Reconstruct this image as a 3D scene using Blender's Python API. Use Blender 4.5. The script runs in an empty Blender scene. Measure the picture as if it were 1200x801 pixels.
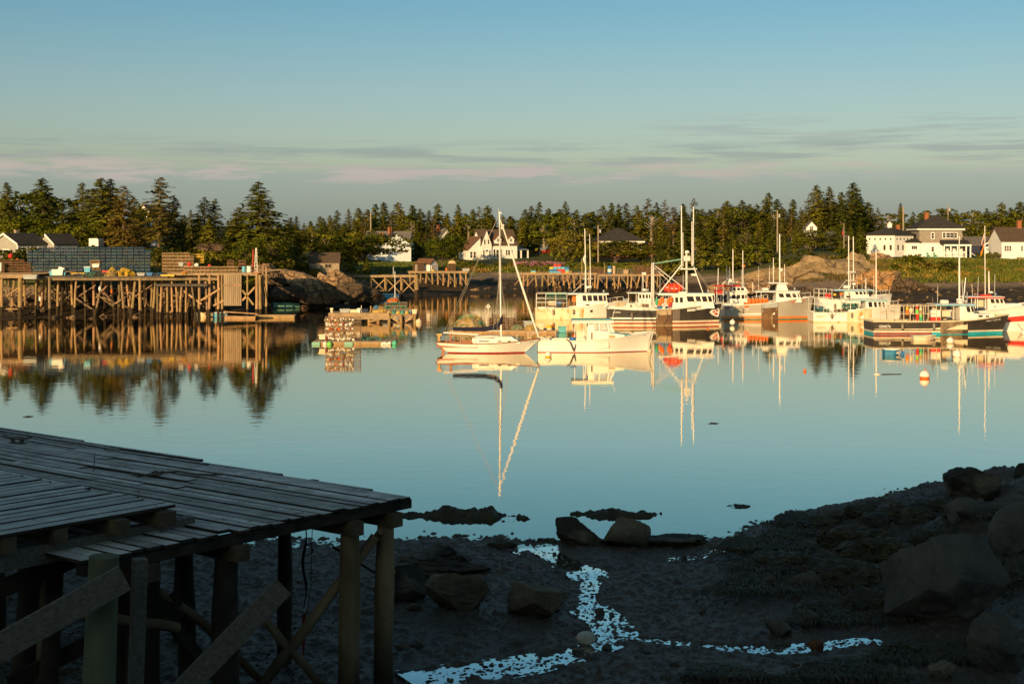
import bpy, bmesh, math, random
import numpy as np
from mathutils import Vector, Matrix, noise as mnoise
R = math.radians
rnd = random.Random(7)
S = bpy.context.scene
COL = S.collection
# ---------------------------------------------------------------- camera, sky, sun, exposure
F, H, YH = 1667.0, 9.0, 285.0          # focal length in photo pixels, eye height above low water, horizon row
cam = bpy.data.cameras.new('camera')
cam_o = bpy.data.objects.new('camera', cam)
COL.objects.link(cam_o)
cam_o.location = (0, 0, H)
cam_o.rotation_euler = (R(90), 0, 0)
cam.sensor_width = 36.0
cam.lens = F / 1200 * 36.0
cam.shift_y = -(400.5 - YH) / 1200
cam.clip_start = 0.1
cam.clip_end = 6000
S.camera = cam_o

SUN_EL, SUN_AZ = 11.0, 22.0             # degrees; azimuth measured from straight behind the camera towards the left
to_sun = Vector((-math.sin(R(SUN_AZ)) * math.cos(R(SUN_EL)), -math.cos(R(SUN_AZ)) * math.cos(R(SUN_EL)), math.sin(R(SUN_EL))))
sun = bpy.data.lights.new('sun', 'SUN')
sun.energy = 4.7
sun.angle = R(0.5)
sun.color = (1.0, 0.66, 0.31)
sun_o = bpy.data.objects.new('sun', sun)
COL.objects.link(sun_o)
sun_o.rotation_euler = to_sun.to_track_quat('Z', 'Y').to_euler()

W = bpy.data.worlds.new('World')
S.world = W
W.use_nodes = True
nt = W.node_tree
nt.nodes.clear()
def wn(t, **k):
    n = nt.nodes.new(t)
    for a, v in k.items():
        setattr(n, a, v)
    return n
def wmath(op, a, b=None, c=None):
    n = wn('ShaderNodeMath', operation=op)
    for i, v in enumerate((a, b, c)):
        if v is None:
            continue
        if isinstance(v, (int, float)):
            n.inputs[i].default_value = v
        else:
            nt.links.new(v, n.inputs[i])
    return n.outputs[0]
def wramp(v, a, b, c, d):              # trapezoid 0 at a, 1 from b to c, 0 at d
    up = wn('ShaderNodeMapRange', interpolation_type='SMOOTHSTEP')
    nt.links.new(v, up.inputs[0])
    up.inputs[1].default_value, up.inputs[2].default_value = a, b
    dn = wn('ShaderNodeMapRange', interpolation_type='SMOOTHSTEP')
    nt.links.new(v, dn.inputs[0])
    dn.inputs[1].default_value, dn.inputs[2].default_value = c, d
    dn.inputs[3].default_value, dn.inputs[4].default_value = 1, 0
    return wmath('MULTIPLY', up.outputs[0], dn.outputs[0])
def wmix(fac, a, b, bt='MIX'):
    n = wn('ShaderNodeMix', data_type='RGBA', blend_type=bt)
    for s, v in ((n.inputs[0], fac), (n.inputs[6], a), (n.inputs[7], b)):
        if isinstance(v, (int, float)):
            s.default_value = v
        elif isinstance(v, tuple):
            s.default_value = (*v, 1)
        else:
            nt.links.new(v, s)
    return n.outputs[2]
sky = wn('ShaderNodeTexSky', sky_type='NISHITA')
sky.sun_disc = False
sky.sun_elevation = R(SUN_EL)
sky.sun_rotation = math.atan2(to_sun.x, to_sun.y)
sky.altitude = 0
sky.air_density, sky.dust_density, sky.ozone_density = 1.0, 1.4, 2.2
tc = wn('ShaderNodeTexCoord')
sep = wn('ShaderNodeSeparateXYZ')
nt.links.new(tc.outputs['Generated'], sep.inputs[0])
el = sep.outputs[2]
az = wmath('ARCTAN2', sep.outputs[0], sep.outputs[1])
def wnoise(sx, sy, detail, off=0.0):
    cb = wn('ShaderNodeCombineXYZ')
    nt.links.new(wmath('MULTIPLY', az, sx), cb.inputs[0])
    nt.links.new(wmath('MULTIPLY', el, sy), cb.inputs[1])
    cb.inputs[2].default_value = off
    n = wn('ShaderNodeTexNoise')
    n.inputs['Scale'].default_value = 1
    n.inputs['Detail'].default_value = detail
    n.inputs['Roughness'].default_value = 0.6
    nt.links.new(cb.outputs[0], n.inputs['Vector'])
    return n.outputs['Fac']
SKY_K = 0.096
base = wmix(1.0, sky.outputs[0], (0.94, 0.90, 0.86), 'MULTIPLY')
# clear upper air turns teal, the low air stays pale
hi = wramp(el, 0.06, 0.22, 2, 3)
base = wmix(hi, base, wmix(1.0, base, (0.53, 0.90, 0.98), 'MULTIPLY'))
base = wmix(wramp(el, 0.25, 0.5, 2, 3), base, wmix(1.0, base, (1.45, 0.98, 0.74), 'MULTIPLY'))
# distant cloud bank just above the trees
bank = wmath('MULTIPLY', wramp(el, -0.2, -0.1, 0.045, 0.056), 0.42)
c1 = wmix(bank, base, (1.95, 2.65, 3.0))
wob = wmath('ADD', el, wmath('MULTIPLY', wmath('SUBTRACT', wnoise(9, 30, 2, 5.0), 0.5), 0.012))
puff = wmath('MULTIPLY', wmath('MULTIPLY', wramp(wob, 0.040, 0.048, 0.053, 0.060), wramp(wnoise(16, 130, 6, 1.0), 0.42, 0.58, 2, 3)), wramp(az, -2, -1.9, 0.03, 0.5))
c2 = wmix(wmath('MULTIPLY', puff, 0.80), c1, (4.1, 3.5, 3.2))
gs = wmath('MULTIPLY', wramp(wob, 0.052, 0.058, 0.064, 0.074), wramp(wnoise(9, 150, 5, 3.0), 0.42, 0.62, 2, 3))
c3 = wmix(wmath('MULTIPLY', gs, 0.45), c2, (1.75, 2.1, 2.35))
st = wmath('MULTIPLY', wmath('MULTIPLY', wramp(wob, 0.058, 0.072, 0.080, 0.092), wramp(wnoise(11, 190, 6, 9.0), 0.45, 0.62, 2, 3)), wramp(az, 0.02, 0.2, 1, 1.5))
c4 = wmix(wmath('MULTIPLY', st, 0.34), c3, (2.0, 2.1, 2.25))
bg = wn('ShaderNodeBackground')
bg.inputs[1].default_value = SKY_K
nt.links.new(c4, bg.inputs[0])
wo = wn('ShaderNodeOutputWorld')
nt.links.new(bg.outputs[0], wo.inputs[0])
S.view_settings.view_transform = 'Standard'
S.view_settings.look = 'None'
S.view_settings.exposure = 0.45
S.view_settings.gamma = 1.0
S.view_settings.use_curve_mapping = False
S.render.engine = 'CYCLES'
S.cycles.max_bounces = 6
S.cycles.diffuse_bounces = 2
S.cycles.transparent_max_bounces = 4
S.cycles.use_denoising = True

# ---------------------------------------------------------------- helpers
def P(px, py, d):                       # photo pixel at depth d -> a place in the harbour
    return Vector(((px - 600) / F * d, d, H - (py - YH) / F * d))
def WD(py, z=0.0):                      # depth of a point of height z seen at row py
    return (H - z) * F / (py - YH)
def X(px, d):
    return (px - 600) / F * d
def Z(py, d):
    return H - (py - YH) / F * d

MATS = {}
def mat(name, c1, c2=None, scale=2.0, rough=0.8, bump=0.0, bscale=None, stretch=(1, 1, 1), metal=0.0, spec=0.3,
        rand=0.0, island=0.0, lo=0.35, hi=0.65, detail=4, trans=0.0, c3=None, s3=9.0, t3=0.62, bdist=0.05, world=False, crack=0.0, tide=None):
    if name in MATS:
        return MATS[name]
    m = bpy.data.materials.new(name)
    m.use_nodes = True
    t = m.node_tree
    b = t.nodes['Principled BSDF']
    b.inputs['Roughness'].default_value = rough
    b.inputs['Metallic'].default_value = metal
    b.inputs['Specular IOR Level'].default_value = spec
    tcn = t.nodes.new('ShaderNodeTexCoord')
    mp = t.nodes.new('ShaderNodeMapping')
    mp.inputs['Scale'].default_value = stretch
    if world:
        g = t.nodes.new('ShaderNodeNewGeometry')
        t.links.new(g.outputs['Position'], mp.inputs[0])
    else:
        t.links.new(tcn.outputs['Object'], mp.inputs[0])
    def nz(sc, det):
        n = t.nodes.new('ShaderNodeTexNoise')
        n.inputs['Scale'].default_value = sc
        n.inputs['Detail'].default_value = det
        t.links.new(mp.outputs[0], n.inputs['Vector'])
        return n.outputs['Fac']
    def mix(fac, a, c):
        n = t.nodes.new('ShaderNodeMix')
        n.data_type = 'RGBA'
        t.links.new(fac, n.inputs[0])
        for s, v in ((n.inputs[6], a), (n.inputs[7], c)):
            if isinstance(v, tuple):
                s.default_value = (*v, 1)
            else:
                t.links.new(v, s)
        return n.outputs[2]
    def rng(v, a, c):
        n = t.nodes.new('ShaderNodeMapRange')
        t.links.new(v, n.inputs[0])
        n.inputs[1].default_value, n.inputs[2].default_value = a, c
        return n.outputs[0]
    if c2 is None:
        c2 = tuple(v * 0.75 for v in c1)
    col = mix(rng(nz(scale, detail), lo, hi), c1, c2)
    if c3 is not None:
        col = mix(rng(nz(s3, 5), t3, t3 + 0.08), col, c3)
    ck = None
    if crack:                                    # joints in the rock: thin dark lines of a warped cell pattern
        wv = t.nodes.new('ShaderNodeVectorMath')
        wv.operation = 'MULTIPLY_ADD'
        nn = t.nodes.new('ShaderNodeTexNoise')
        nn.inputs['Scale'].default_value = crack * 1.7
        t.links.new(mp.outputs[0], nn.inputs['Vector'])
        t.links.new(nn.outputs['Color'], wv.inputs[0])
        wv.inputs[1].default_value = (.5 / crack,) * 3
        t.links.new(mp.outputs[0], wv.inputs[2])
        vo = t.nodes.new('ShaderNodeTexVoronoi')
        vo.feature = 'DISTANCE_TO_EDGE'
        vo.inputs['Scale'].default_value = crack
        t.links.new(wv.outputs[0], vo.inputs['Vector'])
        ck = rng(vo.outputs['Distance'], 0.003, 0.026)
        col = mix(ck, tuple(v * .45 for v in c2), col)
    if tide:                                     # wet, weed-dark foot below the tide line
        z0, z1, tcol = tide
        gp = t.nodes.new('ShaderNodeNewGeometry')
        sx = t.nodes.new('ShaderNodeSeparateXYZ')
        t.links.new(gp.outputs['Position'], sx.inputs[0])
        ad = t.nodes.new('ShaderNodeMath')
        ad.operation = 'MULTIPLY_ADD'
        t.links.new(nz(3.0, 4), ad.inputs[0])
        ad.inputs[1].default_value = z1 - z0
        t.links.new(sx.outputs[2], ad.inputs[2])
        col = mix(rng(ad.outputs[0], z0 + (z1 - z0) * .5, z1 + (z1 - z0) * .5), tcol, col)
    for amt, src in ((rand, 'o'), (island, 'i')):
        if amt:
            if src == 'o':
                q = t.nodes.new('ShaderNodeObjectInfo').outputs['Random']
            else:
                q = t.nodes.new('ShaderNodeNewGeometry').outputs['Random Per Island']
            mr = t.nodes.new('ShaderNodeMapRange')
            t.links.new(q, mr.inputs[0])
            mr.inputs[3].default_value, mr.inputs[4].default_value = 1 - amt, 1 + amt
            hs = t.nodes.new('ShaderNodeHueSaturation')
            t.links.new(mr.outputs[0], hs.inputs['Value'])
            t.links.new(col, hs.inputs['Color'])
            if src == 'o':
                mh = t.nodes.new('ShaderNodeMapRange')
                t.links.new(q, mh.inputs[0])
                mh.inputs[3].default_value, mh.inputs[4].default_value = 0.5 + amt * 0.07, 0.5 - amt * 0.09
                t.links.new(mh.outputs[0], hs.inputs['Hue'])
            col = hs.outputs[0]
    t.links.new(col, b.inputs['Base Color'])
    if bump:
        bn = t.nodes.new('ShaderNodeBump')
        bn.inputs['Strength'].default_value = bump
        bn.inputs['Distance'].default_value = bdist
        hsrc = nz(bscale or scale * 4, 6)
        if ck is not None:
            mm_ = t.nodes.new('ShaderNodeMath')
            mm_.operation = 'MULTIPLY_ADD'
            t.links.new(ck, mm_.inputs[0])
            mm_.inputs[1].default_value = 1.2
            t.links.new(hsrc, mm_.inputs[2])
            hsrc = mm_.outputs[0]
        t.links.new(hsrc, bn.inputs['Height'])
        t.links.new(bn.outputs[0], b.inputs['Normal'])
    if trans:
        tr = t.nodes.new('ShaderNodeBsdfTranslucent')
        t.links.new(col, tr.inputs[0])
        ms = t.nodes.new('ShaderNodeMixShader')
        ms.inputs[0].default_value = trans
        t.links.new(b.outputs[0], ms.inputs[1])
        t.links.new(tr.outputs[0], ms.inputs[2])
        t.links.new(ms.outputs[0], t.nodes['Material Output'].inputs[0])
    MATS[name] = m
    return m

class MB:
    """Collects shapes and links them as one mesh object."""
    def __init__(s):
        s.v, s.f, s.m = [], [], []
    def add(s, vs, fs, mi=0):
        o = len(s.v)
        s.v.extend(tuple(v) for v in vs)
        s.f.extend(tuple(i + o for i in f) for f in fs)
        s.m.extend([mi] * len(fs))
        return s
    def box(s, x0, x1, y0, y1, z0, z1, mi=0, M=None):
        vs = [Vector((x, y, z)) for x in (x0, x1) for y in (y0, y1) for z in (z0, z1)]
        if M is not None:
            vs = [M @ v for v in vs]
        return s.add(vs, [(0, 1, 3, 2), (4, 6, 7, 5), (0, 4, 5, 1), (2, 3, 7, 6), (0, 2, 6, 4), (1, 5, 7, 3)], mi)
    def beam(s, a, b, w, h=None, mi=0, up=(0, 0, 1)):
        a, b = Vector(a), Vector(b)
        h = h or w
        d = (b - a)
        L = d.length
        d = d / L
        u = Vector(up)
        if abs(d.dot(u)) > 0.98:
            u = Vector((0, 1, 0))
        x = d.cross(u).normalized()
        y = x.cross(d)
        vs = [p + x * (i * w / 2) + y * (j * h / 2) for p in (a, b) for i in (-1, 1) for j in (-1, 1)]
        return s.add(vs, [(0, 2, 3, 1), (4, 5, 7, 6), (0, 1, 5, 4), (2, 6, 7, 3), (0, 4, 6, 2), (1, 3, 7, 5)], mi)
    def tube(s, pts, r, seg=8, mi=0, cap=True):
        pts = [Vector(p) for p in pts]
        rs = r if isinstance(r, (list, tuple)) else [r] * len(pts)
        rings = []
        ref = Vector((0.31, 0.95, 0.11))
        for i, p in enumerate(pts):
            d = (pts[min(i + 1, len(pts) - 1)] - pts[max(i - 1, 0)]).normalized()
            x = d.cross(ref)
            if x.length < 0.05:
                x = d.cross(Vector((1, 0, 0)))
            x.normalize()
            y = d.cross(x)
            rings.append([p + (x * math.cos(k * 2 * math.pi / seg) + y * math.sin(k * 2 * math.pi / seg)) * rs[i] for k in range(seg)])
        vs = [v for g in rings for v in g]
        fs = [(i * seg + k, i * seg + (k + 1) % seg, (i + 1) * seg + (k + 1) % seg, (i + 1) * seg + k) for i in range(len(pts) - 1) for k in range(seg)]
        if cap:
            fs += [tuple(range(seg - 1, -1, -1)), tuple((len(pts) - 1) * seg + k for k in range(seg))]
        return s.add(vs, fs, mi)
    def lathe(s, prof, seg=16, mi=0, M=None, mis=None):
        vs = [Vector((r * math.cos(k * 2 * math.pi / seg), r * math.sin(k * 2 * math.pi / seg), z)) for r, z in prof for k in range(seg)]
        if M is not None:
            vs = [M @ v for v in vs]
        o = len(s.v)
        s.v.extend(tuple(v) for v in vs)
        for i in range(len(prof) - 1):
            for k in range(seg):
                s.f.append(tuple(o + q for q in (i * seg + k, i * seg + (k + 1) % seg, (i + 1) * seg + (k + 1) % seg, (i + 1) * seg + k)))
                s.m.append(mis[i] if mis else mi)
        s.f.append(tuple(o + k for k in range(seg - 1, -1, -1)))
        s.m.append(mis[0] if mis else mi)
        s.f.append(tuple(o + (len(prof) - 1) * seg + k for k in range(seg)))
        s.m.append(mis[-1] if mis else mi)
        return s
    def prism(s, poly, axis, a, b, mi=0, M=None):
        """poly of 2D points swept between a and b along axis ('x','y','z')."""
        def pt(p, t):
            return Vector((t, p[0], p[1])) if axis == 'x' else Vector((p[0], t, p[1])) if axis == 'y' else Vector((p[0], p[1], t))
        n = len(poly)
        vs = [pt(p, t) for t in (a, b) for p in poly]
        if M is not None:
            vs = [M @ v for v in vs]
        fs = [(i, (i + 1) % n, n + (i + 1) % n, n + i) for i in range(n)] + [tuple(range(n - 1, -1, -1)), tuple(range(n, 2 * n))]
        return s.add(vs, fs, mi)
    def ball(s, c, r, seg=12, mi=0, sc=(1, 1, 1)):
        k = seg // 2
        prof = [(r * math.sin(math.pi * i / k) + 1e-4, -r * math.cos(math.pi * i / k)) for i in range(k + 1)]
        return s.lathe(prof, seg, mi, Matrix.Translation(Vector(c)) @ Matrix.Diagonal((*sc, 1)))
    def mesh(s, name, mats, smooth=False, recalc=True, normals=None):
        me = bpy.data.meshes.new(name)
        me.from_pydata(s.v, [], s.f)
        for m in (mats if isinstance(mats, (list, tuple)) else [mats]):
            me.materials.append(m)
        if any(s.m):
            me.polygons.foreach_set('material_index', s.m)
        if recalc:
            bm = bmesh.new()
            bm.from_mesh(me)
            bmesh.ops.recalc_face_normals(bm, faces=bm.faces)
            bm.to_mesh(me)
            bm.free()
        if normals is not None:
            me.polygons.foreach_set('use_smooth', [True] * len(me.polygons))
            me.normals_split_custom_set_from_vertices(normals)
        if smooth:
            me.polygons.foreach_set('use_smooth', [True] * len(me.polygons))
            try:
                me.set_sharp_from_angle(angle=R(40))
            except Exception:
                pass
        me.update()
        return me
    def build(s, name, mats, parent=None, smooth=False, loc=None, rz=0.0):
        return link(name, s.mesh(name, mats, smooth), parent, loc, rz)

def link(name, me, parent=None, loc=None, rz=0.0):
    o = bpy.data.objects.new(name, me)
    COL.objects.link(o)
    if parent is not None:
        o.parent = parent
    if loc is not None:
        o.location = loc
    if rz:
        o.rotation_euler = (0, 0, rz)
    return o
def tag(o, label=None, cat=None, group=None, kind=None):
    for k, v in (('label', label), ('category', cat), ('group', group), ('kind', kind)):
        if v:
            o[k] = v
    return o
def thing(name, label, cat, loc=(0, 0, 0), rz=0.0, group=None):
    o = link(name, None, None, loc, rz)
    o.empty_display_size = 0.2
    return tag(o, label, cat, group)
def copy_thing(src, loc, rz=0.0, scale=None, label=None, group=None):
    r = src.copy()
    COL.objects.link(r)
    r.location = loc
    r.rotation_euler = (0, 0, rz)
    if scale is not None:
        r.scale = scale
    if label:
        r['label'] = label
    if group:
        r['group'] = group
    for ch in list(src.children):
        c = ch.copy()
        COL.objects.link(c)
        c.parent = r
        for g in ch.children:
            d = g.copy()
            COL.objects.link(d)
            d.parent = c
    return r

def _hash(ix, iy, seed):
    h = (ix.astype(np.int64) * 374761393 + iy.astype(np.int64) * 668265263 + seed * 1442695041) & 0x7fffffff
    h = ((h ^ (h >> 13)) * 1274126177) & 0x7fffffff
    return ((h ^ (h >> 16)) & 0xffff) / 65535.0
def vnoise(x, y, seed=0):
    x = np.asarray(x, float)
    y = np.asarray(y, float)
    ix, iy = np.floor(x), np.floor(y)
    fx, fy = x - ix, y - iy
    fx = fx * fx * (3 - 2 * fx)
    fy = fy * fy * (3 - 2 * fy)
    a, b = _hash(ix, iy, seed), _hash(ix + 1, iy, seed)
    c, d = _hash(ix, iy + 1, seed), _hash(ix + 1, iy + 1, seed)
    return (a * (1 - fx) + b * fx) * (1 - fy) + (c * (1 - fx) + d * fx) * fy
def fbm(x, y, octv=4, seed=0, gain=0.5):
    t, amp, tot, f = 0.0, 1.0, 0.0, 1.0
    for i in range(octv):
        t = t + amp * vnoise(np.asarray(x) * f + i * 17.3, np.asarray(y) * f + i * 9.1, seed + i)
        tot += amp
        amp *= gain
        f *= 2.03
    return t / tot - 0.5
def grid_mesh(name, Xg, Yg, Zg, mats, attr=None, smooth=True):
    n, m = Xg.shape
    co = np.stack([Xg, Yg, Zg], -1).reshape(-1, 3).astype(np.float32)
    i = np.arange(n * m).reshape(n, m)
    q = np.stack([i[:-1, :-1], i[:-1, 1:], i[1:, 1:], i[1:, :-1]], -1).reshape(-1, 4)
    me = bpy.data.meshes.new(name)
    me.vertices.add(len(co))
    me.vertices.foreach_set('co', co.ravel())
    me.loops.add(q.size)
    me.loops.foreach_set('vertex_index', q.ravel().astype(np.int32))
    me.polygons.add(len(q))
    me.polygons.foreach_set('loop_start', np.arange(0, q.size, 4, dtype=np.int32))
    me.polygons.foreach_set('loop_total', np.full(len(q), 4, np.int32))
    me.update(calc_edges=True)
    me.validate()
    if smooth:
        me.polygons.foreach_set('use_smooth', [True] * len(me.polygons))
    for k, a in (attr or {}).items():
        at = me.attributes.new(k, 'FLOAT', 'POINT')
        at.data.foreach_set('value', a.ravel().astype(np.float32))
    for mm in (mats if isinstance(mats, (list, tuple)) else [mats]):
        me.materials.append(mm)
    return me
# ---------------------------------------------------------------- land and water
COLS = {  # photo column -> profile of the land along it: (depth, height above low water)
    -700: [(150, -1.5), (172, 0), (182, 1.2), (190, 4.8), (230, 5.5), (300, 8), (420, 13), (900, 22)],
    0: [(148, -1.5), (169, 0), (178, .8), (186, 2.2), (191, 4.8), (235, 5.6), (300, 8), (420, 12), (900, 20)],
    200: [(155, -1.5), (177, 0), (186, .8), (192, 3.0), (197, 5), (210, 6.2), (240, 7.0), (300, 9), (420, 12), (900, 20)],
    330: [(172, -1.5), (199.5, 0), (204, 0.9), (209, 3.2), (214, 4.8), (240, 5.2), (300, 6.5), (420, 10), (900, 18)],
    400: [(175, -1.5), (202, 0), (212, 1.5), (222, 3.0), (231, 3.7), (260, 4.1), (330, 5.6), (420, 10), (900, 18)],
    470: [(210, -1.5), (240, 0), (256, .8), (267, 3.0), (277, 3.9), (340, 5.3), (420, 9.5), (900, 18)],
    600: [(225, -1.5), (256, 0), (272, .8), (282, 2.2), (290, 3.6), (312, 4.6), (340, 5.1), (420, 9.5), (900, 18)],
    720: [(215, -1.5), (246, 0), (262, .8), (275, 2.4), (285, 3.6), (320, 4.6), (420, 10), (900, 18)],
    850: [(195, -1.5), (227, 0), (240, .8), (250, 2.0), (262, 3.8), (290, 5), (340, 7.5), (420, 12), (900, 20)],
    960: [(175, -1.5), (206, 0), (216, 1.3), (226, 3.6), (236, 6.0), (260, 7.2), (330, 9), (420, 13), (900, 20)],
    1030: [(160, -1.5), (189, 0), (205, .9), (222, 1.9), (231, 3.4), (246, 5.4), (270, 6.0), (330, 7), (420, 11), (900, 19)],
    1100: [(155, -1.5), (183, 0), (200, .6), (221, 1.5), (229, 2.8), (249, 5.2), (268, 5.9), (300, 6.0), (420, 10), (900, 18)],
    1200: [(150, -1.5), (177, 0), (205, .8), (224, 1.5), (235, 2.9), (252, 5.2), (270, 5.9), (300, 6), (420, 10), (900, 18)],
    1900: [(150, -1.5), (172, 0), (200, .8), (224, 1.5), (235, 3), (252, 5.2), (270, 5.9), (420, 10), (900, 18)],
}
_CK = sorted(COLS)
def far_h(x, y):
    x = np.asarray(x, float)
    y = np.asarray(y, float)
    px = np.clip(600 + F * x / np.maximum(y, 1), _CK[0], _CK[-1])
    prof = np.stack([np.interp(y, [p[0] for p in COLS[k]], [p[1] for p in COLS[k]], left=-1.8) for k in _CK])
    j = np.clip(np.searchsorted(_CK, px, side='right') - 1, 0, len(_CK) - 2)
    c = np.array(_CK, float)
    t = (px - c[j]) / (c[j + 1] - c[j])
    t = t * t * (3 - 2 * t)
    a = np.take_along_axis(prof, j[None], 0)[0]
    b = np.take_along_axis(prof, j[None] + 1, 0)[0]
    h = a * (1 - t) + b * t
    rough = np.clip((h - 0.05) / 1.0, 0, 1) * np.where(h < 3.4, 1.0, 0.45)
    h = h + rough * (fbm(x / 5.5, y / 5.5, 4, 3) * 1.1 + fbm(x / 1.6, y / 1.6, 2, 8) * 0.35) + np.clip(1 - np.abs(h) / 0.8, 0, 1) * fbm(x / 9, y / 9, 3, 21) * 0.7
    return h
def gz(x, y):
    return float(far_h(np.array([x]), np.array([y]))[0])

_DX = [-300, -60, -20, 5, 6.5, 9.6, 13, 19.8, 40, 90, 300]
_DY = [50, 45, 43.2, 42.6, 43.6, 47, 50, 56, 63, 70, 80]
def near_h(x, y, fine=True):
    x = np.asarray(x, float)
    y = np.asarray(y, float)
    t = np.interp(x, _DX, _DY) + fbm(x / 2.3, y / 2.3, 3, 31) * 1.6 - y
    h = np.where(t < 0, np.maximum(0.07 * t, -1.8), np.minimum(0.028 * t, 0.40))
    h = h + np.maximum(26 - y, 0) * 0.268 * np.where(y > 0, 1, 0) + np.where(y <= 0, 26 * 0.268 + np.clip(-y, 0, 200) * 0.03, 0)
    win = np.clip((x + 230) / 90, 0, 1) * np.clip((105 - x) / 70, 0, 1)
    s = np.clip((-y - 3) / 36, 0, 1)
    h = h + win * 14.0 * s * s * (3 - 2 * s) * (0.93 + 0.3 * fbm(x / 14, y / 14, 3, 77))
    # weed-covered bank at the right-hand side of the cove
    r = np.clip((x - 5.0) / 9.6, 0, 1.6)
    prof = np.exp(-((y - (41 + 0.42 * (x - 8))) / 6.8) ** 2)
    m = 0.85 * r ** 1.25 * prof * np.clip(t / 1.2, 0, 1)
    hump = np.abs(fbm(x / 2.1, y / 1.7, 3, 51)) * 1.5 + fbm(x / 0.7, y / 0.6, 2, 58) * 0.25
    h = h + m + np.clip(m, 0, 0.8) * hump
    return h
def nz_at(x, y):
    return float(near_h(np.array([x]), np.array([y]))[0])

def ground_material():
    m = bpy.data.materials.new('shore_ground')
    m.use_nodes = True
    t = m.node_tree
    b = t.nodes['Principled BSDF']
    b.inputs['Specular IOR Level'].default_value = 0.2
    g = t.nodes.new('ShaderNodeNewGeometry')
    sp = t.nodes.new('ShaderNodeSeparateXYZ')
    t.links.new(g.outputs['Position'], sp.inputs[0])
    def nz(sc, det=5, ro=0.6):
        n = t.nodes.new('ShaderNodeTexNoise')
        n.inputs['Scale'].default_value = sc
        n.inputs['Detail'].default_value = det
        n.inputs['Roughness'].default_value = ro
        t.links.new(g.outputs['Position'], n.inputs['Vector'])
        return n.outputs['Fac']
    def mr(v, a, c, d=0, e=1):
        n = t.nodes.new('ShaderNodeMapRange')
        t.links.new(v, n.inputs[0])
        for i, q in enumerate((a, c, d, e)):
            n.inputs[i + 1].default_value = q
        return n.outputs[0]
    def ma(op, a, c):
        n = t.nodes.new('ShaderNodeMath')
        n.operation = op
        for i, v in enumerate((a, c)):
            if isinstance(v, (int, float)):
                n.inputs[i].default_value = v
            else:
                t.links.new(v, n.inputs[i])
        return n.outputs[0]
    def mix(fac, a, c):
        n = t.nodes.new('ShaderNodeMix')
        n.data_type = 'RGBA'
        t.links.new(fac, n.inputs[0])
        for s, v in ((n.inputs[6], a), (n.inputs[7], c)):
            if isinstance(v, tuple):
                s.default_value = (*v, 1)
            else:
                t.links.new(v, s)
        return n.outputs[2]
    z = ma('ADD', sp.outputs[2], ma('MULTIPLY', ma('SUBTRACT', nz(0.35), 0.5), 1.3))
    weed = mix(mr(nz(0.9), 0.42, 0.6), (0.038, 0.026, 0.012), (0.085, 0.06, 0.035))
    weed = mix(mr(nz(3.5, 3), 0.6, 0.68), weed, (0.17, 0.13, 0.09))
    rock = mix(mr(nz(0.8), 0.4, 0.62), (0.30, 0.22, 0.15), (0.20, 0.15, 0.11))
    rock = mix(mr(nz(2.6), 0.58, 0.66), rock, (0.10, 0.08, 0.06))
    grass = mix(mr(nz(0.14), 0.38, 0.62), (0.075, 0.095, 0.022), (0.12, 0.105, 0.035))
    grass = mix(mr(nz(0.6), 0.5, 0.72), grass, (0.055, 0.075, 0.018))
    c = mix(mr(z, 1.7, 2.3), weed, rock)
    c = mix(mr(z, 2.9, 3.5), c, grass)
    t.links.new(c, b.inputs['Base Color'])
    b.inputs['Roughness'].default_value = 0.85
    bn = t.nodes.new('ShaderNodeBump')
    bn.inputs['Strength'].default_value = 0.6
    bn.inputs['Distance'].default_value = 0.25
    t.links.new(nz(2.2, 6), bn.inputs['Height'])
    t.links.new(bn.outputs[0], b.inputs['Normal'])
    return m
M_GROUND = ground_material()
aa = np.concatenate([np.linspace(-0.95, -0.42, 40, endpoint=False), np.linspace(-0.42, 0.42, 300), np.linspace(0.422, 0.95, 40)])
dd = np.concatenate([np.linspace(66, 150, 30, endpoint=False), np.linspace(150, 300, 190, endpoint=False), np.linspace(300, 460, 70, endpoint=False), np.linspace(460, 1600, 40)])
Dg, Ag = np.meshgrid(dd, aa, indexing='ij')
Xg = Dg * Ag
tag(link('terrain', grid_mesh('terrain', Xg, Dg, far_h(Xg, Dg), M_GROUND)), kind='structure')

# near shore: mud and gravel with a brook; the hillside behind the camera that keeps it in shade
M_MUD = mat('mud', (0.056, 0.034, 0.023), (0.090, 0.056, 0.037), scale=1.1, rough=0.6, bump=0.8, bscale=22, spec=0.4, c3=(0.24, 0.20, 0.165), s3=26, t3=0.62, world=True, bdist=0.06)
BROOK = [(630, 634, 22), (652, 648, 16), (684, 662, 15), (694, 680, 11), (688, 700, 12), (694, 718, 14), (716, 734, 14), (722, 748, 14), (704, 762, 15), (668, 776, 17), (612, 790, 21), (545, 800, 24), (470, 812, 26)]
BRANCH = [(728, 752, 4), (790, 760, 5), (850, 766, 7), (900, 770, 11), (960, 768, 11), (1010, 762, 8), (1060, 768, 5)]
SIDE = [(780, 650, 4), (820, 647, 6), (850, 640, 8)]
def brook_pts(L):
    out = []
    for px, py, w in L:
        d = WD(py, 0.2)
        out.append((X(px, d), d, w * d / F))
    return out
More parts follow.
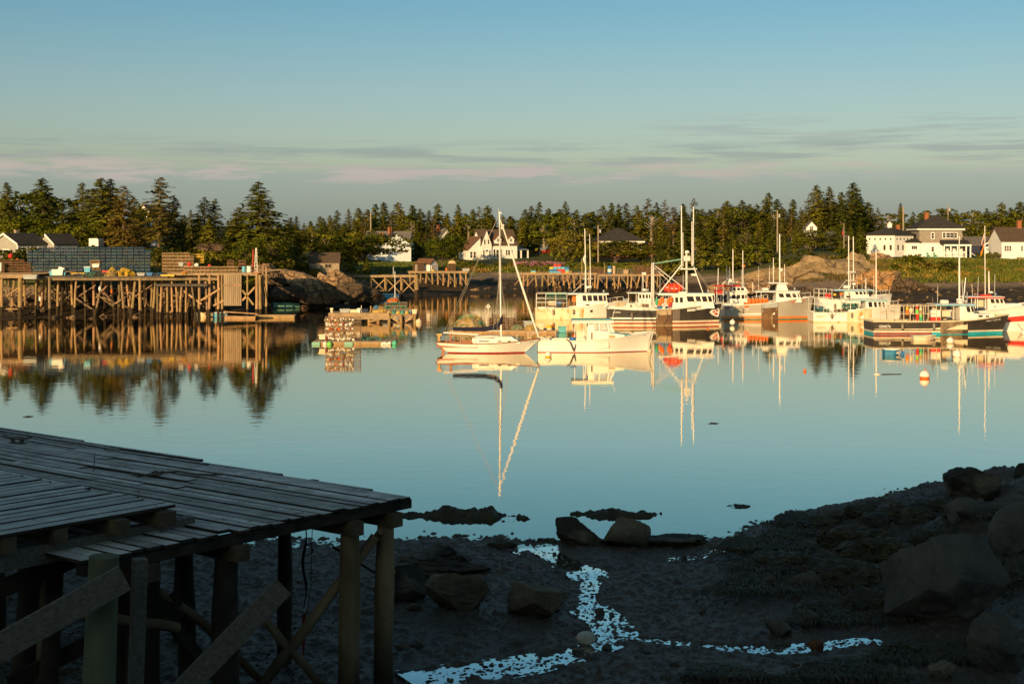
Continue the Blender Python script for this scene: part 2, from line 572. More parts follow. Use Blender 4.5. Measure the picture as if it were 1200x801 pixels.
def brook_field(x, y):
    """How deep inside the brook's bed each place lies: 1 on its centre line, 0 at the banks, negative outside."""
    best = np.full(np.shape(x), -9.0)
    for L in (BROOK, BRANCH, SIDE):
        pts = brook_pts(L)
        for (x0, y0, w0), (x1, y1, w1) in zip(pts, pts[1:]):
            dx, dy = x1 - x0, y1 - y0
            s = np.clip(((x - x0) * dx + (y - y0) * dy) / (dx * dx + dy * dy), 0, 1)
            dist = np.hypot(x - x0 - s * dx, (y - y0 - s * dy) * 1.0)
            w = (w0 + (w1 - w0) * s) * (1.0 + 0.9 * min(1, abs(dx) / max(abs(dy), .1) * .25))
            best = np.maximum(best, 1 - dist / w)
    return best
def shore_fine(x, y):
    h = near_h(x, y)
    wob = fbm(x / 0.5, y / 0.5, 3, 90) * 0.9
    bf = np.clip(brook_field(x, y) + wob * 0.9, 0, 1)
    cob = np.clip(vnoise(x / 0.13, y / 0.20, 5) - 0.50, 0, 1) * 0.13 + np.clip(vnoise(x / 0.08, y / 0.12, 6) - 0.5, 0, 1) * 0.10
    cob2 = np.clip(vnoise(x / 0.35, y / 0.35, 11) - 0.72, 0, 1) * 0.55
    bed = np.clip(bf * 3, 0, 1)
    return h - bed * 0.075 + cob * (1 - .25 * bed) + (1 - bed) * (cob2 * (fbm(x / 3, y / 3, 2, 14) > 0.06) * .6 + fbm(x / 1.6, y / 1.6, 3, 41) * 0.12)
xs = np.arange(-15, 22, 0.05)
ys = np.arange(27.0, 58, 0.06)
Xg, Yg = np.meshgrid(xs, ys)
tag(link('shore', grid_mesh('shore', Xg, Yg, shore_fine(Xg, Yg), M_MUD)), kind='structure')
xs = np.linspace(-320, 320, 260)
ys = np.concatenate([np.linspace(-140, 27, 110), np.linspace(28, 68, 40)])
Xg, Yg = np.meshgrid(xs, ys)
Zg = near_h(Xg, Yg) - np.where((Yg > 26.5) & (Xg > -17) & (Xg < 24), 0.55, 0.02)
M_HILL = mat('hill_turf', (0.05, 0.06, 0.02), (0.03, 0.035, 0.015), scale=0.3, rough=0.9, bump=0.5, bscale=2, world=True)
tag(link('hill', grid_mesh('hill', Xg, Yg, Zg, [M_HILL])), kind='structure')

# water
def water_material(name, base, tint, rough, dist, lo=0.22):
    """Still water: a dark body under a Fresnel-weighted mirror, ruffled by faint ripples."""
    m = bpy.data.materials.new(name)
    m.use_nodes = True
    t = m.node_tree
    t.nodes.remove(t.nodes['Principled BSDF'])
    df = t.nodes.new('ShaderNodeBsdfDiffuse')
    df.inputs[0].default_value = (*base, 1)
    gl = t.nodes.new('ShaderNodeBsdfGlossy')
    gl.inputs['Color'].default_value = (*tint, 1)
    gl.inputs['Roughness'].default_value = rough
    fr = t.nodes.new('ShaderNodeFresnel')
    fr.inputs['IOR'].default_value = 1.33
    fm = t.nodes.new('ShaderNodeMapRange')
    t.links.new(fr.outputs[0], fm.inputs[0])
    for i, q in enumerate((0.02, 0.42, lo, 0.95)):
        fm.inputs[i + 1].default_value = q
    ms = t.nodes.new('ShaderNodeMixShader')
    t.links.new(fm.outputs[0], ms.inputs[0])
    t.links.new(df.outputs[0], ms.inputs[1])
    t.links.new(gl.outputs[0], ms.inputs[2])
    t.links.new(ms.outputs[0], t.nodes['Material Output'].inputs[0])
    g = t.nodes.new('ShaderNodeNewGeometry')
    mp = t.nodes.new('ShaderNodeMapping')
    mp.inputs['Scale'].default_value = (0.8, 1.0, 1.0)
    mp.inputs['Rotation'].default_value = (0, 0, 0.35)
    t.links.new(g.outputs['Position'], mp.inputs[0])
    n1 = t.nodes.new('ShaderNodeTexNoise')
    n1.inputs['Scale'].default_value = 0.9
    n1.inputs['Detail'].default_value = 3
    t.links.new(mp.outputs[0], n1.inputs['Vector'])
    n2 = t.nodes.new('ShaderNodeTexNoise')                  # cat's-paws: patches where a breath of wind ruffles the surface
    n2.inputs['Scale'].default_value = 0.018
    n2.inputs['Detail'].default_value = 3
    t.links.new(mp.outputs[0], n2.inputs['Vector'])
    r = t.nodes.new('ShaderNodeMapRange')
    t.links.new(n2.outputs['Fac'], r.inputs[0])
    for i, q in enumerate((0.46, 0.64, 0.8, 2.6)):
        r.inputs[i + 1].default_value = q
    mu = t.nodes.new('ShaderNodeMath')
    mu.operation = 'MULTIPLY'
    t.links.new(n1.outputs['Fac'], mu.inputs[0])
    t.links.new(r.outputs[0], mu.inputs[1])
    bn = t.nodes.new('ShaderNodeBump')
    bn.inputs['Strength'].default_value = 1.0
    bn.inputs['Distance'].default_value = dist
    t.links.new(mu.outputs[0], bn.inputs['Height'])
    for q in (df, gl):
        t.links.new(bn.outputs[0], q.inputs['Normal'])
    return m
M_WATER = water_material('sea_water', (0.016, 0.036, 0.036), (0.91, 0.83, 0.70), 0.025, 0.0052)
tag(MB().add([(-2500, -60, 0), (2500, -60, 0), (2500, 2500, 0), (-2500, 2500, 0)], [(0, 1, 2, 3)]).build('water', M_WATER), kind='structure')
# the brook's own surface, following its bed
M_BROOK = water_material('brook_water', (0.02, 0.025, 0.022), (0.97, 0.94, 0.88), 0.04, 0.004, 0.5)
def ribbon(name, L):
    pts = brook_pts(L)
    dense = []
    for (x0, y0, w0), (x1, y1, w1) in zip(pts, pts[1:]):
        for k in range(8):
            s = k / 8
            dense.append((x0 + (x1 - x0) * s, y0 + (y1 - y0) * s, w0 + (w1 - w0) * s))
    mb = MB()
    n = 9
    for i, (x, y, w) in enumerate(dense):
        a, c = dense[max(i - 1, 0)], dense[min(i + 1, len(dense) - 1)]
        d = Vector((c[0] - a[0], c[1] - a[1], 0)).normalized()
        nrm = Vector((d.y, -d.x, 0))
        zc = nz_at(x, y)
        for k in range(n):
            q = Vector((x, y, 0)) + nrm * w * 1.9 * (k / (n - 1) * 2 - 1)
            mb.v.append((q.x, q.y, max(nz_at(q.x, q.y) + 0.004, 0.004) if abs(k - 4) > 1 else max(zc + 0.004, 0.004)))
        if i:
            o = (i - 1) * n
            for k in range(n - 1):
                mb.f.append((o + k, o + k + 1, o + n + k + 1, o + n + k))
                mb.m.append(0)
    tag(mb.build(name, M_BROOK, smooth=True), kind='structure')
ribbon('stream', BROOK)
ribbon('stream', BRANCH)
ribbon('stream', SIDE)
# ---------------------------------------------------------------- the wharf in the shade by the camera
def wood(name, c1, c2, st=(1, 1, 8), **k):
    return mat(name, c1, c2, scale=k.pop('scale', 3), stretch=st, rough=0.85, bump=k.pop('bump', 0.5), bscale=k.pop('bscale', 14), spec=k.pop('spec', 0.25), bdist=0.02, **k)
UDIR, VDIR = Vector((-.777, .63, 0)), Vector((-.63, -.777, 0))
PM = Matrix(((UDIR.x, VDIR.x, 0, 0), (UDIR.y, VDIR.y, 0, 0), (0, 0, 1, 0), (0, 0, 0, 1)))   # wharf axes: u along the planks, v towards the land
M_DECK = mat('weathered_planks', (0.62, 0.54, 0.50), (0.38, 0.31, 0.275), scale=2.2, stretch=(1.0, 1.0, 1.0), rough=0.75, bump=0.5, bscale=30, spec=0.3, island=0.32, bdist=0.012, c3=(0.10, 0.075, 0.062), s3=5, t3=0.64)
M_DECK2 = mat('grey_planks', (0.60, 0.55, 0.51), (0.40, 0.355, 0.325), scale=2.6, rough=0.75, bump=0.5, bscale=30, spec=0.3, island=0.22, bdist=0.012, c3=(0.11, 0.09, 0.075), s3=6, t3=0.66)
M_PILE = mat('pile_log', tide=(.7, 1.7, (.03, .024, .014)), c1=(0.27, 0.185, 0.105), c2=(0.13, 0.085, 0.05), scale=1.6, stretch=(1, 1, .35), rough=0.9, bump=0.8, bscale=9, spec=0.15, bdist=0.03)
M_PILEG = mat('pile_log_green', tide=(.7, 1.7, (.03, .028, .014)), c1=(0.20, 0.185, 0.11), c2=(0.11, 0.10, 0.06), scale=1.6, stretch=(1, 1, .35), rough=0.9, bump=0.7, bscale=9, spec=0.15, bdist=0.03)
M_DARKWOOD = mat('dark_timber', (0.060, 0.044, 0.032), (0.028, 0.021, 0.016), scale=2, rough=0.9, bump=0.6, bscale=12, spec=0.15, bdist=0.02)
M_TIMBER = mat('grey_timber', (0.19, 0.155, 0.13), (0.115, 0.092, 0.076), scale=14, stretch=(.5, 1, 1.6), rough=0.85, bump=0.9, bscale=26, spec=0.2, bdist=0.015)
M_BROWN = mat('brown_timber', (0.14, 0.092, 0.055), (0.075, 0.05, 0.032), scale=2, rough=0.85, bump=0.6, bscale=16, spec=0.2, bdist=0.015)

wharf = thing('wooden_wharf', 'weathered plank wharf on log piles in deep shade above the mud', 'wharf', (-1.97, 27.6, 0))
wharf.matrix_world = Matrix.Translation((-1.97, 27.6, 0)) @ PM
wharf.rotation_mode = 'XYZ'
ZT = 4.1
# u runs away along the planks, v towards the viewer: every part of the wharf is in these axes (the mirror is undone by recalculated normals)
mb = MB()
rows = [(-0.62, .15, 11.7), (-0.46, .15, 6.75), (-0.30, .15, 3.95), (-0.14, .14, 1.2)]
v = 0.0
while v < 7.4:
    w = rnd.choice((.24, .27, .29, .31, .22))
    rows.append((v, w, 0.0))
    v += w + (rnd.uniform(.03, .075) if rnd.random() < .5 else 0)
for v, w, u0 in rows:
    a = u0 + rnd.uniform(-.07, .12)
    while a < 19:
        b = a + rnd.uniform(3.6, 6.8)
        g = 0.019
        dz = rnd.uniform(-.019, .019)
        tw = rnd.uniform(-.006, .006)
        vs = []
        for uu in (a + .004, b - .004):
            sag = dz + (tw if uu > a + 1 else -tw) + 0.03 * math.sin(uu * .5 + v * .3) * .5
            for vv in (v + g, v + w - g):
                for zz in (ZT - .055 + sag, ZT + sag):
                    vs.append((uu, vv, zz))
        mb.add(vs, [(1, 5, 7, 3)], 0).add(vs, [(0, 1, 3, 2), (4, 6, 7, 5), (0, 4, 5, 1), (2, 3, 7, 6), (0, 2, 6, 4)], 1)  # plank sides take dark timber, so the gaps' shade is put into the colour
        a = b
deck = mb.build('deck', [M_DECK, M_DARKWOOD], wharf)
# bearers under the deck edge, the pile caps, the piles
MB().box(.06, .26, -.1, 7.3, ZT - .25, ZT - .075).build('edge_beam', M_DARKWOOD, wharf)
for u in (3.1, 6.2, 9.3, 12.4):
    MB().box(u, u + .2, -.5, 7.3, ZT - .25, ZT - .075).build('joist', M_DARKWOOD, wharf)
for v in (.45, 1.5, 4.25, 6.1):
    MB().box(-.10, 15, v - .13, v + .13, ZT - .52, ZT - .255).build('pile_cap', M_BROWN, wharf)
def pile(u, v, r, top, m=M_PILE, lean=(0, 0), knots=True, parent=wharf, name='pile', sink=0.5):
    q = PM @ Vector((u, v, 0)) + Vector((-1.97, 27.6, 0))
    z0 = nz_at(q.x, q.y) - sink
    pts, rs = [], []
    n = 12
    for i in range(n + 1):
        t = i / n
        z = z0 + (top - z0) * t
        pts.append((u + lean[0] * (1 - t) + .03 * math.sin(3 * t + u), v + lean[1] * (1 - t) + .02 * math.sin(5 * t + v), z))
        rs.append(r * (1.12 - .2 * t) * (1 + .05 * math.sin(9 * t + u * 7)))
    mb = MB().tube(pts, rs, 14)
    if knots:
        for k in range(7):
            t = rnd.uniform(.15, .9)
            a = rnd.uniform(0, 6.28)
            i = int(t * n)
            mb.ball((pts[i][0] + math.cos(a) * rs[i] * .9, pts[i][1] + math.sin(a) * rs[i] * .9, pts[i][2]), .045, 8)
    return mb.build(name, m, parent, smooth=True)
pile(.25, .45, .185, ZT - .5)
pile(.22, 1.42, .20, ZT - .5)
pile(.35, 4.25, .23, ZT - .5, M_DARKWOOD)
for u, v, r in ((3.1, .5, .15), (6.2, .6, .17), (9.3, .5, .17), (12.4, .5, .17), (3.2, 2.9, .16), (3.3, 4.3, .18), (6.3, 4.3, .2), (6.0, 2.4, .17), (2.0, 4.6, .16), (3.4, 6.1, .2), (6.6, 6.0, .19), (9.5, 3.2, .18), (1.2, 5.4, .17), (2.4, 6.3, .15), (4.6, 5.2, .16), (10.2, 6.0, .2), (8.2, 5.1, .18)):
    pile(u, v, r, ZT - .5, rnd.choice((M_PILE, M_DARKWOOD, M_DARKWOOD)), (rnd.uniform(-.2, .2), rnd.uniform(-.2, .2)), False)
def wpt(px, py, d):                    # harbour point in the wharf's own axes
    return PM.inverted() @ (P(px, py, d) - Vector((-1.97, 27.6, 0)))
# square post and the tall green pile that carries the upper deck
MB().beam(wpt(164, 654, 22.4), wpt(158, 830, 22.4), .20, .20, up=(.3, .9, 0)).build('post', M_TIMBER, wharf)
a, b = wpt(122, 651, 21.6), wpt(114, 850, 21.6)
MB().tube([a.lerp(b, t / 8) for t in range(9)], [.225 + .004 * t for t in range(9)], 16).build('pile', M_PILEG, wharf, smooth=True)
for (p0, p1, w, h, m) in (((-20, 769, 20.4), (146, 676, 21.2), .40, .10, M_TIMBER), ((200, 822, 22.6), (332, 686, 23.4), .36, .10, M_TIMBER),
                          ((0, 690, 23.6), (120, 640, 23.6), .30, .12, M_DARKWOOD), ((10, 801, 24), (210, 700, 25.5), .26, .12, M_DARKWOOD),
                          ((170, 690, 25), (250, 790, 26.5), .22, .10, M_DARKWOOD), ((390, 640, 27.2), (470, 690, 29), .04, .04, M_DARKWOOD)):
    A, B = wpt(*p0), wpt(*p1)
    MB().beam(A, B, h, w, up=(0, 0, 1)).build('brace', m, wharf)
for (p0, p1, r) in (((300, 812, 26.2), (440, 628, 27.0), .10), ((306, 722, 26.6), (382, 808, 26.2), .085), ((232, 726, 27), (310, 800, 27), .08), ((392, 690, 28.5), (446, 622, 27.2), .07), ((150, 668, 25), (262, 745, 26), .08), ((208, 735, 24), (60, 715, 22), .09)):
    A, B = wpt(*p0), wpt(*p1)
    MB().tube([A.lerp(B, t / 6) + Vector((0, 0, .02 * math.sin(t * 2.1))) for t in range(7)], [r * (1 + .05 * math.sin(t)) for t in range(7)], 10).build('brace', M_PILE, wharf, smooth=True)
# the raised deck on its own joists, planks running the other way
ZR = 4.55
E = PM.inverted() @ (Vector((-5.70, 24.25, 0)) - Vector((-1.97, 27.6, 0)))
mb = MB()
u = E.x
k = 0
while u < E.x + 8:
    w = rnd.choice((.26, .29, .31))
    a = E.y + rnd.uniform(-.10, .10) + (0.0 if k else -.05)
    dz = rnd.uniform(-.016, .016)
    for b in (a + 4.8,):
        mb.box(u + .02, u + w - .02, a, b, ZR - .05 + dz, ZR + dz, 1)  # dark timber body under a pale top: shade of the gaps painted in
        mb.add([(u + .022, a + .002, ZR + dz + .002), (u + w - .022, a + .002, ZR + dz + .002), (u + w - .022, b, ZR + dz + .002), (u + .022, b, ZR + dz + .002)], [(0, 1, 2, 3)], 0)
    u += w + (.03 if k % 3 == 1 else 0)
    k += 1
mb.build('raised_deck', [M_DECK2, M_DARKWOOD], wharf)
for v in (.32, 1.25, 2.3, 3.2, 4.1):
    MB().box(E.x - .02 - .18 * (v < 2), E.x + 7.8, E.y + v - .14, E.y + v + .10, ZR - .30, ZR - .056).build('joist', M_BROWN, wharf)
MB().box(E.x + .22, E.x + .46, E.y - .55, E.y + 4.8, ZR - .62, ZR - .31).build('sill', M_TIMBER, wharf)
MB().box(E.x + 3.2, E.x + 3.44, E.y - .3, E.y + 4.8, ZR - .62, ZR - .31).build('sill', M_TIMBER, wharf)
MB().box(E.x + .18, E.x + 6, E.y - .5, E.y - .2, ZR - .80, ZR - .63).build('pile_cap', M_BROWN, wharf)
M_IRON = mat('rusty_iron', (0.12, 0.10, 0.09), (0.06, 0.045, 0.04), scale=9, rough=0.7, spec=0.4)
# cleat at the far edge, a loop of line on the planks, a dowel standing up, the line hanging under the corner
def on_deck(px, py, z=ZT):
    return P(px, py, WD(py, z))
c = on_deck(20, 519)
t = thing('mooring_cleat', 'iron cleat with two horns bolted near the far edge of the shaded wharf', 'cleat', c, R(-20))
mb = MB().tube([(-.42, 0, .16), (-.2, 0, .12), (.2, 0, .12), (.42, 0, .16)], .035, 8).box(-.16, -.1, -.05, .05, 0, .12).box(.1, .16, -.05, .05, 0, .12)
mb.build('horns', M_IRON, t)
MB().box(-.22, .22, -.08, .08, -.005, .02).build('plate', M_IRON, t)
M_ROPE = mat('old_rope', (0.17, 0.12, 0.07), (0.09, 0.06, 0.04), scale=30, rough=0.9, bump=.6, bscale=60)
pts = [on_deck(px, py, ZT + .03) + Vector((0, 0, .015)) for px, py in ((154, 556), (162, 559), (172, 557), (182, 553), (190, 555), (186, 557), (178, 556), (192, 554), (210, 553), (228, 556), (246, 557), (262, 556))]
tag(MB().tube(pts, .022, 6).build('rope', M_ROPE, smooth=True), 'loose tan rope lying across the planks of the shaded wharf', 'rope')
p = on_deck(110, 550)
tag(MB().tube([p + Vector((0, 0, -.02)), p + Vector((.01, 0, .18)), p + Vector((.02, .01, .36))], [.013, .012, .01], 6).build('iron_rod', M_IRON), 'thin iron rod standing upright from the shaded wharf planks', 'rod')
M_DARKROPE = mat('wet_rope', (0.03, 0.028, 0.03), (0.018, 0.018, 0.018), scale=30, rough=0.9)
M_REDROPE = mat('red_rope', (0.30, 0.02, 0.02), (0.16, 0.02, 0.02), scale=30, rough=0.9)
t = thing('hanging_rope', 'dark rope with a red end hanging from under the wharf corner', 'rope', P(357, 612, 27.9))
o = t.location
pts = [P(357 + 2.2 * math.sin(k * .9), 612 + k * 9, 27.9) - o for k in range(12)]
MB().tube(pts, [.014 + .018 * (2 < k < 9) for k in range(12)], 6).tube([P(356, 640, 27.9) - o, P(364, 636, 27.9) - o, P(367, 646, 27.9) - o, P(360, 650, 27.9) - o], .012, 5).tube([P(366, 616, 27.8) - o, P(364, 690, 27.8) - o, P(359, 720, 27.8) - o], .008, 5).build('strand', M_DARKROPE, t, smooth=True)
MB().tube([P(357, 718, 27.9) - o, P(355, 740, 27.9) - o, P(356, 768, 27.9) - o], [.03, .05, .015], 6).build('tail', M_REDROPE, t, smooth=True)

# ---------------------------------------------------------------- rocks and weed on the near shore
def rock_mesh(name, seed, mats, cuts=12, sub=4, rough=.05, sz=(1, 1, 1), keep=.72, weed=None):
    r = random.Random(seed)
    bm = bmesh.new()
    bmesh.ops.create_icosphere(bm, subdivisions=sub, radius=1.0)
    planes = []
    for k in range(cuts):
        n = Vector((r.gauss(0, 1), r.gauss(0, 1), r.gauss(0, .8))).normalized()
        planes.append((n, r.uniform(keep - .22, keep + .16)))
    off = Vector((r.uniform(0, 50), r.uniform(0, 50), r.uniform(0, 50)))
    for v in bm.verts:
        for n, d in planes:
            e = v.co.dot(n) - d
            if e > 0:
                v.co -= n * e * .985
        q = v.co * 1.7 + off
        v.co += v.co.normalized() * (mnoise.noise(q) * rough * 2 - abs(mnoise.noise(q * 2.3)) * rough * 1.8 + mnoise.noise(q * 5) * rough * .7 + mnoise.noise(q * 13) * rough * .4)
    lo_ = [min(v.co[i] for v in bm.verts) for i in range(3)]
    hi_ = [max(v.co[i] for v in bm.verts) for i in range(3)]
    for v in bm.verts:
        v.co = Vector([((v.co[i] - lo_[i]) / (hi_[i] - lo_[i]) * 1.9 - .95) * sz[i] for i in range(3)])
    me = bpy.data.meshes.new(name)
    bm.to_mesh(me)
    bm.free()
    for m in (mats if isinstance(mats, (list, tuple)) else [mats]):
        me.materials.append(m)
    me.polygons.foreach_set('use_smooth', [True] * len(me.polygons))
    me.set_sharp_from_angle(angle=R(24))
    return me
M_ROCK = mat('shore_rock', tide=(.12, .5, (.03, .022, .013)), c1=(0.17, 0.125, 0.080), c2=(0.085, 0.062, 0.042), scale=1.3, rough=0.85, bump=0.9, bscale=7, spec=0.2, c3=(0.23, 0.175, 0.115), s3=24, t3=0.6)
M_ROCKD = mat('weedy_rock', (0.032, 0.023, 0.014), (0.12, 0.085, 0.055), scale=1.1, rough=0.75, bump=1.0, bscale=9, spec=0.3, lo=.52, hi=.66)
M_ROCKG = mat('grey_shore_rock', tide=(.1, .45, (.03, .022, .013)), c1=(0.115, 0.090, 0.072), c2=(0.050, 0.041, 0.036), scale=0.9, rough=0.8, bump=0.9, bscale=6, spec=0.25, c3=(0.17, 0.13, 0.095), s3=22, t3=0.63)
def near_rock(label, px, py, w, hpx, seed, m=M_ROCK, dep=.8, tilt=0.0, name='boulder', sink=.25, group=None, cuts=11, rough=.045, rz=0.0, sub=5, keep=.62):
    """px, py: middle of the foot as the photo shows it; w, hpx: width and height in photo pixels."""
    d = WD(py, 0.25)
    for _ in range(4):
        d = WD(py, nz_at(X(px, d), d))
    z = nz_at(X(px, d), d)
    W_, H_ = w * d / F, hpx * d / F
    me = rock_mesh(name, seed, m, cuts, sub, rough, (W_ / 2 / .9, W_ / 2 * dep, H_ * (1 + sink) / 1.9), keep)
    o = link(name, me, None, (X(px, d), d + W_ * dep * .35, z + H_ * (1 + sink) / 1.9 - H_ * sink - .02))
    o.rotation_euler = (0, tilt, rz)
    return tag(o, label, 'rock', group)
near_rock('tan angular boulder with a flat slanting face beside the wharf, not split', 534, 716, 72, 46, 3, dep=.7, tilt=.15)
near_rock('tan boulder with a diagonal crack standing beside the brook', 630, 726, 70, 42, 8, dep=.7, tilt=-.12, rough=.035)
near_rock('dark boulder draped in weed at the water edge, next to a paler rock', 680, 640, 58, 31, 12, M_ROCKD, dep=.7, tilt=.1)
near_rock('squarish rock with a tan face at the water edge by the dark boulder', 734, 642, 54, 33, 17, M_ROCK, dep=.7, tilt=.12)
near_rock('low weed-covered ledge tailing off behind the pair of water-edge rocks', 785, 642, 92, 13, 21, M_ROCKD, dep=.5, rough=.08)
near_rock('long low ledge with pale barnacled top behind the wharf piles', 512, 676, 122, 36, 25, M_ROCKG, dep=.8, rough=.09)
near_rock('dark weedy hummock between the wharf corner and the tan boulder', 470, 704, 66, 40, 29, M_ROCKD, dep=.8)
near_rock('small flat brown rock lying at the edge of the cove water', 587, 643, 36, 7, 33, M_ROCK, dep=.6)
near_rock('huge smooth granite boulder half sunk in the weedy bank', 1122, 735, 142, 104, 41, M_ROCKG, dep=.75, tilt=.18, rough=.035, sub=5, cuts=12, keep=.74)
near_rock('tall grey block of granite with a straight side above the huge boulder', 1200, 648, 72, 56, 46, M_ROCKG, dep=.7, rough=.03, keep=.6, cuts=8)
near_rock('rounded boulder crowning the weedy bank against the water', 1143, 592, 60, 36, 49, M_ROCKD, dep=.8)
near_rock('boulder on top of the bank cut off by the edge of the view', 1208, 566, 34, 22, 53, M_ROCKD, dep=.8)
near_rock('pointed grey rock with a pale foot below the huge boulder', 1172, 790, 62, 66, 57, M_ROCKG, dep=.8, tilt=-.2)
near_rock('small tan stone beside the pool at the foot of the bank', 1108, 799, 34, 22, 61, M_ROCK, dep=.8)
near_rock('barnacled slab between the weed hummocks of the bank', 1140, 618, 60, 26, 65, M_ROCKG, dep=.6)
near_rock('rusty orange stone at the edge of the shallow pool', 957, 763, 18, 15, 69, mat('rusty_stone', (0.16, 0.06, 0.02), (0.08, 0.035, 0.02), scale=5, rough=.8, bump=.5), dep=.8)
near_rock('grey stone showing through the weed halfway down the bank', 955, 690, 34, 20, 73, M_ROCKG, dep=.7)
M_WEED = mat('wrack_weed', (0.030, 0.020, 0.008), (0.060, 0.041, 0.015), scale=2.2, rough=0.6, bump=1.0, bscale=26, spec=0.35, bdist=.04, c3=(0.095, 0.068, 0.020), s3=5, t3=.62)
WEEDS = [(912, 640, 60, 22), (966, 622, 70, 24), (1010, 640, 90, 34), (1060, 616, 84, 34), (1096, 640, 70, 30), (940, 672, 96, 34), (1000, 690, 110, 44), (1040, 660, 100, 40), (900, 664, 60, 22), (880, 690, 80, 20), (1030, 720, 84, 40), (980, 725, 90, 26), (1190, 690, 60, 40), (1100, 600, 60, 24), (1168, 612, 60, 24), (1080, 770, 110, 24), (990, 790, 120, 18), (1150, 765, 60, 26), (850, 790, 90, 10), (870, 640, 46, 14), (930, 610, 40, 14), (1016, 606, 50, 22)]
for i, (px, py, w, h) in enumerate(WEEDS):
    near_rock('mound of dark brown wrack draped over the stones of the bank', px, py, w, h * .6, 100 + i, M_WEED, dep=.75, name='weed_mound', sink=.9, group='weed mounds on the bank', cuts=2, rough=.16, rz=rnd.uniform(-.5, .5), keep=.85)
for k in range(20):
    near_rock('grey stone half buried in the wrack of the bank', rnd.uniform(880, 1190), rnd.uniform(612, 775), rnd.uniform(16, 44), rnd.uniform(9, 24), 400 + k, rnd.choice((M_ROCKG, M_ROCKG, M_ROCKD)), dep=.8, name='stone', group='stones half buried in the wrack', rz=rnd.uniform(-.8, .8), sub=4)
for k in range(12):
    near_rock('small dark stone on the open mud', rnd.uniform(470, 900), rnd.uniform(660, 795), rnd.uniform(8, 20), rnd.uniform(5, 10), 430 + k, rnd.choice((M_ROCK, M_ROCKG, M_ROCKD)), dep=.8, name='stone', group='small stones on the open mud', sub=3)
# fronds of wrack hanging over the bank: nobody could count them
mb = MB()
rs = random.Random(3)
for k in range(20000):
    px, py, w, h = rs.choice(WEEDS)
    a = rs.gauss(0, .33)
    qx, qy = px + a * w, py - rs.uniform(-.1, 1.0) * h * max(.1, 1 - 2.2 * a * a)
    d = WD(qy, .6)
    for _ in range(3):
        d = WD(qy, nz_at(X(qx, d), d) + .12) if k % 3 == 0 else d
    x, y = X(qx, d), d
    z = Z(qy, d)
    L = rs.uniform(.12, .42)
    da = rs.uniform(-.9, .9) - 1.57
    dv = Vector((math.cos(da) * .8, math.sin(da), -rs.uniform(.3, .9))).normalized() * L
    sd = Vector((dv.y, -dv.x, rs.uniform(-.1, .1))).normalized() * rs.uniform(.008, .022)
    p = Vector((x, y, z))
    mid = p + dv * .55 + Vector((0, 0, .04))
    mb.add([p - sd, p + sd, mid + sd * .9, mid - sd * .9, p + dv], [(0, 1, 2, 3), (3, 2, 4)])
tag(mb.build('seaweed', M_WEED), kind='stuff')
# ledges breaking the still water
def ledge(label, px, py, w, h, seed):
    h *= .62
    d = WD(py, 0)
    W_, H_ = w * d / F, h * d / F
    r = random.Random(seed)
    n, m = 90, 40
    gx, gy = np.meshgrid(np.linspace(-1, 1, n), np.linspace(-1, 1, m))
    dep = max(W_ * .28, .45)
    env = 1 - (np.abs(gx) ** 2.2 + np.abs(gy) ** 2)
    hh = env * .75 + fbm(gx * 3.2 + seed, gy * 2.5, 4, seed) * 1.5 + fbm(gx * 11, gy * 9, 2, seed + 5) * .55 - .42
    zz = np.where(hh > 0, hh ** .8, hh * .6) * H_ * 1.25
    zz = np.minimum(zz, H_ * 1.15)
    o = link('seaweed_ledge', grid_mesh('seaweed_ledge', gx * W_ / 2, gy * dep, zz, M_WEED), None, (X(px, d), d, 0))
    return tag(o, label, 'ledge')
ledge('largest weed-covered ledge breaking the still water off the wharf corner', 548, 604, 150, 17, 5)
ledge('flat raft of weed awash close beside the wharf corner', 492, 604, 70, 7, 9)
ledge('thin weed ledge with one knob, off the pair of water-edge rocks', 722, 602, 108, 10, 13)
ledge('smallest streak of weed awash in the open cove', 866, 593, 34, 4, 17)
ledge('weed tail reaching out from the dark boulder at the water edge', 640, 634, 50, 7, 19)
ledge('ragged ledge awash at the foot of the weedy bank', 1018, 598, 40, 7, 23)
ledge('thin floating weed streak far out near the wharf side of the cove', 34, 488, 16, 1.2, 41)
ledge('thin floating weed streak out in the middle of the cove', 836, 496, 16, 1.2, 43)
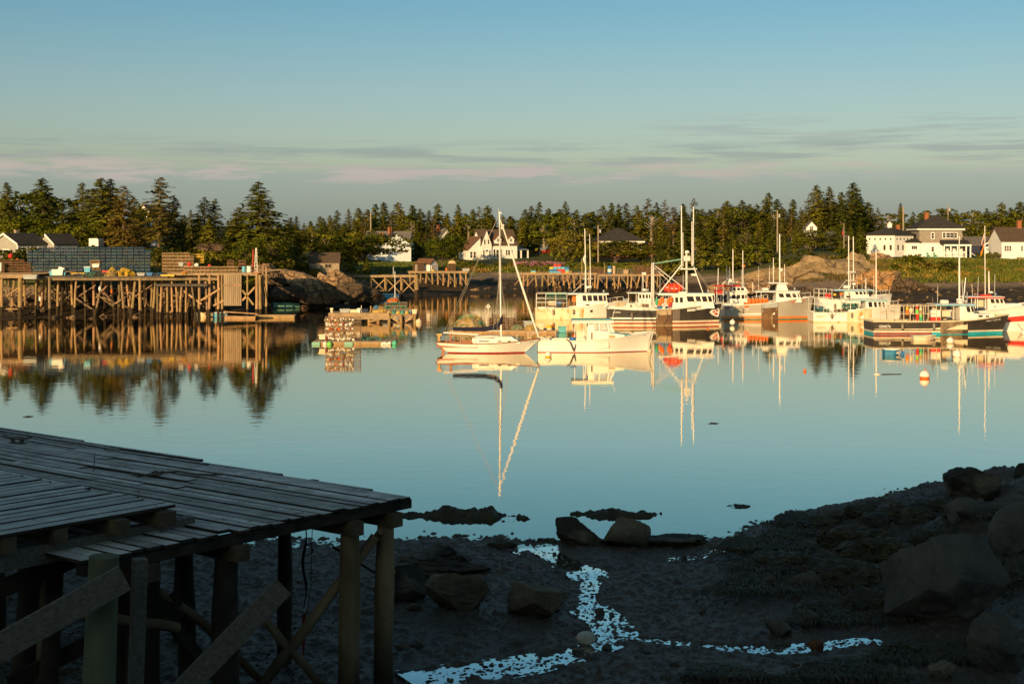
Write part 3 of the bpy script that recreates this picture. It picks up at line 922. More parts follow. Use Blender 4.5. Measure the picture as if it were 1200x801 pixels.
# loose stones on the mud: nobody could count them
mb = MB()
rs = random.Random(11)
ico = bmesh.new()
bmesh.ops.create_icosphere(ico, subdivisions=1, radius=1)
iv = [v.co.copy() for v in ico.verts]
fi = [[v.index for v in f.verts] for f in ico.faces]
ico.free()
for k in range(4200):
    qx, qy = rs.uniform(200, 1200), 640 + (rs.random() ** 1.3) * 170
    d = WD(qy, .25)
    x, y = X(qx, d), d
    r = (.012 + .045 * rs.random() ** 4) * (1.9 if rs.random() < .04 else 1)
    z = nz_at(x, y) + r * .3
    M = Matrix.Translation((x, y, z)) @ Matrix.Rotation(rs.uniform(0, 6), 4, 'Z') @ Matrix.Diagonal((r * rs.uniform(.8, 1.5), r * rs.uniform(.7, 1.1), r * rs.uniform(.5, .8), 1))
    mb.add([M @ (v * rs.uniform(.85, 1.1)) for v in iv], fi)
for k in range(2600):                      # the brook's bed is full of small stones that break its surface
    L = (BROOK, BROOK, BROOK, BRANCH, SIDE)[k % 5]
    i = rs.randrange(len(L) - 1)
    q = rs.random()
    (ax_, ay_, aw_), (bx_, by_, bw_) = L[i], L[i + 1]
    qx, qy, qw = ax_ + (bx_ - ax_) * q, ay_ + (by_ - ay_) * q, aw_ + (bw_ - aw_) * q
    qx, qy = qx + rs.gauss(0, 1.0) * qw, qy + rs.gauss(0, .22) * qw
    d = WD(qy, .2)
    x, y = X(qx, d), d
    r = .018 + .04 * rs.random() ** 2.5
    M = Matrix.Translation((x, y, nz_at(x, y) - .012 + r * .12)) @ Matrix.Rotation(rs.uniform(0, 6), 4, 'Z') @ Matrix.Diagonal((r * rs.uniform(.9, 1.7), r * rs.uniform(.8, 1.2), r * rs.uniform(.5, .8), 1))
    mb.add([M @ (v * rs.uniform(.85, 1.1)) for v in iv], fi)
M_STONE = mat('beach_stones', (0.13, 0.10, 0.078), (0.065, 0.052, 0.045), scale=.8, rough=.7, island=.75, spec=.3)
tag(mb.build('pebbles', M_STONE, smooth=True), kind='stuff')
# the lost lobster buoy beside the brook
M_OFFWHITE = mat('weathered_white', (0.55, 0.52, 0.46), (0.38, 0.34, 0.28), scale=5, rough=.6)
M_CREAMEND = mat('buoy_end', (0.45, 0.33, 0.22), (0.3, 0.22, 0.15), scale=8, rough=.7)
p = P(687, 757, WD(757, .3))
t = thing('lobster_buoy', 'bleached white lobster buoy stranded on the mud beside the brook', 'buoy', (p.x, p.y, nz_at(p.x, p.y) + .15), R(-35))
MB().lathe([(.06, -.19), (.11, -.17), (.145, -.08), (.15, .05), (.13, .14), (.08, .19)], 16, M=Matrix.Rotation(R(82), 4, 'Y')).build('float_body', M_OFFWHITE, t, smooth=True)
MB().lathe([(.045, -.26), (.045, -.18)], 10, M=Matrix.Rotation(R(82), 4, 'Y')).build('spindle', M_CREAMEND, t)
# ---------------------------------------------------------------- trees and undergrowth on the far shore
M_BARK = mat('bark', (0.16, 0.12, 0.085), (0.085, 0.065, 0.05), scale=4, rough=0.95, bump=0.5, spec=0.1)
M_PALEBARK = mat('pale_bark', (0.36, 0.30, 0.23), (0.24, 0.19, 0.14), scale=4, rough=0.95, spec=0.1)
def leafmat(name, a, b, rand=.30):
    return mat(name, a, b, scale=.45, rough=.75, spec=.12, rand=rand, island=.28, trans=.36, lo=.38, hi=.62)
M_SPRUCE = leafmat('spruce_needles', (0.185, 0.190, 0.014), (0.115, 0.135, 0.014))
M_SPRUCE2 = leafmat('dark_spruce_needles', (0.130, 0.140, 0.016), (0.080, 0.096, 0.014))
M_OLDSPRUCE = leafmat('thin_spruce_needles', (0.200, 0.165, 0.022), (0.128, 0.115, 0.018))
M_LEAF = leafmat('broad_leaves', (0.205, 0.210, 0.014), (0.130, 0.150, 0.013))
M_LEAF2 = leafmat('bright_leaves', (0.260, 0.245, 0.030), (0.180, 0.180, 0.026))
M_SHRUB = leafmat('shrub_leaves', (0.150, 0.152, 0.014), (0.090, 0.102, 0.012))

def crown_mesh(cr, m, outs, r, soft=.45):
    """Leaf cards wound to face away from the crown's middle and shaded with soft outward normals."""
    v = np.array(cr.v).reshape(-1, 4, 3)
    o = np.array(outs)
    fn = np.cross(v[:, 2] - v[:, 0], v[:, 3] - v[:, 1])
    flip = (fn * o).sum(1) < 0
    v[flip] = v[flip][:, ::-1]
    o = o + np.random.default_rng(r.randrange(9999)).normal(0, soft, o.shape)
    o /= np.linalg.norm(o, axis=1, keepdims=True)
    cr.v = [tuple(p) for p in v.reshape(-1, 3)]
    return cr.mesh('crown', m, recalc=False, normals=[tuple(p) for p in np.repeat(o, 4, 0)])
def spruce(seed, Ht, wid, n, bare=.08, sparse=0.0, droop=.25, card=.55, per=11, power=.85, m=None, top_clump=False):
    """Trunk mesh and crown mesh of a conifer of height Ht: whorled branches hung with small sprays."""
    r = random.Random(seed)
    tr = MB()
    bend = r.uniform(-.25, .25)
    pts = [(bend * math.sin(t * 2.2), .1 * math.sin(t * 3 + seed), Ht * t) for t in [i / 9 for i in range(10)]]
    tr.tube(pts, [max(.02, .017 * Ht * (1 - .94 * i / 9)) for i in range(10)], 7)
    cr = MB()
    outs = []
    gap = [r.uniform(0, 6.28) for _ in range(6)]
    for i in range(n):
        t = bare + (1 - bare) * ((i + r.random()) / n) ** .92
        z = Ht * t
        env = wid * (max(0.0, 1 - (t - bare) / (1 - bare)) ** power) * (0.45 + .55 * min(1, (t - bare) / .10 + .15)) + .12
        a = r.uniform(0, 6.283)
        lay = int(t * 9)
        env *= 0.72 + .42 * (.5 + .5 * math.sin(a * 2 + gap[lay % 6])) * r.uniform(.6, 1.15)
        if r.random() < sparse * (.5 + .5 * math.sin(t * 31 + a)):
            continue
        L = env * r.uniform(.75, 1.12)
        x0, y0 = bend * math.sin(t * 2.2), .1 * math.sin(t * 3 + seed)
        up = .32 * (t - .45) - droop * (1 - t)
        e = Vector((math.cos(a) * L, math.sin(a) * L, L * up))
        if L > .8:
            tr.tube([(x0, y0, z), Vector((x0, y0, z)) + e * .9], [.012 * L + .012, .008], 3, cap=False)
        k = max(3, int(per * L / max(wid, .1)) + 2)
        for j in range(k):
            s = .18 + .86 * (j + r.random()) / k
            p = Vector((x0, y0, z)) + e * s + Vector((0, 0, -.12 * L * s * s)) + Vector((r.gauss(0, .10), r.gauss(0, .10), r.gauss(0, .07))) * (L * .5 + .3)
            c = card * r.uniform(.55, 1.2) * (.55 + .45 * min(1, L / wid + .25))
            d = Vector((math.cos(a + r.gauss(0, .7)), math.sin(a + r.gauss(0, .7)), up - r.uniform(.05, .5))).normalized()
            q = d.cross(Vector((r.gauss(0, .5), r.gauss(0, .5), 1))).normalized()
            cr.add([p - d * c * .5, p + q * c * .30 - d * c * .05, p + d * c * .62, p - q * c * .30 - d * c * .02], [(0, 1, 2, 3)])
            outs.append((math.cos(a), math.sin(a), .35))
    return tr.mesh('trunk', M_BARK, True), crown_mesh(cr, m or M_SPRUCE, outs, r)
def broad(seed, Ht, wid, n, card=.42, bare=.22, m=None, flat=.55, fine=1.0, bark=None, lobes=26):
    """Broadleaf or pine: limbs carrying uneven leaf clumps with gaps between them."""
    r = random.Random(seed)
    tr = MB()
    cr = MB()
    outs = []
    top = Ht * .72
    tr.tube([(0, 0, -.2), (.1, .05, Ht * bare * .7), (.15, 0, Ht * bare * 1.2), (.05, .1, top)], [.028 * Ht, .022 * Ht, .018 * Ht, .03], 7)
    cz, rz_ = Ht * (bare + (1 - bare) / 2), Ht * (1 - bare) / 2
    for k in range(lobes):
        th, ph = r.uniform(0, 6.283), math.acos(r.uniform(-.85, 1))
        rad = r.uniform(.55, .98)
        c = Vector((math.cos(th) * math.sin(ph) * wid * rad, math.sin(th) * math.sin(ph) * wid * rad, cz + math.cos(ph) * rz_ * rad * .92))
        rl = wid * r.uniform(.22, .46)
        base = Vector((.1, 0, max(Ht * bare * .8, c.z - rl * 1.6)))
        tr.tube([base, base.lerp(c, .55) + Vector((0, 0, .15)), c], [.010 * Ht, .006 * Ht, .012], 4, cap=False)
        for j in range(int(n / lobes)):
            v = Vector((r.gauss(0, 1), r.gauss(0, 1), r.gauss(0, 1))).normalized()
            p = c + Vector((v.x * rl, v.y * rl, v.z * rl * flat)) * r.uniform(.55, 1.08)
            s = card * r.uniform(.5, 1.2) * fine
            d = Vector((r.gauss(0, 1), r.gauss(0, 1), r.gauss(0, .6))).normalized()
            q = d.cross(v + Vector((r.gauss(0, .4), r.gauss(0, .4), r.gauss(0, .4)))).normalized()
            cr.add([p - d * s * .5, p + q * s * .36, p + d * s * .5, p - q * s * .36], [(0, 1, 2, 3)])
            ov = v * .8 + (c - Vector((0, 0, cz))) / wid * .6 + Vector((0, 0, .2))
            outs.append(tuple(ov))
    return tr.mesh('trunk', bark or M_BARK, True), crown_mesh(cr, m or M_LEAF, outs, r)
KIND = {   # kind -> [(trunk mesh, crown mesh, height)]
    'spruce': [(*spruce(10 + i, 13, w, n, b, sp, dr, .74, pr, .56), 13) for i, (w, n, b, sp, dr, pr) in enumerate(((3.0, 300, .04, .05, .22, 14), (2.6, 270, .06, .2, .3, 13), (3.4, 320, .04, .1, .2, 15), (2.2, 250, .08, .15, .3, 12), (2.8, 260, .10, .3, .28, 13), (3.2, 310, .05, .2, .15, 14)))],
    'dark_spruce': [(*spruce(30 + i, 13, w, n, b, .12, .28, .72, pr, .6, m=M_SPRUCE2), 13) for i, (w, n, b, pr) in enumerate(((2.4, 210, .06, 11), (2.0, 190, .1, 10), (2.8, 220, .05, 12)))],
    'thin_spruce': [(*spruce(40 + i, 14, w, n, b, .55, .18, .62, pr, .6, M_OLDSPRUCE), 14) for i, (w, n, b, pr) in enumerate(((2.3, 150, .22, 11), (2.0, 130, .35, 10), (2.5, 160, .15, 12)))],
    'broadleaf': [(*broad(50 + i, 8, w, n, .5, b, m), 8) for i, (w, n, b, m) in enumerate(((3.3, 1700, .18, M_LEAF), (2.9, 1500, .15, M_LEAF), (3.8, 1900, .2, M_SHRUB), (3.0, 1500, .12, M_LEAF2)))],
    'birch': [(*broad(60 + i, 11, w, n, .42, .32, M_LEAF, bark=M_PALEBARK, lobes=18), 11) for i, (w, n) in enumerate(((2.2, 900), (2.6, 1000)))],
    'shrub': [(*broad(70 + i, 2.2, 1.5, 520, .34, .05, m, .8, lobes=14), 2.2) for i, m in enumerate((M_SHRUB, M_LEAF, M_LEAF2))],
}
# fine versions for the big trees that stand nearest, behind the wharf with the blue traps
FINE = {
    'wide_fir': (*spruce(81, 14, 4.1, 430, .05, .08, .12, .60, 22, .80, M_SPRUCE), 14),
    'dense_spruce': (*spruce(82, 14, 3.4, 420, .05, .05, .25, .56, 20, .62, M_SPRUCE), 14),
    'dense_spruce_b': (*spruce(86, 14, 3.0, 400, .04, .1, .25, .56, 19, .7, M_SPRUCE2), 14),
    'gaunt_spruce': (*spruce(83, 15, 3.0, 230, .20, .45, .02, .58, 18, .45, M_OLDSPRUCE), 15),
    'ragged_spruce': (*spruce(84, 14, 3.0, 300, .10, .35, .20, .56, 18, .6, M_SPRUCE2), 14),
    'layered_spruce': (*spruce(85, 14, 3.8, 340, .06, .25, .05, .58, 20, .62, M_OLDSPRUCE), 14),
    'low_spruce': (*spruce(87, 9, 3.4, 360, .02, .05, .15, .55, 20, .9, M_SPRUCE), 9),
    'bushy_pine': (*broad(88, 10, 4.2, 4200, .42, .12, M_SPRUCE, .5, lobes=40), 10),
    'broadleaf_big': (*broad(89, 9, 3.9, 4200, .42, .15, M_LEAF, .6, lobes=40), 9),
    'flat_pine': (*broad(90, 9, 5.6, 4600, .42, .38, M_SPRUCE, .35, lobes=36), 9),
    'bright_broadleaf': (*broad(91, 9, 3.4, 3400, .42, .12, M_LEAF2, .6, lobes=34), 9),
}
def plant(name, meshes, label, cat, x, y, top=None, z=None, group=None, wide=1.0, seed=0):
    tm, cm, h0 = meshes
    z0 = gz(x, y) - .15 if z is None else z
    s = 1.0 if top is None else max(.12, (top - z0) / h0)
    t = thing(name, label, cat, (x, y, z0), random.Random(seed).uniform(0, 6.28), group)
    t.scale = (s * wide, s * wide, s)
    link('trunk', tm, t)
    link('crown', cm, t)
    return t
def big(kind, px, pytop, d, label, wide=1.0, name='spruce_tree', seed=0):
    return plant(name, FINE[kind], label, 'tree', X(px, d), d, Z(pytop, d), None, None, wide * 1.5, seed or px)
big('dense_spruce_b', 8, 214, 262, 'dark spruce rising above the leafy trees over the grey gabled cottage', .95)
big('dense_spruce', 48, 209, 250, 'dense spruce with bushy top behind the grey gabled cottage', 1.05)
big('ragged_spruce', 72, 232, 262, 'darkest narrow spruce close beside the dense one above the blue trap wall', .6)
big('layered_spruce', 97, 214, 256, 'open grey-green spruce with tiered boughs beside the tallest dense clump', .9)
big('dense_spruce', 117, 209, 244, 'tall full spruce at the heart of the clump above the blue trap wall', 1.35, seed=5)
big('dense_spruce_b', 131, 210, 246, 'spruce joined to the full one, its top slightly leaning', 1.15, seed=9)
big('layered_spruce', 146, 218, 232, 'broad spruce with sunlit layered boughs over the end of the blue trap wall', 1.0, seed=2)
big('dense_spruce', 163, 240, 240, 'shorter spruce hiding the brown house roof', .8, seed=21)
big('gaunt_spruce', 187, 208, 226, 'gaunt tall spruce with bare trunk and flat sparse boughs', 1.0)
big('ragged_spruce', 203, 229, 230, 'ragged spruce shouldering the gaunt tall one', .9)
big('ragged_spruce', 239, 231, 234, 'dark ragged spruce, the first of a close pair above the tan trap stack', .95, seed=31)
big('ragged_spruce', 253, 233, 236, 'dark ragged spruce, the second of the close pair, nearer the big fir', .95, seed=37)
big('low_spruce', 246, 256, 216, 'low sunlit spruce standing in front of the dark close pair', .95)
big('dense_spruce_b', 224, 246, 244, 'small dark spruce between the gaunt tall one and the close pair', .7, seed=44)
big('wide_fir', 303, 213, 222, 'great shapely fir, tallest and widest, above the wharf end with the barrels', 1.2)
big('dense_spruce', 281, 243, 224, 'full spruce leaning on the side of the great fir', 1.2, seed=52)
big('bushy_pine', 317, 272, 216, 'bushy pine at the foot of the great fir, over the rocks', .85, 'pine_tree')
big('broadleaf_big', 16, 250, 236, 'leafy tree mass behind the grey gabled cottage roof', 1.1, 'broadleaf_tree')
big('broadleaf_big', 45, 262, 232, 'leafy tree between the cottage and the blue trap wall', .9, 'broadleaf_tree', 3)
big('broadleaf_big', 80, 258, 230, 'yellowish leafy tree rising over the middle of the blue trap wall', .9, 'broadleaf_tree', 8)
big('bushy_pine', 288, 280, 208, 'dark bushy growth on the knoll behind the tan traps', .8, 'pine_tree', 4)
big('flat_pine', 428, 270, 262, 'flat-topped pine spreading over the shaded blue-white house', .95, 'pine_tree', 3)
big('low_spruce', 430, 300, 246, 'small round spruce on the lawn before the shaded blue-white house', .62)
big('bright_broadleaf', 480, 276, 345, 'bright yellow-green tree beside the shaded blue-white house', .8, 'broadleaf_tree')
big('broadleaf_big', 518, 276, 300, 'spreading leafy tree behind the little white shed on the dock', .85, 'broadleaf_tree', 6)
big('broadleaf_big', 529, 272, 318, 'leafy tree with forked trunk on the lawn by the white gabled house', .75, 'broadleaf_tree', 7)
big('bright_broadleaf', 664, 264, 318, 'large cone-shaped green tree next to the red barn', .95, 'broadleaf_tree', 9)
big('broadleaf_big', 722, 280, 316, 'leafy tree covering the front of the dark-roofed brick house', 2.7, 'broadleaf_tree', 10)
big('bright_broadleaf', 752, 296, 318, 'bright low bush-like tree at the side of the brick house', .7, 'broadleaf_tree', 11)
big('broadleaf_big', 773, 283, 314, 'olive round tree past the brick house, over the wharf traps', 1.35, 'broadleaf_tree', 12)
for px, py, d in ((871, 258, 300), (887, 262, 285)):
    pass
big('dense_spruce', 956, 217, 352, 'tall pointed spruce, first of the three above the tawny outcrop', 1.0, seed=61)
big('dense_spruce_b', 971, 219, 356, 'tall pointed spruce, middle of the three above the tawny outcrop', 1.0, seed=62)
big('dense_spruce', 999, 214, 352, 'tallest pointed spruce, nearest to the white harbour house', 1.0, seed=63)
big('bushy_pine', 951, 267, 270, 'rounded bushy pine hiding most of the white cottage above the outcrop', 1.35, 'pine_tree', 64)
big('dense_spruce_b', 961, 257, 288, 'slim dark spruce crossing the gable of the white cottage above the outcrop', .55, seed=67)
big('low_spruce', 984, 264, 274, 'small full spruce beside the flagpole above the outcrop', 1.2, seed=66)
big('dense_spruce', 1055, 238, 380, 'lone pointed spruce behind the hip roof of the white annex', .55, seed=65)

# the wooded ridge: each tree on its own, tallest line matching the skyline
SKY = [(335, 262), (350, 252), (362, 250), (400, 246), (420, 248), (440, 243), (468, 237), (500, 238), (520, 246), (545, 239), (560, 244), (585, 246), (620, 242), (645, 239), (690, 236), (720, 240), (748, 236), (780, 238), (805, 233), (830, 237), (858, 231), (880, 228), (905, 228), (930, 238), (950, 232), (975, 228), (1000, 226), (1025, 242), (1050, 250), (1080, 243), (1105, 238), (1120, 241), (1150, 248), (1170, 243), (1185, 236), (1215, 238), (1260, 238)]
def region(px):
    for lim, s in ((430, 'behind the brown shingled shed'), (540, 'behind the blue-white house and the shed lawn'), (625, 'behind the white gabled house'), (700, 'between the red barn and the brick house'),
                   (790, 'behind the dark-roofed brick house'), (880, 'behind the black mast boat'), (950, 'behind the grey lobster boat'), (1020, 'above the tawny rock outcrop'), (1130, 'behind the white harbour house')):
        if px < lim:
            return s
    return 'behind the blue cottage'
rt = random.Random(19)
DESC = {'spruce': 'olive spruce on the ridge', 'dark_spruce': 'dark pointed spruce on the ridge', 'thin_spruce': 'thin sparse spruce on the ridge', 'broadleaf': 'rounded leafy tree on the ridge', 'birch': 'pale-trunked leafy tree on the ridge'}
NAMES = {'spruce': 'spruce_tree', 'dark_spruce': 'spruce_tree', 'thin_spruce': 'spruce_tree', 'broadleaf': 'broadleaf_tree', 'birch': 'birch_tree'}
def ridge_tree(kind, px, pytop, d, where=None):
    t = plant(NAMES[kind], rt.choice(KIND[kind]), DESC[kind] + ' ' + (where or region(px)), 'tree', X(px, d), d, Z(pytop, d), None, DESC[kind] + ' ' + (where or region(px)), rt.uniform(1.2, 1.75), rt.random())
    return t
n_ridge = 0
px = 338.0
while px < 1240:                                            # skyline row
    py = np.interp(px, [s[0] for s in SKY], [s[1] for s in SKY]) + rt.choice((-4, -2, 0, 3, 7, 11, 5, 9))
    k = rt.choices(('spruce', 'dark_spruce', 'thin_spruce', 'birch'), (6, 3, 2, 1))[0]
    if 1075 < px < 1112 or 1122 < px < 1150:
        k, py = rt.choice(('broadleaf', 'birch')), py - 1
    ridge_tree(k, px, py, rt.uniform(370, 430))
    px += rt.uniform(7, 13)
    n_ridge += 1
px = 335.0
while px < 1240:                                            # second row, a little lower
    py = np.interp(px, [s[0] for s in SKY], [s[1] for s in SKY]) + rt.uniform(6, 16)
    ridge_tree(rt.choices(('spruce', 'dark_spruce', 'thin_spruce', 'broadleaf', 'birch'), (6, 2, 2, 2, 2))[0], px, py, rt.uniform(360, 380) if 420 < px < 655 or 690 < px < 772 else rt.uniform(330, 372))
    px += rt.uniform(9, 15)
    n_ridge += 1
FREE = [(335, 440, 300, 262, 282), (485, 528, 340, 262, 274), (655, 698, 335, 262, 280), (760, 905, 300, 262, 285), (780, 915, 278, 270, 296), (870, 945, 300, 252, 280), (900, 942, 268, 266, 284), (962, 1016, 285, 262, 282), (970, 1016, 318, 256, 276)]
for a, b, d, y0, y1 in FREE:
    px = a + 4
    while px < b:
        k = rt.choices(('spruce', 'broadleaf', 'birch', 'thin_spruce', 'dark_spruce'), (7, 1, 2, 2, 2))[0]
        dd_ = d + rt.uniform(-14, 22)
        ridge_tree(k, px, rt.uniform(y0, y1), dd_)
        px += rt.uniform(10, 17)
        n_ridge += 1
for px, py, d in ((-30, 240, 250), (-60, 230, 262), (-14, 236, 272), (-90, 222, 258), (1255, 236, 360), (1275, 240, 370), (1300, 238, 380)):
    ridge_tree(rt.choice(('spruce', 'dark_spruce')), px, py, d, 'beyond the edge of the harbour view')
for px, py, d in ((24, 222, 275), (62, 226, 270), (86, 238, 270), (110, 224, 268), (156, 232, 262), (176, 238, 262), (215, 252, 262), (232, 250, 262), (266, 258, 258), (330, 262, 250), (340, 255, 262), (350, 272, 240), (368, 274, 246), (382, 270, 252)):
    ridge_tree(rt.choice(('spruce', 'dark_spruce', 'broadleaf')), px, py, d, 'among the big trees behind the blue trap wall' if px < 270 else 'past the great fir')
for k in range(34):
    px = rt.uniform(-560, -40) if k % 2 else rt.uniform(1270, 1640)
    d = rt.uniform(215, 330) if k % 2 else rt.uniform(300, 400)
    ridge_tree(rt.choice(('spruce', 'dark_spruce', 'broadleaf')), px, 285 - rt.uniform(30, 62) * 260 / d, d, 'beyond the edge of the harbour view')
# shrubs: on the knoll, along the banks and round the houses
def shrub(px, py, d, hpx, label, wide=1.0, m=None):
    x, y = X(px, d), d
    z = gz(x, y) - .1
    plant('shrub', KIND['shrub'][rt.randrange(3) if m is None else m], label, 'shrub', x, y, z + hpx * d / F, z, label, wide, rt.random())
for k in range(26):
    px = rt.uniform(205, 375)
    shrub(px, 0, rt.uniform(198, 216) if px < 330 else rt.uniform(212, 226), rt.uniform(10, 22), 'olive shrub on the knoll behind the tan trap stack', 1.2)
for k in range(16):
    shrub(rt.uniform(-10, 190), 0, rt.uniform(203, 214), rt.uniform(14, 26), 'shrub growing behind the blue trap wall', 1.2)
for k in range(34):
    shrub(540 + k * 7 + rt.uniform(-3, 3), 0, rt.uniform(291, 302), rt.uniform(5, 8), 'shrub in the thick hedge bank below the white gabled house', 1.25)
for k in range(16):
    shrub(rt.uniform(770, 905), 0, rt.uniform(262, 276), rt.uniform(14, 26), 'shrub at the wood edge behind the moored fishing boats', 1.2)
for px, d, h in ((450, 262, 12), (412, 252, 12), (444, 256, 8), (396, 250, 14), (460, 258, 9), (420, 246, 9), (402, 262, 18), (388, 258, 18)):
    shrub(px, 0, d, h, 'shrub on the lawn slope below the shaded blue-white house', 1.3)
for px, d, h in ((479, 326, 14),):
    shrub(px, 0, d, h, 'round dark bush on the lawn by the white porch posts', 1.1, 0)
for k in range(14):
    shrub(rt.uniform(1000, 1120), 0, rt.uniform(236, 250), rt.uniform(7, 14), 'shrub on the grass bank below the white harbour house', 1.3)
for px, d, h in ((951, 288, 17), (946, 286, 13), (955, 287, 13)):
    shrub(px, 0, d, h, 'leafy shrub in front of the white cottage above the outcrop', 1.2)
for px, d, h in ((1150, 282, 9), (1158, 280, 8), (1164, 283, 9), (985, 240, 10), (975, 236, 8), (1002, 238, 9), (993, 246, 14), (930, 240, 12), (915, 244, 16), (944, 246, 14)):
    shrub(px, 0, d, h, 'shrub on the green by the flagpole and the blue cottage' if px > 1100 else 'shrub along the top of the tawny outcrop', 1.2)
# meadow grass and flowers on the banks: nobody could count them
def meadow(zones, n, m, hgt, seed, name='grass', wd=.12):
    r = random.Random(seed)
    ks = [r.choice(zones) for _ in range(n)]
    pxs = np.array([r.uniform(z[0], z[1]) for z in ks])
    ds = np.array([r.uniform(z[2], z[3]) for z in ks])
    xs_ = (pxs - 600) / F * ds
    zs = far_h(xs_, ds)
    mb = MB()
    for x, y, z in zip(xs_, ds, zs):
        if z < 2.6:
            continue
        a = r.uniform(0, 3.14)
        h = hgt * r.uniform(.4, 1.2)
        w = wd * r.uniform(.6, 1.5)
        dx, dy = math.cos(a) * w, math.sin(a) * w
        lx, ly = r.gauss(0, h * .3), r.gauss(0, h * .3)
        mb.add([(x - dx, y - dy, z - .05), (x + dx, y + dy, z - .05), (x + dx * .3 + lx, y + dy * .3 + ly, z + h), (x - dx * .3 + lx, y - dy * .3 + ly, z + h)], [(0, 1, 2, 3)])
    tag(mb.build(name, m), kind='stuff')
BANK = [(1000, 1260, 232, 262), (1040, 1260, 228, 250), (1080, 1260, 236, 256)]
M_GRASS = mat('bank_grass', (0.140, 0.152, 0.024), (0.085, 0.105, 0.020), scale=.12, rough=.85, spec=.1, island=.45, trans=.2, world=True, c3=(0.27, 0.17, 0.035), s3=.22, t3=.55)
meadow(BANK, 22000, M_GRASS, .55, 4)
M_GOLD = mat('goldenrod', (0.30, 0.20, 0.03), (0.20, 0.15, 0.03), scale=1, rough=.9, spec=.1, island=.3)
meadow([(1040, 1130, 232, 252), (1060, 1110, 230, 246)], 900, M_GOLD, .6, 5, 'grass', .16)
M_DRY = mat('dry_grass', (0.19, 0.125, 0.040), (0.13, 0.095, 0.030), scale=.3, rough=.9, spec=.1, island=.35, trans=.2)
meadow([(900, 1060, 224, 250), (300, 420, 210, 240), (1000, 1045, 226, 246)], 6000, M_DRY, .45, 6)
M_LAWN = mat('lawn_grass', (0.130, 0.150, 0.024), (0.095, 0.120, 0.022), scale=.2, rough=.9, spec=.1, island=.25, trans=.2, world=True)
meadow([(420, 560, 268, 330), (1060, 1260, 256, 290), (600, 780, 286, 320)], 16000, M_LAWN, .16, 7, 'grass', .22)
meadow([(540, 780, 286, 300), (190, 380, 198, 225), (-60, 200, 194, 225)], 14000, M_GRASS, .5, 8)
M_PINKF = mat('fireweed', (0.34, 0.13, 0.20), (0.22, 0.11, 0.12), scale=1, rough=.9, island=.3)
meadow([(602, 660, 296, 302)], 1500, M_PINKF, 1.0, 9, 'grass', .14)
# leafy undergrowth closing the wood's floor
mb = MB()
r = random.Random(23)
for k in range(16000):
    px, d = r.uniform(330, 1270), r.uniform(300, 450)
    if 535 < px < 645 and d < 352 or 430 < px < 530 and d < 335 or 1010 < px and d < 330 or 695 < px < 765 and d < 345:
        continue
    x = X(px, d)
    z = (9 if d > 380 else 7) - 1 + r.uniform(-1, 3.2) + (d - 340) * .02
    a = r.uniform(0, 6.28)
    s = r.uniform(.25, .7)
    v = Vector((r.gauss(0, 1), r.gauss(0, 1), r.gauss(0, 1))).normalized() * s
    q = v.cross(Vector((r.gauss(0, 1), r.gauss(0, 1), r.gauss(0, 1)))).normalized() * s * .6
    p = Vector((x, d, z))
    mb.add([p - v, p + q, p + v, p - q], [(0, 1, 2, 3)])
tag(mb.build('undergrowth', M_SHRUB), kind='stuff')
# ---------------------------------------------------------------- houses and sheds on the far shore
M_WHITE = mat('white_clapboard', (0.80, 0.79, 0.76), (0.72, 0.70, 0.66), scale=.8, rough=.7, stretch=(1, 1, 5), spec=.2)
M_TRIM = mat('white_trim', (0.82, 0.81, 0.78), (0.76, 0.75, 0.72), scale=2, rough=.6, spec=.2)
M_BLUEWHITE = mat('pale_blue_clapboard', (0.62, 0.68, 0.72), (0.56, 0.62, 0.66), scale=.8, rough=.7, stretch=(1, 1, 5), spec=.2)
M_GREYSIDE = mat('grey_siding', (0.36, 0.35, 0.31), (0.30, 0.29, 0.26), scale=.8, rough=.8, stretch=(1, 1, 5), spec=.2)
M_TAUPE = mat('taupe_shingle', (0.30, 0.26, 0.22), (0.24, 0.21, 0.18), scale=1.5, rough=.85, spec=.2)
M_SHINGLE = mat('weathered_shingle', (0.36, 0.29, 0.21), (0.24, 0.19, 0.14), scale=2.2, rough=.9, spec=.1, stretch=(1, 1, 2.5), bump=.3)
M_ROOFDK = mat('dark_roof_shingle', (0.060, 0.055, 0.052), (0.040, 0.037, 0.036), scale=1.6, rough=.9, spec=.15, stretch=(1, 1, 3))
M_ROOFBR = mat('brown_roof_shingle', (0.12, 0.085, 0.06), (0.08, 0.058, 0.045), scale=1.6, rough=.9, spec=.15, stretch=(1, 1, 3))
M_ROOFRED = mat('reddish_roof_shingle', (0.20, 0.10, 0.055), (0.13, 0.07, 0.045), scale=1.6, rough=.9, spec=.15)
M_ROOFGR = mat('grey_roof_shingle', (0.17, 0.155, 0.14), (0.12, 0.11, 0.10), scale=1.6, rough=.9, spec=.15)
M_METALROOF = mat('metal_roof', (0.20, 0.23, 0.26), (0.15, 0.17, 0.20), scale=1, rough=.5, spec=.4)
M_BRICK = mat('chimney_brick', (0.34, 0.13, 0.06), (0.24, 0.09, 0.045), scale=5, rough=.9, spec=.1)
M_REDBARN = mat('red_barn_board', (0.36, 0.035, 0.025), (0.26, 0.03, 0.02), scale=2, rough=.85, spec=.15)
M_NAVY = mat('navy_board', (0.035, 0.045, 0.085), (0.025, 0.03, 0.06), scale=2, rough=.8, spec=.2)
M_PANE = mat('window_pane', (0.030, 0.030, 0.034), (0.05, 0.045, 0.04), scale=.7, rough=.08, spec=.6)
M_DARKIN = mat('dark_opening', (0.02, 0.018, 0.016), rough=.9, spec=.1)
M_GREENPAINT = mat('green_chair_paint', (0.20, 0.42, 0.33), (0.15, 0.34, 0.27), scale=2, rough=.6)

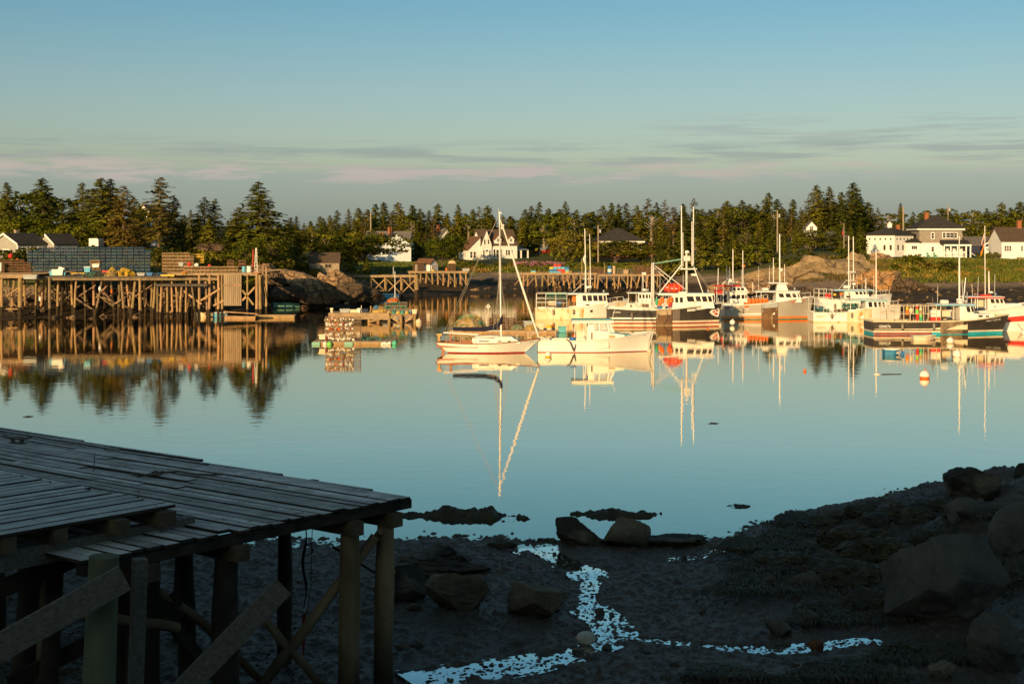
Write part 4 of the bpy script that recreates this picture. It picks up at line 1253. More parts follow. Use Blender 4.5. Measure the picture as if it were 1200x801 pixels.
class House:
    def __init__(s, name, label, cat, px, py, d, yaw=0.0, z=None):
        s.k = d / F
        s.d = d
        zz = Z(py, d) if z is None else z
        s.root = thing(name, label, cat, (X(px, d), d, zz), R(yaw))
        g = gz(X(px, d), d)
        s.low = min(0, g - zz) - .6
    def block(s, x0, x1, y0, y1, ze, zr, axis='x', wall=M_WHITE, roof=M_ROOFDK, over=.3, z0=None, th=.16, hipk=None, base=True):
        """ridge along axis; axis 'hip' for a hipped roof, 'shedx' for a lean-to rising towards x1."""
        z0 = s.low if z0 is None else z0
        w = MB()
        r = MB()
        if axis == 'x':
            ym = (y0 + y1) / 2
            w.prism([(y0, z0), (y1, z0), (y1, ze), (ym, zr), (y0, ze)], 'x', x0, x1)
            sl = (zr - ze) / (ym - y0)
            for a, sgn in ((y0, -1), (y1, 1)):
                e = (a + sgn * over, ze - over * sl)
                r.prism([e, (ym, zr + .02), (ym, zr + th + .04), (e[0], e[1] + th)], 'x', x0 - over, x1 + over)
        elif axis == 'y':
            xm = (x0 + x1) / 2
            w.prism([(x0, z0), (x1, z0), (x1, ze), (xm, zr), (x0, ze)], 'y', y0, y1)
            sl = (zr - ze) / (xm - x0)
            for a, sgn in ((x0, -1), (x1, 1)):
                e = (a + sgn * over, ze - over * sl)
                r.prism([e, (xm, zr + .02), (xm, zr + th + .04), (e[0], e[1] + th)], 'y', y0 - over, y1 + over)
        elif axis == 'shedx':
            w.prism([(x0, z0), (x1, z0), (x1, zr), (x0, ze)], 'y', y0, y1)
            sl = (zr - ze) / (x1 - x0)
            r.prism([(x0 - over, ze - over * sl + .01), (x1, zr + .01), (x1, zr + th), (x0 - over, ze - over * sl + th)], 'y', y0 - over, y1 + over)
        elif axis == 'shedy':
            w.prism([(y0, z0), (y1, z0), (y1, zr), (y0, ze)], 'x', x0, x1)
            sl = (zr - ze) / (y1 - y0)
            r.prism([(y0 - over, ze - over * sl + .01), (y1, zr + .01), (y1, zr + th), (y0 - over, ze - over * sl + th)], 'x', x0 - over, x1 + over)
        else:
            w.box(x0, x1, y0, y1, z0, ze)
            k = hipk if hipk is not None else min(x1 - x0, y1 - y0) / 2
            X0, X1, Y0, Y1 = x0 - over, x1 + over, y0 - over, y1 + over
            ax, bx = (X0 + k + over, X1 - k - over) if (x1 - x0) >= (y1 - y0) else ((X0 + X1) / 2 - .05, (X0 + X1) / 2 + .05)
            ym = (Y0 + Y1) / 2
            if bx < ax:
                ax = bx = (X0 + X1) / 2
                ax -= .05
                bx += .05
            ay, by = (ym, ym) if (x1 - x0) >= (y1 - y0) else (Y0 + k, Y1 - k)
            ze2 = ze + .02
            vs = [(X0, Y0, ze2), (X1, Y0, ze2), (X1, Y1, ze2), (X0, Y1, ze2), (X0, Y0, ze2 + th), (X1, Y0, ze2 + th), (X1, Y1, ze2 + th), (X0, Y1, ze2 + th), (ax, ay, zr), (bx, by, zr)]
            r.add(vs, [(3, 2, 1, 0), (0, 1, 5, 4), (1, 2, 6, 5), (2, 3, 7, 6), (3, 0, 4, 7), (4, 5, 9, 8), (5, 6, 9), (6, 7, 8, 9), (7, 4, 8)])
        wo_ = w.build('wall', wall, s.root)
        ro = r.build('roof', roof, s.root)
        return wo_, ro
    def window(s, x, z, w, h, face='f', at=0.0, bars=(1, 1), trim=M_TRIM, pane=M_PANE, fr=.12, par=None):
        """x, z: middle; face f/l/r/b; at: the wall's plane."""
        if face == 'f':
            M = Matrix.Translation((x, at, z))
        elif face == 'l':
            M = Matrix.Translation((at, x, z)) @ Matrix.Rotation(R(-90), 4, 'Z')
        elif face == 'r':
            M = Matrix.Translation((at, x, z)) @ Matrix.Rotation(R(90), 4, 'Z')
        f = MB()
        W_, H_ = w / 2, h / 2
        f.box(-W_ - fr, -W_, -.06, .03, -H_ - fr, H_ + fr, M=M).box(W_, W_ + fr, -.06, .03, -H_ - fr, H_ + fr, M=M)
        f.box(-W_ + .001, W_ - .001, -.058, .03, H_, H_ + fr - .002, M=M).box(-W_ - fr - .03, W_ + fr + .03, -.10, .028, -H_ - fr, -H_ - .001, M=M)
        for i in range(bars[0]):
            xx = -W_ + w * (i + 1) / (bars[0] + 1)
            f.box(xx - .025, xx + .025, -.045, -.002, -H_, H_, M=M)
        for i in range(bars[1]):
            zz = -H_ + h * (i + 1) / (bars[1] + 1)
            f.box(-W_ + .002, W_ - .002, -.043, -.001, zz - .025, zz + .025, M=M)
        fo = f.build('window', trim, par or s.root)
        if par is None:
            MB().box(-W_, W_, -.02, .02, -H_, H_, M=M).build('pane', pane, fo)
        return fo
    def part(s, name, m, mb, par=None):
        return mb.build(name, m, par or s.root)
    def chimney(s, x, y, z0, z1, w=.7, m=M_BRICK, roof=None):
        MB().box(x - w / 2, x + w / 2, y - w / 2, y + w / 2, z0, z1).box(x - w / 2 - .07, x + w / 2 + .07, y - w / 2 - .07, y + w / 2 + .07, z1 - .25, z1 - .06).build('chimney', m, roof or s.root)

# white gabled house with a saltbox wing
h = House('gabled_house', 'white clapboard house with tall front gable, two dormers and a saltbox wing', 'house', 564.5, 304.5, 340, 24)
h.block(0, 9.3, 0, 6.2, 3.75, 7.15, 'x', M_WHITE, M_ROOFBR)
h.block(-.35, 2.35, -.5, 5.0, 3.7, 7.2, 'y', M_WHITE, M_ROOFBR, over=.15)
h.block(-3.6, -.4, -.2, 5.6, 2.5, 5.5, 'shedx', M_WHITE, M_ROOFRED, over=.25)
for x in (4.2, 7.6):
    h.block(x - .85, x + .85, -.08, 2.6, 5.0, 5.85, 'y', M_WHITE, M_ROOFRED, over=.25, z0=3.9)
    h.window(x, 4.75, .6, .75, 'f', -.08, (1, 1))
for x, z, w, hh, b in ((.55, 4.3, .42, 1.0, (0, 1)), (1.55, 4.3, .42, 1.0, (0, 1)), (.35, 1.5, .36, 1.6, (0, 1)), (1.9, 1.5, .36, 1.6, (0, 1)), (1.1, 2.2, .6, .5, (1, 0))):
    h.window(x, z, w, hh, 'f', -.5, b)
for x, w, hh, z in ((3.3, .5, 1.9, 1.55), (4.1, .6, 1.7, 1.55), (4.95, .5, 1.9, 1.55), (6.5, .42, 1.2, 1.75), (7.15, .5, 1.2, 1.75), (7.85, .42, 1.2, 1.75)):
    h.window(x, z, w, hh, 'f', 0, (0, 1))
for x in (-2.8, -1.9):
    h.window(x, 1.25, .55, 1.4, 'f', -.2, (0, 1))
h.window(1.6, 1.35, .5, 1.2, 'l', -3.6, (0, 1))
h.window(3.9, 1.35, .5, 1.2, 'l', -3.6, (0, 1))
mb = MB().box(-3.2, 5, -2.3, -.51, -.15, 0)
h.part('deck', M_SHINGLE, mb)
mb = MB()
for x in np.arange(-3.1, 5, .9):
    mb.box(x, x + .07, -2.3, -2.23, 0, .9)
mb.box(-3.1, 4.9, -2.32, -2.22, .88, .95)
h.part('railing', M_SHINGLE, mb)
h.chimney(7.0, 3.6, 6.4, 8.6, .5, M_TRIM)
h.block(9.32, 12.6, .8, 4.6, 2.35, 2.75, 'shedy', M_DARKIN, M_METALROOF, z0=2.25, over=.1)
for x in (10.6, 12.4):
    h.part('porch_post', M_TRIM, MB().box(x, x + .3, .8, 1.1, h.low, 2.25))
# pale house in tree shade, gable to the harbour
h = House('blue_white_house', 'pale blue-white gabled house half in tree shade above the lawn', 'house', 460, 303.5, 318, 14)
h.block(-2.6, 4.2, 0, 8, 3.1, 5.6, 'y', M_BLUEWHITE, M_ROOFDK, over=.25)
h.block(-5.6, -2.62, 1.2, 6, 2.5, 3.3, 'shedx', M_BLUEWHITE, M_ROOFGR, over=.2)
for x in (-.6, .1, .8, 1.5):
    h.window(x, 3.6, .36, 1.0, 'f', 0, (0, 0))
h.window(2.2, 1.75, 2.4, .5, 'f', 0, (2, 0))
h.window(-1.6, 1.7, 1.5, 1.3, 'f', 0, (1, 0))
h.window(-4.1, 1.5, 1.2, 1.0, 'f', 1.2, (1, 0))
h.part('veranda', M_BLUEWHITE, MB().box(-7, -2.7, -1.6, 1.18, -.2, .1).box(-7, -2.7, -1.6, -1.5, .11, .9))
h = House('grey_roofed_house', 'house with wide grey roof and two brick chimneys rising behind the shaded one', 'house', 458, 288, 352, 0)
h.block(-6.2, 4.6, 0, 8, .3, 3.5, 'x', M_SHINGLE, M_ROOFGR, over=.3)
h.chimney(-.5, 3.2, 2, 4.6, .9)
h.chimney(-2.4, 1.6, 1, 3.2, .8)
t = thing('porch_gate', 'white porch posts with a lintel standing on the lawn among trees', 'pergola', P(480, 302, 335))
for x in (-.9, .7):
    MB().box(x, x + .35, 0, .35, -.3, 3.1).build('post', M_TRIM, t)
MB().box(-1.2, 1.3, -.1, .45, 3.1, 3.5).build('lintel', M_TRIM, t)
h = House('cottage', 'small cottage gable with brick chimney peeping over the leafy trees', 'cottage', 522, 281, 372, 28)
h.block(-1.5, 2.0, 0, 8, .8, 2.9, 'y', M_WHITE, M_ROOFGR, over=.3)
h.window(.3, .6, .9, .9, 'f', 0, (1, 1))
h.chimney(-.6, 3, 2, 4.0, .8)
# red barn
h = House('red_barn', 'low red barn with grey metal roof beyond the white gabled house', 'barn', 628, 298, 362, -38)
h.block(-3.2, 3.0, 0, 6, 1.2, 3.0, 'x', M_REDBARN, M_METALROOF, over=.2)
h.window(1, .3, .8, .7, 'f', 0, (1, 0))
h.chimney(-2.9, -2.6, 0, 2.4, .8, mat('buff_stone', (.42, .30, .16), (.3, .22, .13), scale=3, rough=.9))
# brick house with dark hip roof
h = House('brick_house', 'brick house with dark hipped roof behind a leafy tree above the traps', 'house', 726, 299, 334, 8)
h.block(-4.6, 5.6, 0, 9, 3.3, 6.4, 'hip', mat('orange_brick', (.40, .15, .06), (.30, .11, .05), scale=3, rough=.9), M_ROOFDK, over=.5)
h.part('fascia', M_TRIM, MB().box(-5.0, 6.0, -.42, -.35, 2.95, 3.3))
for x in (-3.6, -1.8, 3.4, 4.8):
    h.window(x, 2.0, .8, 1.3, 'f', 0, (1, 1))
h.block(5.62, 8.6, 2, 7, 2.6, 3.0, 'shedx', mat('orange_brick', (.4, .15, .06)), M_ROOFGR, over=.1)
h.window(7.4, 1.6, .7, .9, 'f', 2, (1, 0))
# cottage in the trees above the outcrop
h = House('white_cottage', 'white cottage gable almost hidden by a blue-green spruce above the outcrop', 'cottage', 951, 277, 300, -6)
h.block(-1.1, 1.1, 0, 6, 1.9, 3.1, 'y', M_WHITE, M_ROOFGR, over=.25)
h.window(0, 1.7, .7, .8, 'f', 0, (1, 1))
h.block(1.62, 7.5, 1, 6, -.2, .9, 'x', M_SHINGLE, M_ROOFGR, over=.2)
# grey cottage at the left
h = House('grey_cottage', 'grey sided cottage with white trim and two stepped dark roofs beside blue traps', 'cottage', 6, 297, 214, -34)
h.block(-3.1, 3.0, 0, 5.2, 1.5, 2.9, 'y', M_GREYSIDE, M_ROOFDK, over=.3)
h.part('barge_board', M_TRIM, MB().prism([(-3.45, 1.22), (-.05, 2.80), (3.35, 1.22), (3.35, 1.50), (-.05, 3.12), (-3.45, 1.50)], 'y', -.36, -.301))
h.part('corner_board', M_TRIM, MB().box(2.85, 3.03, -.06, .12, h.low, 1.5))
h.block(.9, 4.7, 5.25, 9.6, 1.5, 2.85, 'y', M_GREYSIDE, M_ROOFDK, over=.25)
h.part('barge_board', M_TRIM, MB().prism([(2.8, 2.66), (5.0, 1.22), (5.0, 1.44), (2.8, 3.04)], 'y', 4.93, 4.996))
h.window(.2, .0, 1.2, 1.1, 'f', 0, (1, 1))
for y in (1.2, 2.6, 4.0):
    h.window(y, .45, .7, .9, 'r', 3.0, (0, 1))
h.chimney(-1.6, 3.2, 2.2, 3.6, .5, M_SHINGLE)
h = House('white_trailer', 'small white box trailer parked under the sunlit layered spruce', 'trailer', 110, 287, 228, -8)
h.part('body', M_WHITE, MB().prism([(-.85, -.2), (.75, -.2), (.75, .85), (.6, 1.05), (-.85, 1.05)], 'y', 0, 2.2))
h.part('wheel', M_DARKIN, MB().lathe([(.28, -.1), (.28, .1)], 14, M=Matrix.Translation((-.1, -.12, -.25)) @ Matrix.Rotation(R(90), 4, 'X')))
h = House('brown_roofed_house', 'house with brown roof and pale gable showing between spruces', 'house', 168, 258, 285, -20)
h.block(-2.6, 2.8, 0, 6, .9, 3.0, 'y', M_WHITE, M_ROOFBR, over=.4)
h.window(-.4, .4, .7, .9, 'f', 0, (1, 1))
h = House('white_shrine', 'small white gabled hut among the trees behind the blue trap wall', 'hut', 96, 282, 246, 10)
h.block(-.9, .9, 0, 1.8, 1.6, 2.7, 'y', M_WHITE, M_ROOFGR, over=.2)
h.window(0, 1.0, .4, .6, 'f', 0, (0, 0))
# shingled shed on the rocks
h = House('shingled_shed', 'weathered shingled shed with brown roof on the tan rocks', 'shed', 380, 320.5, 224, 6)
h.block(-2.35, 2.35, 0, 4.2, 1.75, 3.15, 'x', M_SHINGLE, M_ROOFBR, over=.15)
h.window(.6, 1.2, .95, .5, 'f', 0, (1, 0), M_SHINGLE)
MB().box(-2.9, -2.45, -.1, .3, .2, .75).build('fuel_can', mat('yellow_paint', (.55, .38, .04), (.45, .3, .04), scale=3, rough=.6), h.root)
# little white shed on the dock
h = House('white_shed', 'little white shed with reddish roof standing on the middle dock', 'shed', 497, 318.3, 262, -32)
h.block(-2.0, 1.3, 0, 2.6, 1.35, 2.25, 'x', M_WHITE, M_ROOFRED, over=.12, z0=-.05)
h.window(1.1, .75, .9, .7, 'r', 1.3, (2, 0))
h.window(-.9, .8, .5, .6, 'f', 0, (0, 1))
# white harbour house with hip roofs and porch
h = House('harbour_house', 'large white house with hip roofs, taupe upper storey, porch and square annex', 'house', 1104, 301.5, 290, 0)
q = 290 / F
def hx(px):
    return (px - 1104) * q
def hz(py):
    return (301.5 - py) * q
h.block(hx(1080), hx(1130), 1.5, 9.5, hz(267.6), hz(251.5), 'hip', M_TAUPE, M_ROOFDK, over=.6, z0=hz(284.5), hipk=3.8)
h.part('fascia', M_TRIM, MB().box(hx(1080) - .5, hx(1130) + .5, .98, 1.05, hz(269.4), hz(267.8)).box(hx(1080) - .56, hx(1080) - .51, 1, 9.5, hz(269.4), hz(267.8)))
h.part('wall', M_WHITE, MB().box(hx(1080) - .1, hx(1131), 1.4, 9.6, h.low, hz(284.6)))
h.block(hx(1064), hx(1079.5), 1.0, 8.5, hz(284), hz(271), 'shedy', M_WHITE, M_ROOFDK, over=.25)
ro = h.root
h.chimney(hx(1094), 5, hz(258), hz(248.5), .75)
h.chimney(hx(1063), 7, hz(276), hz(263), .75)
h.part('vent', M_TRIM, MB().box(hx(1117), hx(1119), 3, 3.4, hz(264), hz(261)))
# porch
pr = MB()
pr.prism([(-1.4, hz(286.2)), (1.38, hz(281)), (1.38, hz(286.2))], 'x', hx(1103.5), hx(1136))
h.part('porch_roof', M_ROOFDK, pr)
h.part('porch_beam', M_TRIM, MB().box(hx(1104), hx(1136), -1.35, -1.15, hz(288.2), hz(286.25)))
for px in (1104.5, 1112, 1120, 1130, 1135):
    h.part('porch_post', M_TRIM, MB().box(hx(px) - .12, hx(px) + .12, -1.3, -1.06, -.1, hz(288.25)))
pr = MB().box(hx(1104), hx(1136), -1.25, 1.35, -.35, -.1)
h.part('porch_floor', M_TRIM, pr)
pr = MB().box(hx(1105), hx(1129), -1.22, -1.16, hz(296.2), hz(295.4)).box(hx(1105), hx(1129), -1.22, -1.16, .02, .10)
for x in np.arange(hx(1105), hx(1129), .24):
    pr.box(x, x + .06, -1.21, -1.17, .1, hz(296.3))
h.part('railing', M_TRIM, pr)
pr = MB()
for i in range(5):
    pr.box(hx(1136) + i * .3, hx(1136) + i * .3 + .3, -1.2, .2, -1.1, -.12 - i * .19)
h.part('steps', M_TRIM, pr)
h.part('stair_rail', M_TRIM, MB().beam((hx(1136), -1.2, .9), (hx(1136) + 1.5, -1.2, -.1), .1, .1).beam((hx(1136) + 1.5, -1.2, -.9), (hx(1136) + 1.5, -1.2, .1), .14, .14))
for px, py, w, hh in ((1095.5, 276, .5, 1.1), (1109, 275.6, .55, 1.0), (1116, 275.6, 1.5, 1.0), (1122.6, 275.6, .5, 1.0)):
    h.window(hx(px), hz(py), w, hh, 'f', 1.5, (1 if w > .6 else 0, 1))
for px, py, w, hh in ((1095.3, 292, .5, .95), (1109.5, 291, .6, 1.0), (1115, 291, .35, 1.0), (1123, 291, .3, 1.0), (1126.5, 291, .45, .8), (1132, 291, .6, 1.2)):
    h.window(hx(px), hz(py), w, hh, 'f', 1.4, (0, 1))
h.window(hx(1080) + .0 - 1.2, hz(290), 1.1, .7, 'f', 1.0, (2, 0))
# annex, turned cornerwise
A = h
yaw = 50
ax, ay = hx(1047), -.8
Ma = Matrix.Translation((ax, ay, 0)) @ Matrix.Rotation(R(-yaw + 90), 4, 'Z')
wl, wr = 31 * q / math.cos(R(40)), 24 * q / math.cos(R(50))
def apart(name, m, mb):
    for i, v in enumerate(mb.v):
        mb.v[i] = tuple(Ma @ Vector(v))
    return mb.build(name, m, h.root)
# local axes here: x away along the one visible face, y along the other
L1, L2 = 6.6, 6.9
mb = MB().box(0, L1, 0, L2, h.low, hz(275.6))
apart('wall', M_WHITE, mb)
o_ = .45
zt_, zp = hz(275.6) + .02, hz(265.5)
mb = MB().add([(-o_, -o_, zt_), (L1 + o_, -o_, zt_), (L1 + o_, L2 + o_, zt_), (-o_, L2 + o_, zt_), (-o_, -o_, zt_ + .18), (L1 + o_, -o_, zt_ + .18), (L1 + o_, L2 + o_, zt_ + .18), (-o_, L2 + o_, zt_ + .18), (L1 / 2, L2 / 2, zp)],
              [(3, 2, 1, 0), (0, 1, 5, 4), (1, 2, 6, 5), (2, 3, 7, 6), (3, 0, 4, 7), (4, 5, 8), (5, 6, 8), (6, 7, 8), (7, 4, 8)])
apart('roof', M_ROOFDK, mb)
mb = MB().lathe([(.5, zp - .5), (.5, zp + .55), (.62, zp + .56), (.62, zp + .66), (.3, zp + .8), (.05, zp + 1.1)], 8, M=Matrix.Translation((L1 / 2, L2 / 2, 0)))
apart('cupola', M_TRIM, mb)
for (fx, n_, z, w, hh, lo) in (('y', 5, hz(280), .34, .38, .55), ('x', 5, hz(280), .34, .38, .55)):
    for i in range(n_):
        t_ = (L2 if fx == 'y' else L1) * (i + .7) / (n_ + .4)
        mb = MB().box(-.03, .02, t_ - w / 2, t_ + w / 2, z - hh / 2, z + hh / 2) if fx == 'y' else MB().box(t_ - w / 2, t_ + w / 2, -.03, .02, z - hh / 2, z + hh / 2)
        apart('window', M_PANE, mb)
for fx, ts in (('y', (.9, 2.4)), ('x', (1.2, 2.9, 4.6))):
    for t_ in ts:
        z, w, hh = hz(290), .5, 1.05
        mb = MB().box(-.03, .02, t_ - w / 2, t_ + w / 2, z - hh / 2, z + hh / 2) if fx == 'y' else MB().box(t_ - w / 2, t_ + w / 2, -.03, .02, z - hh / 2, z + hh / 2)
        apart('window', M_PANE, mb)
# two lawn chairs
for k, px in enumerate((1089, 1097)):
    dch = 284
    t = thing('lawn_chair', ('green slatted lawn chair below the wide window, farther from the porch', 'green slatted lawn chair next to the porch corner of the white house')[k], 'chair', (X(px, dch), dch, gz(X(px, dch), dch)), R(30), 'lawn chairs by the harbour house')
    MB().beam((0, -.3, .35), (0, .3, .25), .6, .05, up=(1, 0, 0)).build('seat', M_GREENPAINT, t)
    MB().beam((0, .28, .25), (0, .62, 1.1), .6, .05, up=(1, 0, 0)).build('backrest', M_GREENPAINT, t)
    for sx in (-.34, .34):
        MB().box(sx - .06, sx + .06, -.35, .4, .52, .57).build('armrest', M_GREENPAINT, t)
        MB().box(sx - .03, sx + .03, -.35, -.28, 0, .51).build('leg', M_GREENPAINT, t)
        MB().box(sx - .03, sx + .03, .3, .37, 0, .51).build('leg', M_GREENPAINT, t)
# blue cottage and the white house at the edge
h = House('blue_cottage', 'low blue cottage with grey roof and white gabled entry behind the flagpole', 'cottage', 1156, 297.5, 318, 0)
q = 318 / F
h.block(-17 * q, 19 * q, 2, 9, 10.5 * q, 19.5 * q, 'x', M_NAVY, M_ROOFGR, over=.3)
h.block(-4 * q, 11 * q, -.6, 4, 9.5 * q, 14.5 * q, 'y', M_NAVY, M_ROOFGR, over=.25)
h.part('barge_board', M_TRIM, MB().prism([(-5.4 * q, 8.6 * q), (3.5 * q, 14.6 * q), (12.4 * q, 8.6 * q), (12.4 * q, 10.2 * q), (3.5 * q, 16.2 * q), (-5.4 * q, 10.2 * q)], 'y', -.92, -.855))
h.part('wall', M_TRIM, MB().box(-3.9 * q, 2.2 * q, -.68, -.61, -.3, 8.5 * q).box(4.4 * q, 10.8 * q, -.68, -.61, -.3, 8.5 * q))
for x in (0, 7.2):
    h.window(x * q, 5.4 * q, .5, .5, 'f', -.68, (1, 1))
h.part('door', M_NAVY, MB().box(2.3 * q, 4.3 * q, -.66, -.61, -.2, 8 * q))
h = House('white_house', 'white clapboard house with brown gambrel roof cut off by the view edge', 'house', 1200, 303, 282, 0)
q = 282 / F
h.block(-26 * q, 34 * q, 0, 8, 20.5 * q, 36 * q, 'x', M_WHITE, M_ROOFBR, over=.25)
h.chimney(2.5 * q, 4, 34 * q, 45 * q, .8)
for x in (-22, -19, -16, -2.5):
    h.window(x * q, 12 * q, .32, 1.0, 'f', 0, (0, 1))
tag(MB().box(-.9, .9, -.4, .4, -.3, .55).box(-1.0, 1.0, -.45, .45, .552, .64).build('planter_box', M_SHINGLE, None, loc=P(1198, 305, 276)), 'low wooden planter box on the grass before the white edge house', 'planter')
# poles
M_POLE = mat('bare_pole', (0.36, 0.29, 0.21), (0.25, 0.20, 0.15), scale=3, rough=.9, stretch=(1, 1, .3))
M_GREYMETAL = mat('galvanised', (.5, .5, .5), (.4, .4, .4), scale=3, rough=.45, metal=.6)
for px, pyt, pyb, d, r, lab, tr in ((434.5, 249, 288, 345, .19, 'bare utility pole rising over the shaded blue-white house', 0), (701, 264, 304, 300, .17, 'utility pole with lamp standing before the brick house', 1), (911, 246, 285, 300, .17, 'utility pole with transformer in front of the ridge by the outcrop', 1),
                                (1058.5, 242, 280, 315, .22, 'pale utility pole behind the annex with the cupola', 0), (1111, 240, 262, 345, .17, 'utility pole with transformer behind the taupe upper storey', 1), (1195, 268, 280, 330, .12, 'thin pole behind the white edge house', 0)):
    if px > 1190:
        continue
    zb = gz(X(px, d), d) - .3
    t = thing('utility_pole', lab, 'utility pole', (X(px, d), d, zb))
    MB().tube([(0, 0, 0), (0, 0, (Z(pyt, d) - zb) / 2), (0, 0, Z(pyt, d) - zb)], [r, r * .9, r * .8], 10).build('shaft', M_POLE, t, smooth=True)
    if tr:
        MB().lathe([(.22, 0), (.24, .1), (.24, .7), (.15, .8)], 10, M=Matrix.Translation((.42, 0, Z(pyt, d) - zb - 1.6))).build('transformer', M_GREYMETAL, t)
def flagpole(px, pyt, pyb, d, lab, stripes, fy):
    t = thing('flagpole', lab, 'flagpole', (X(px, d), d, Z(pyb, d)))
    Ht = Z(pyt, d) - Z(pyb, d)
    MB().tube([(0, 0, -.6), (0, 0, Ht)], [.09, .06], 8).ball((0, 0, Ht + .06), .1, 8).build('shaft', M_POLE, t, smooth=True)
    for (m, quads) in stripes:
        mb = MB()
        for x0, x1, y0, y1 in quads:
            n = 6
            vs, fs = [], []
            for i in range(n + 1):
                xx = x0 + (x1 - x0) * i / n
                for yy in (y0, y1):
                    vs.append((-.1 - xx * .45, .10 * math.sin(xx * 5) - .02, fy + yy - xx * 1.3))
            for i in range(n):
                fs.append((2 * i, 2 * i + 1, 2 * i + 3, 2 * i + 2))
            mb.add(vs, fs)
        mb.build('flag', m, t)
    return t
M_FR = mat('flag_red', (.55, .04, .04), (.45, .03, .03), rough=.8)
M_FW = mat('flag_white', (.75, .74, .7), (.65, .64, .6), rough=.8)
M_FB = mat('flag_blue', (.04, .06, .25), (.03, .05, .2), rough=.8)
M_FO = mat('flag_orange', (.75, .25, .03), (.6, .2, .03), rough=.8)
flagpole(1154, 267.5, 305, 274, 'flagpole on the green flying a striped flag over an orange one', [(M_FR, [(.05, 1.2, .1 * i, .1 * i + .095) for i in range(0, 10, 2)]), (M_FW, [(.05, 1.2, .1 * i, .1 * i + .095) for i in range(1, 10, 2)]), (M_FB, [(0, .05, .45, 1.0)]), (M_FO, [(.1, 1.5, -1.7, -.85)])], 4.3)
flagpole(989, 262, 287, 262, 'white flagpole above the tawny outcrop with a furled red flag', [(M_FR, [(.05, .5, 0, .7)]), (M_FB, [(.05, .4, .72, 1.0)])], 2.2)
# ---------------------------------------------------------------- shore rocks across the water
M_TANROCK = mat('tan_granite', crack=0.28, c1=(0.35, 0.225, 0.125), c2=(0.23, 0.155, 0.095), scale=.5, rough=.9, bump=.8, bscale=2.5, spec=.1, c3=(0.13, 0.095, 0.06), s3=1.1, t3=.56, bdist=.2)
M_DARKROCK = mat('dark_granite', crack=0.35, c1=(0.12, 0.085, 0.055), c2=(0.065, 0.045, 0.03), scale=.6, rough=.9, bump=.8, bscale=2.5, spec=.15, c3=(0.24, 0.17, 0.10), s3=1.4, t3=.6, bdist=.2)
M_RUST = mat('rust_stained_rock', crack=0.25, c1=(0.42, 0.22, 0.085), c2=(0.28, 0.17, 0.09), scale=.6, rough=.9, bump=.8, bscale=2.5, spec=.1, c3=(0.18, 0.13, 0.08), s3=1.3, t3=.55, bdist=.2)
M_OUTCROP = mat('tawny_outcrop', c1=(0.33, 0.235, 0.135), c2=(0.24, 0.175, 0.105), scale=.22, rough=.9, bump=.9, bscale=1.4, spec=.1, c3=(0.20, 0.15, 0.09), s3=.55, t3=.54, bdist=.3)
def far_rock(label, px, pyb, w, hp, d, seed, m=M_TANROCK, dep=.8, tilt=0.0, rz=0.0, cuts=16, rough=.07, sink=.4, sub=5, group=None, name='boulder', keep=.66):
    k = d / F
    W_, H_ = w * k, hp * k
    me = rock_mesh(name, seed, m, cuts, sub, rough, (W_ / 1.8, W_ / 2 * dep, H_ * (1 + sink) / 1.9), keep)
    o = link(name, me, None, (X(px, d), d, Z(pyb, d) + H_ * (1 + sink) / 1.9 - H_ * sink))
    o.rotation_euler = (0, tilt, rz)
    return tag(o, label, 'rock', group)
# the rocky point past the wharf end
for i, (px, pyb, w, hp, d, m, ti, lab) in enumerate((
        (345, 335, 62, 18, 206, M_TANROCK, .28, 'broad tan ledge sloping to the water beyond the wharf end'),
        (366, 346, 50, 19, 203, M_TANROCK, .35, 'smooth tan slab slanting down in front of the shingled shed'),
        (392, 344, 46, 20, 208, M_TANROCK, .45, 'narrow pale slab lying aslant below the shingled shed'),
        (322, 338, 26, 18, 203, M_DARKROCK, 0, 'dark squarish boulder at the foot of the wharf end'),
        (338, 350, 40, 16, 199, M_DARKROCK, .1, 'dark weedy boulder low by the water past the wharf end'),
        (372, 353, 52, 14, 198, M_DARKROCK, .05, 'long dark ledge under the slanting tan slabs'),
        (412, 350, 40, 20, 205, M_DARKROCK, .35, 'brown boulder at the tip of the rocky point'),
        (430, 352, 40, 16, 208, M_DARKROCK, .3, 'outermost dark rock of the point by the middle dock'),
        (399, 331, 34, 14, 216, M_TANROCK, .2, 'rounded tan rock up beside the shingled shed'),
        (310, 322, 34, 14, 207, M_TANROCK, .1, 'tan rock right behind the striped wharf post'),
        (247, 292, 34, 7, 206, M_DARKROCK, .0, 'grey rock dome on the knoll behind the tan traps'))):
    far_rock(lab, px, pyb, w, hp, d, 200 + i, m, .9, ti)
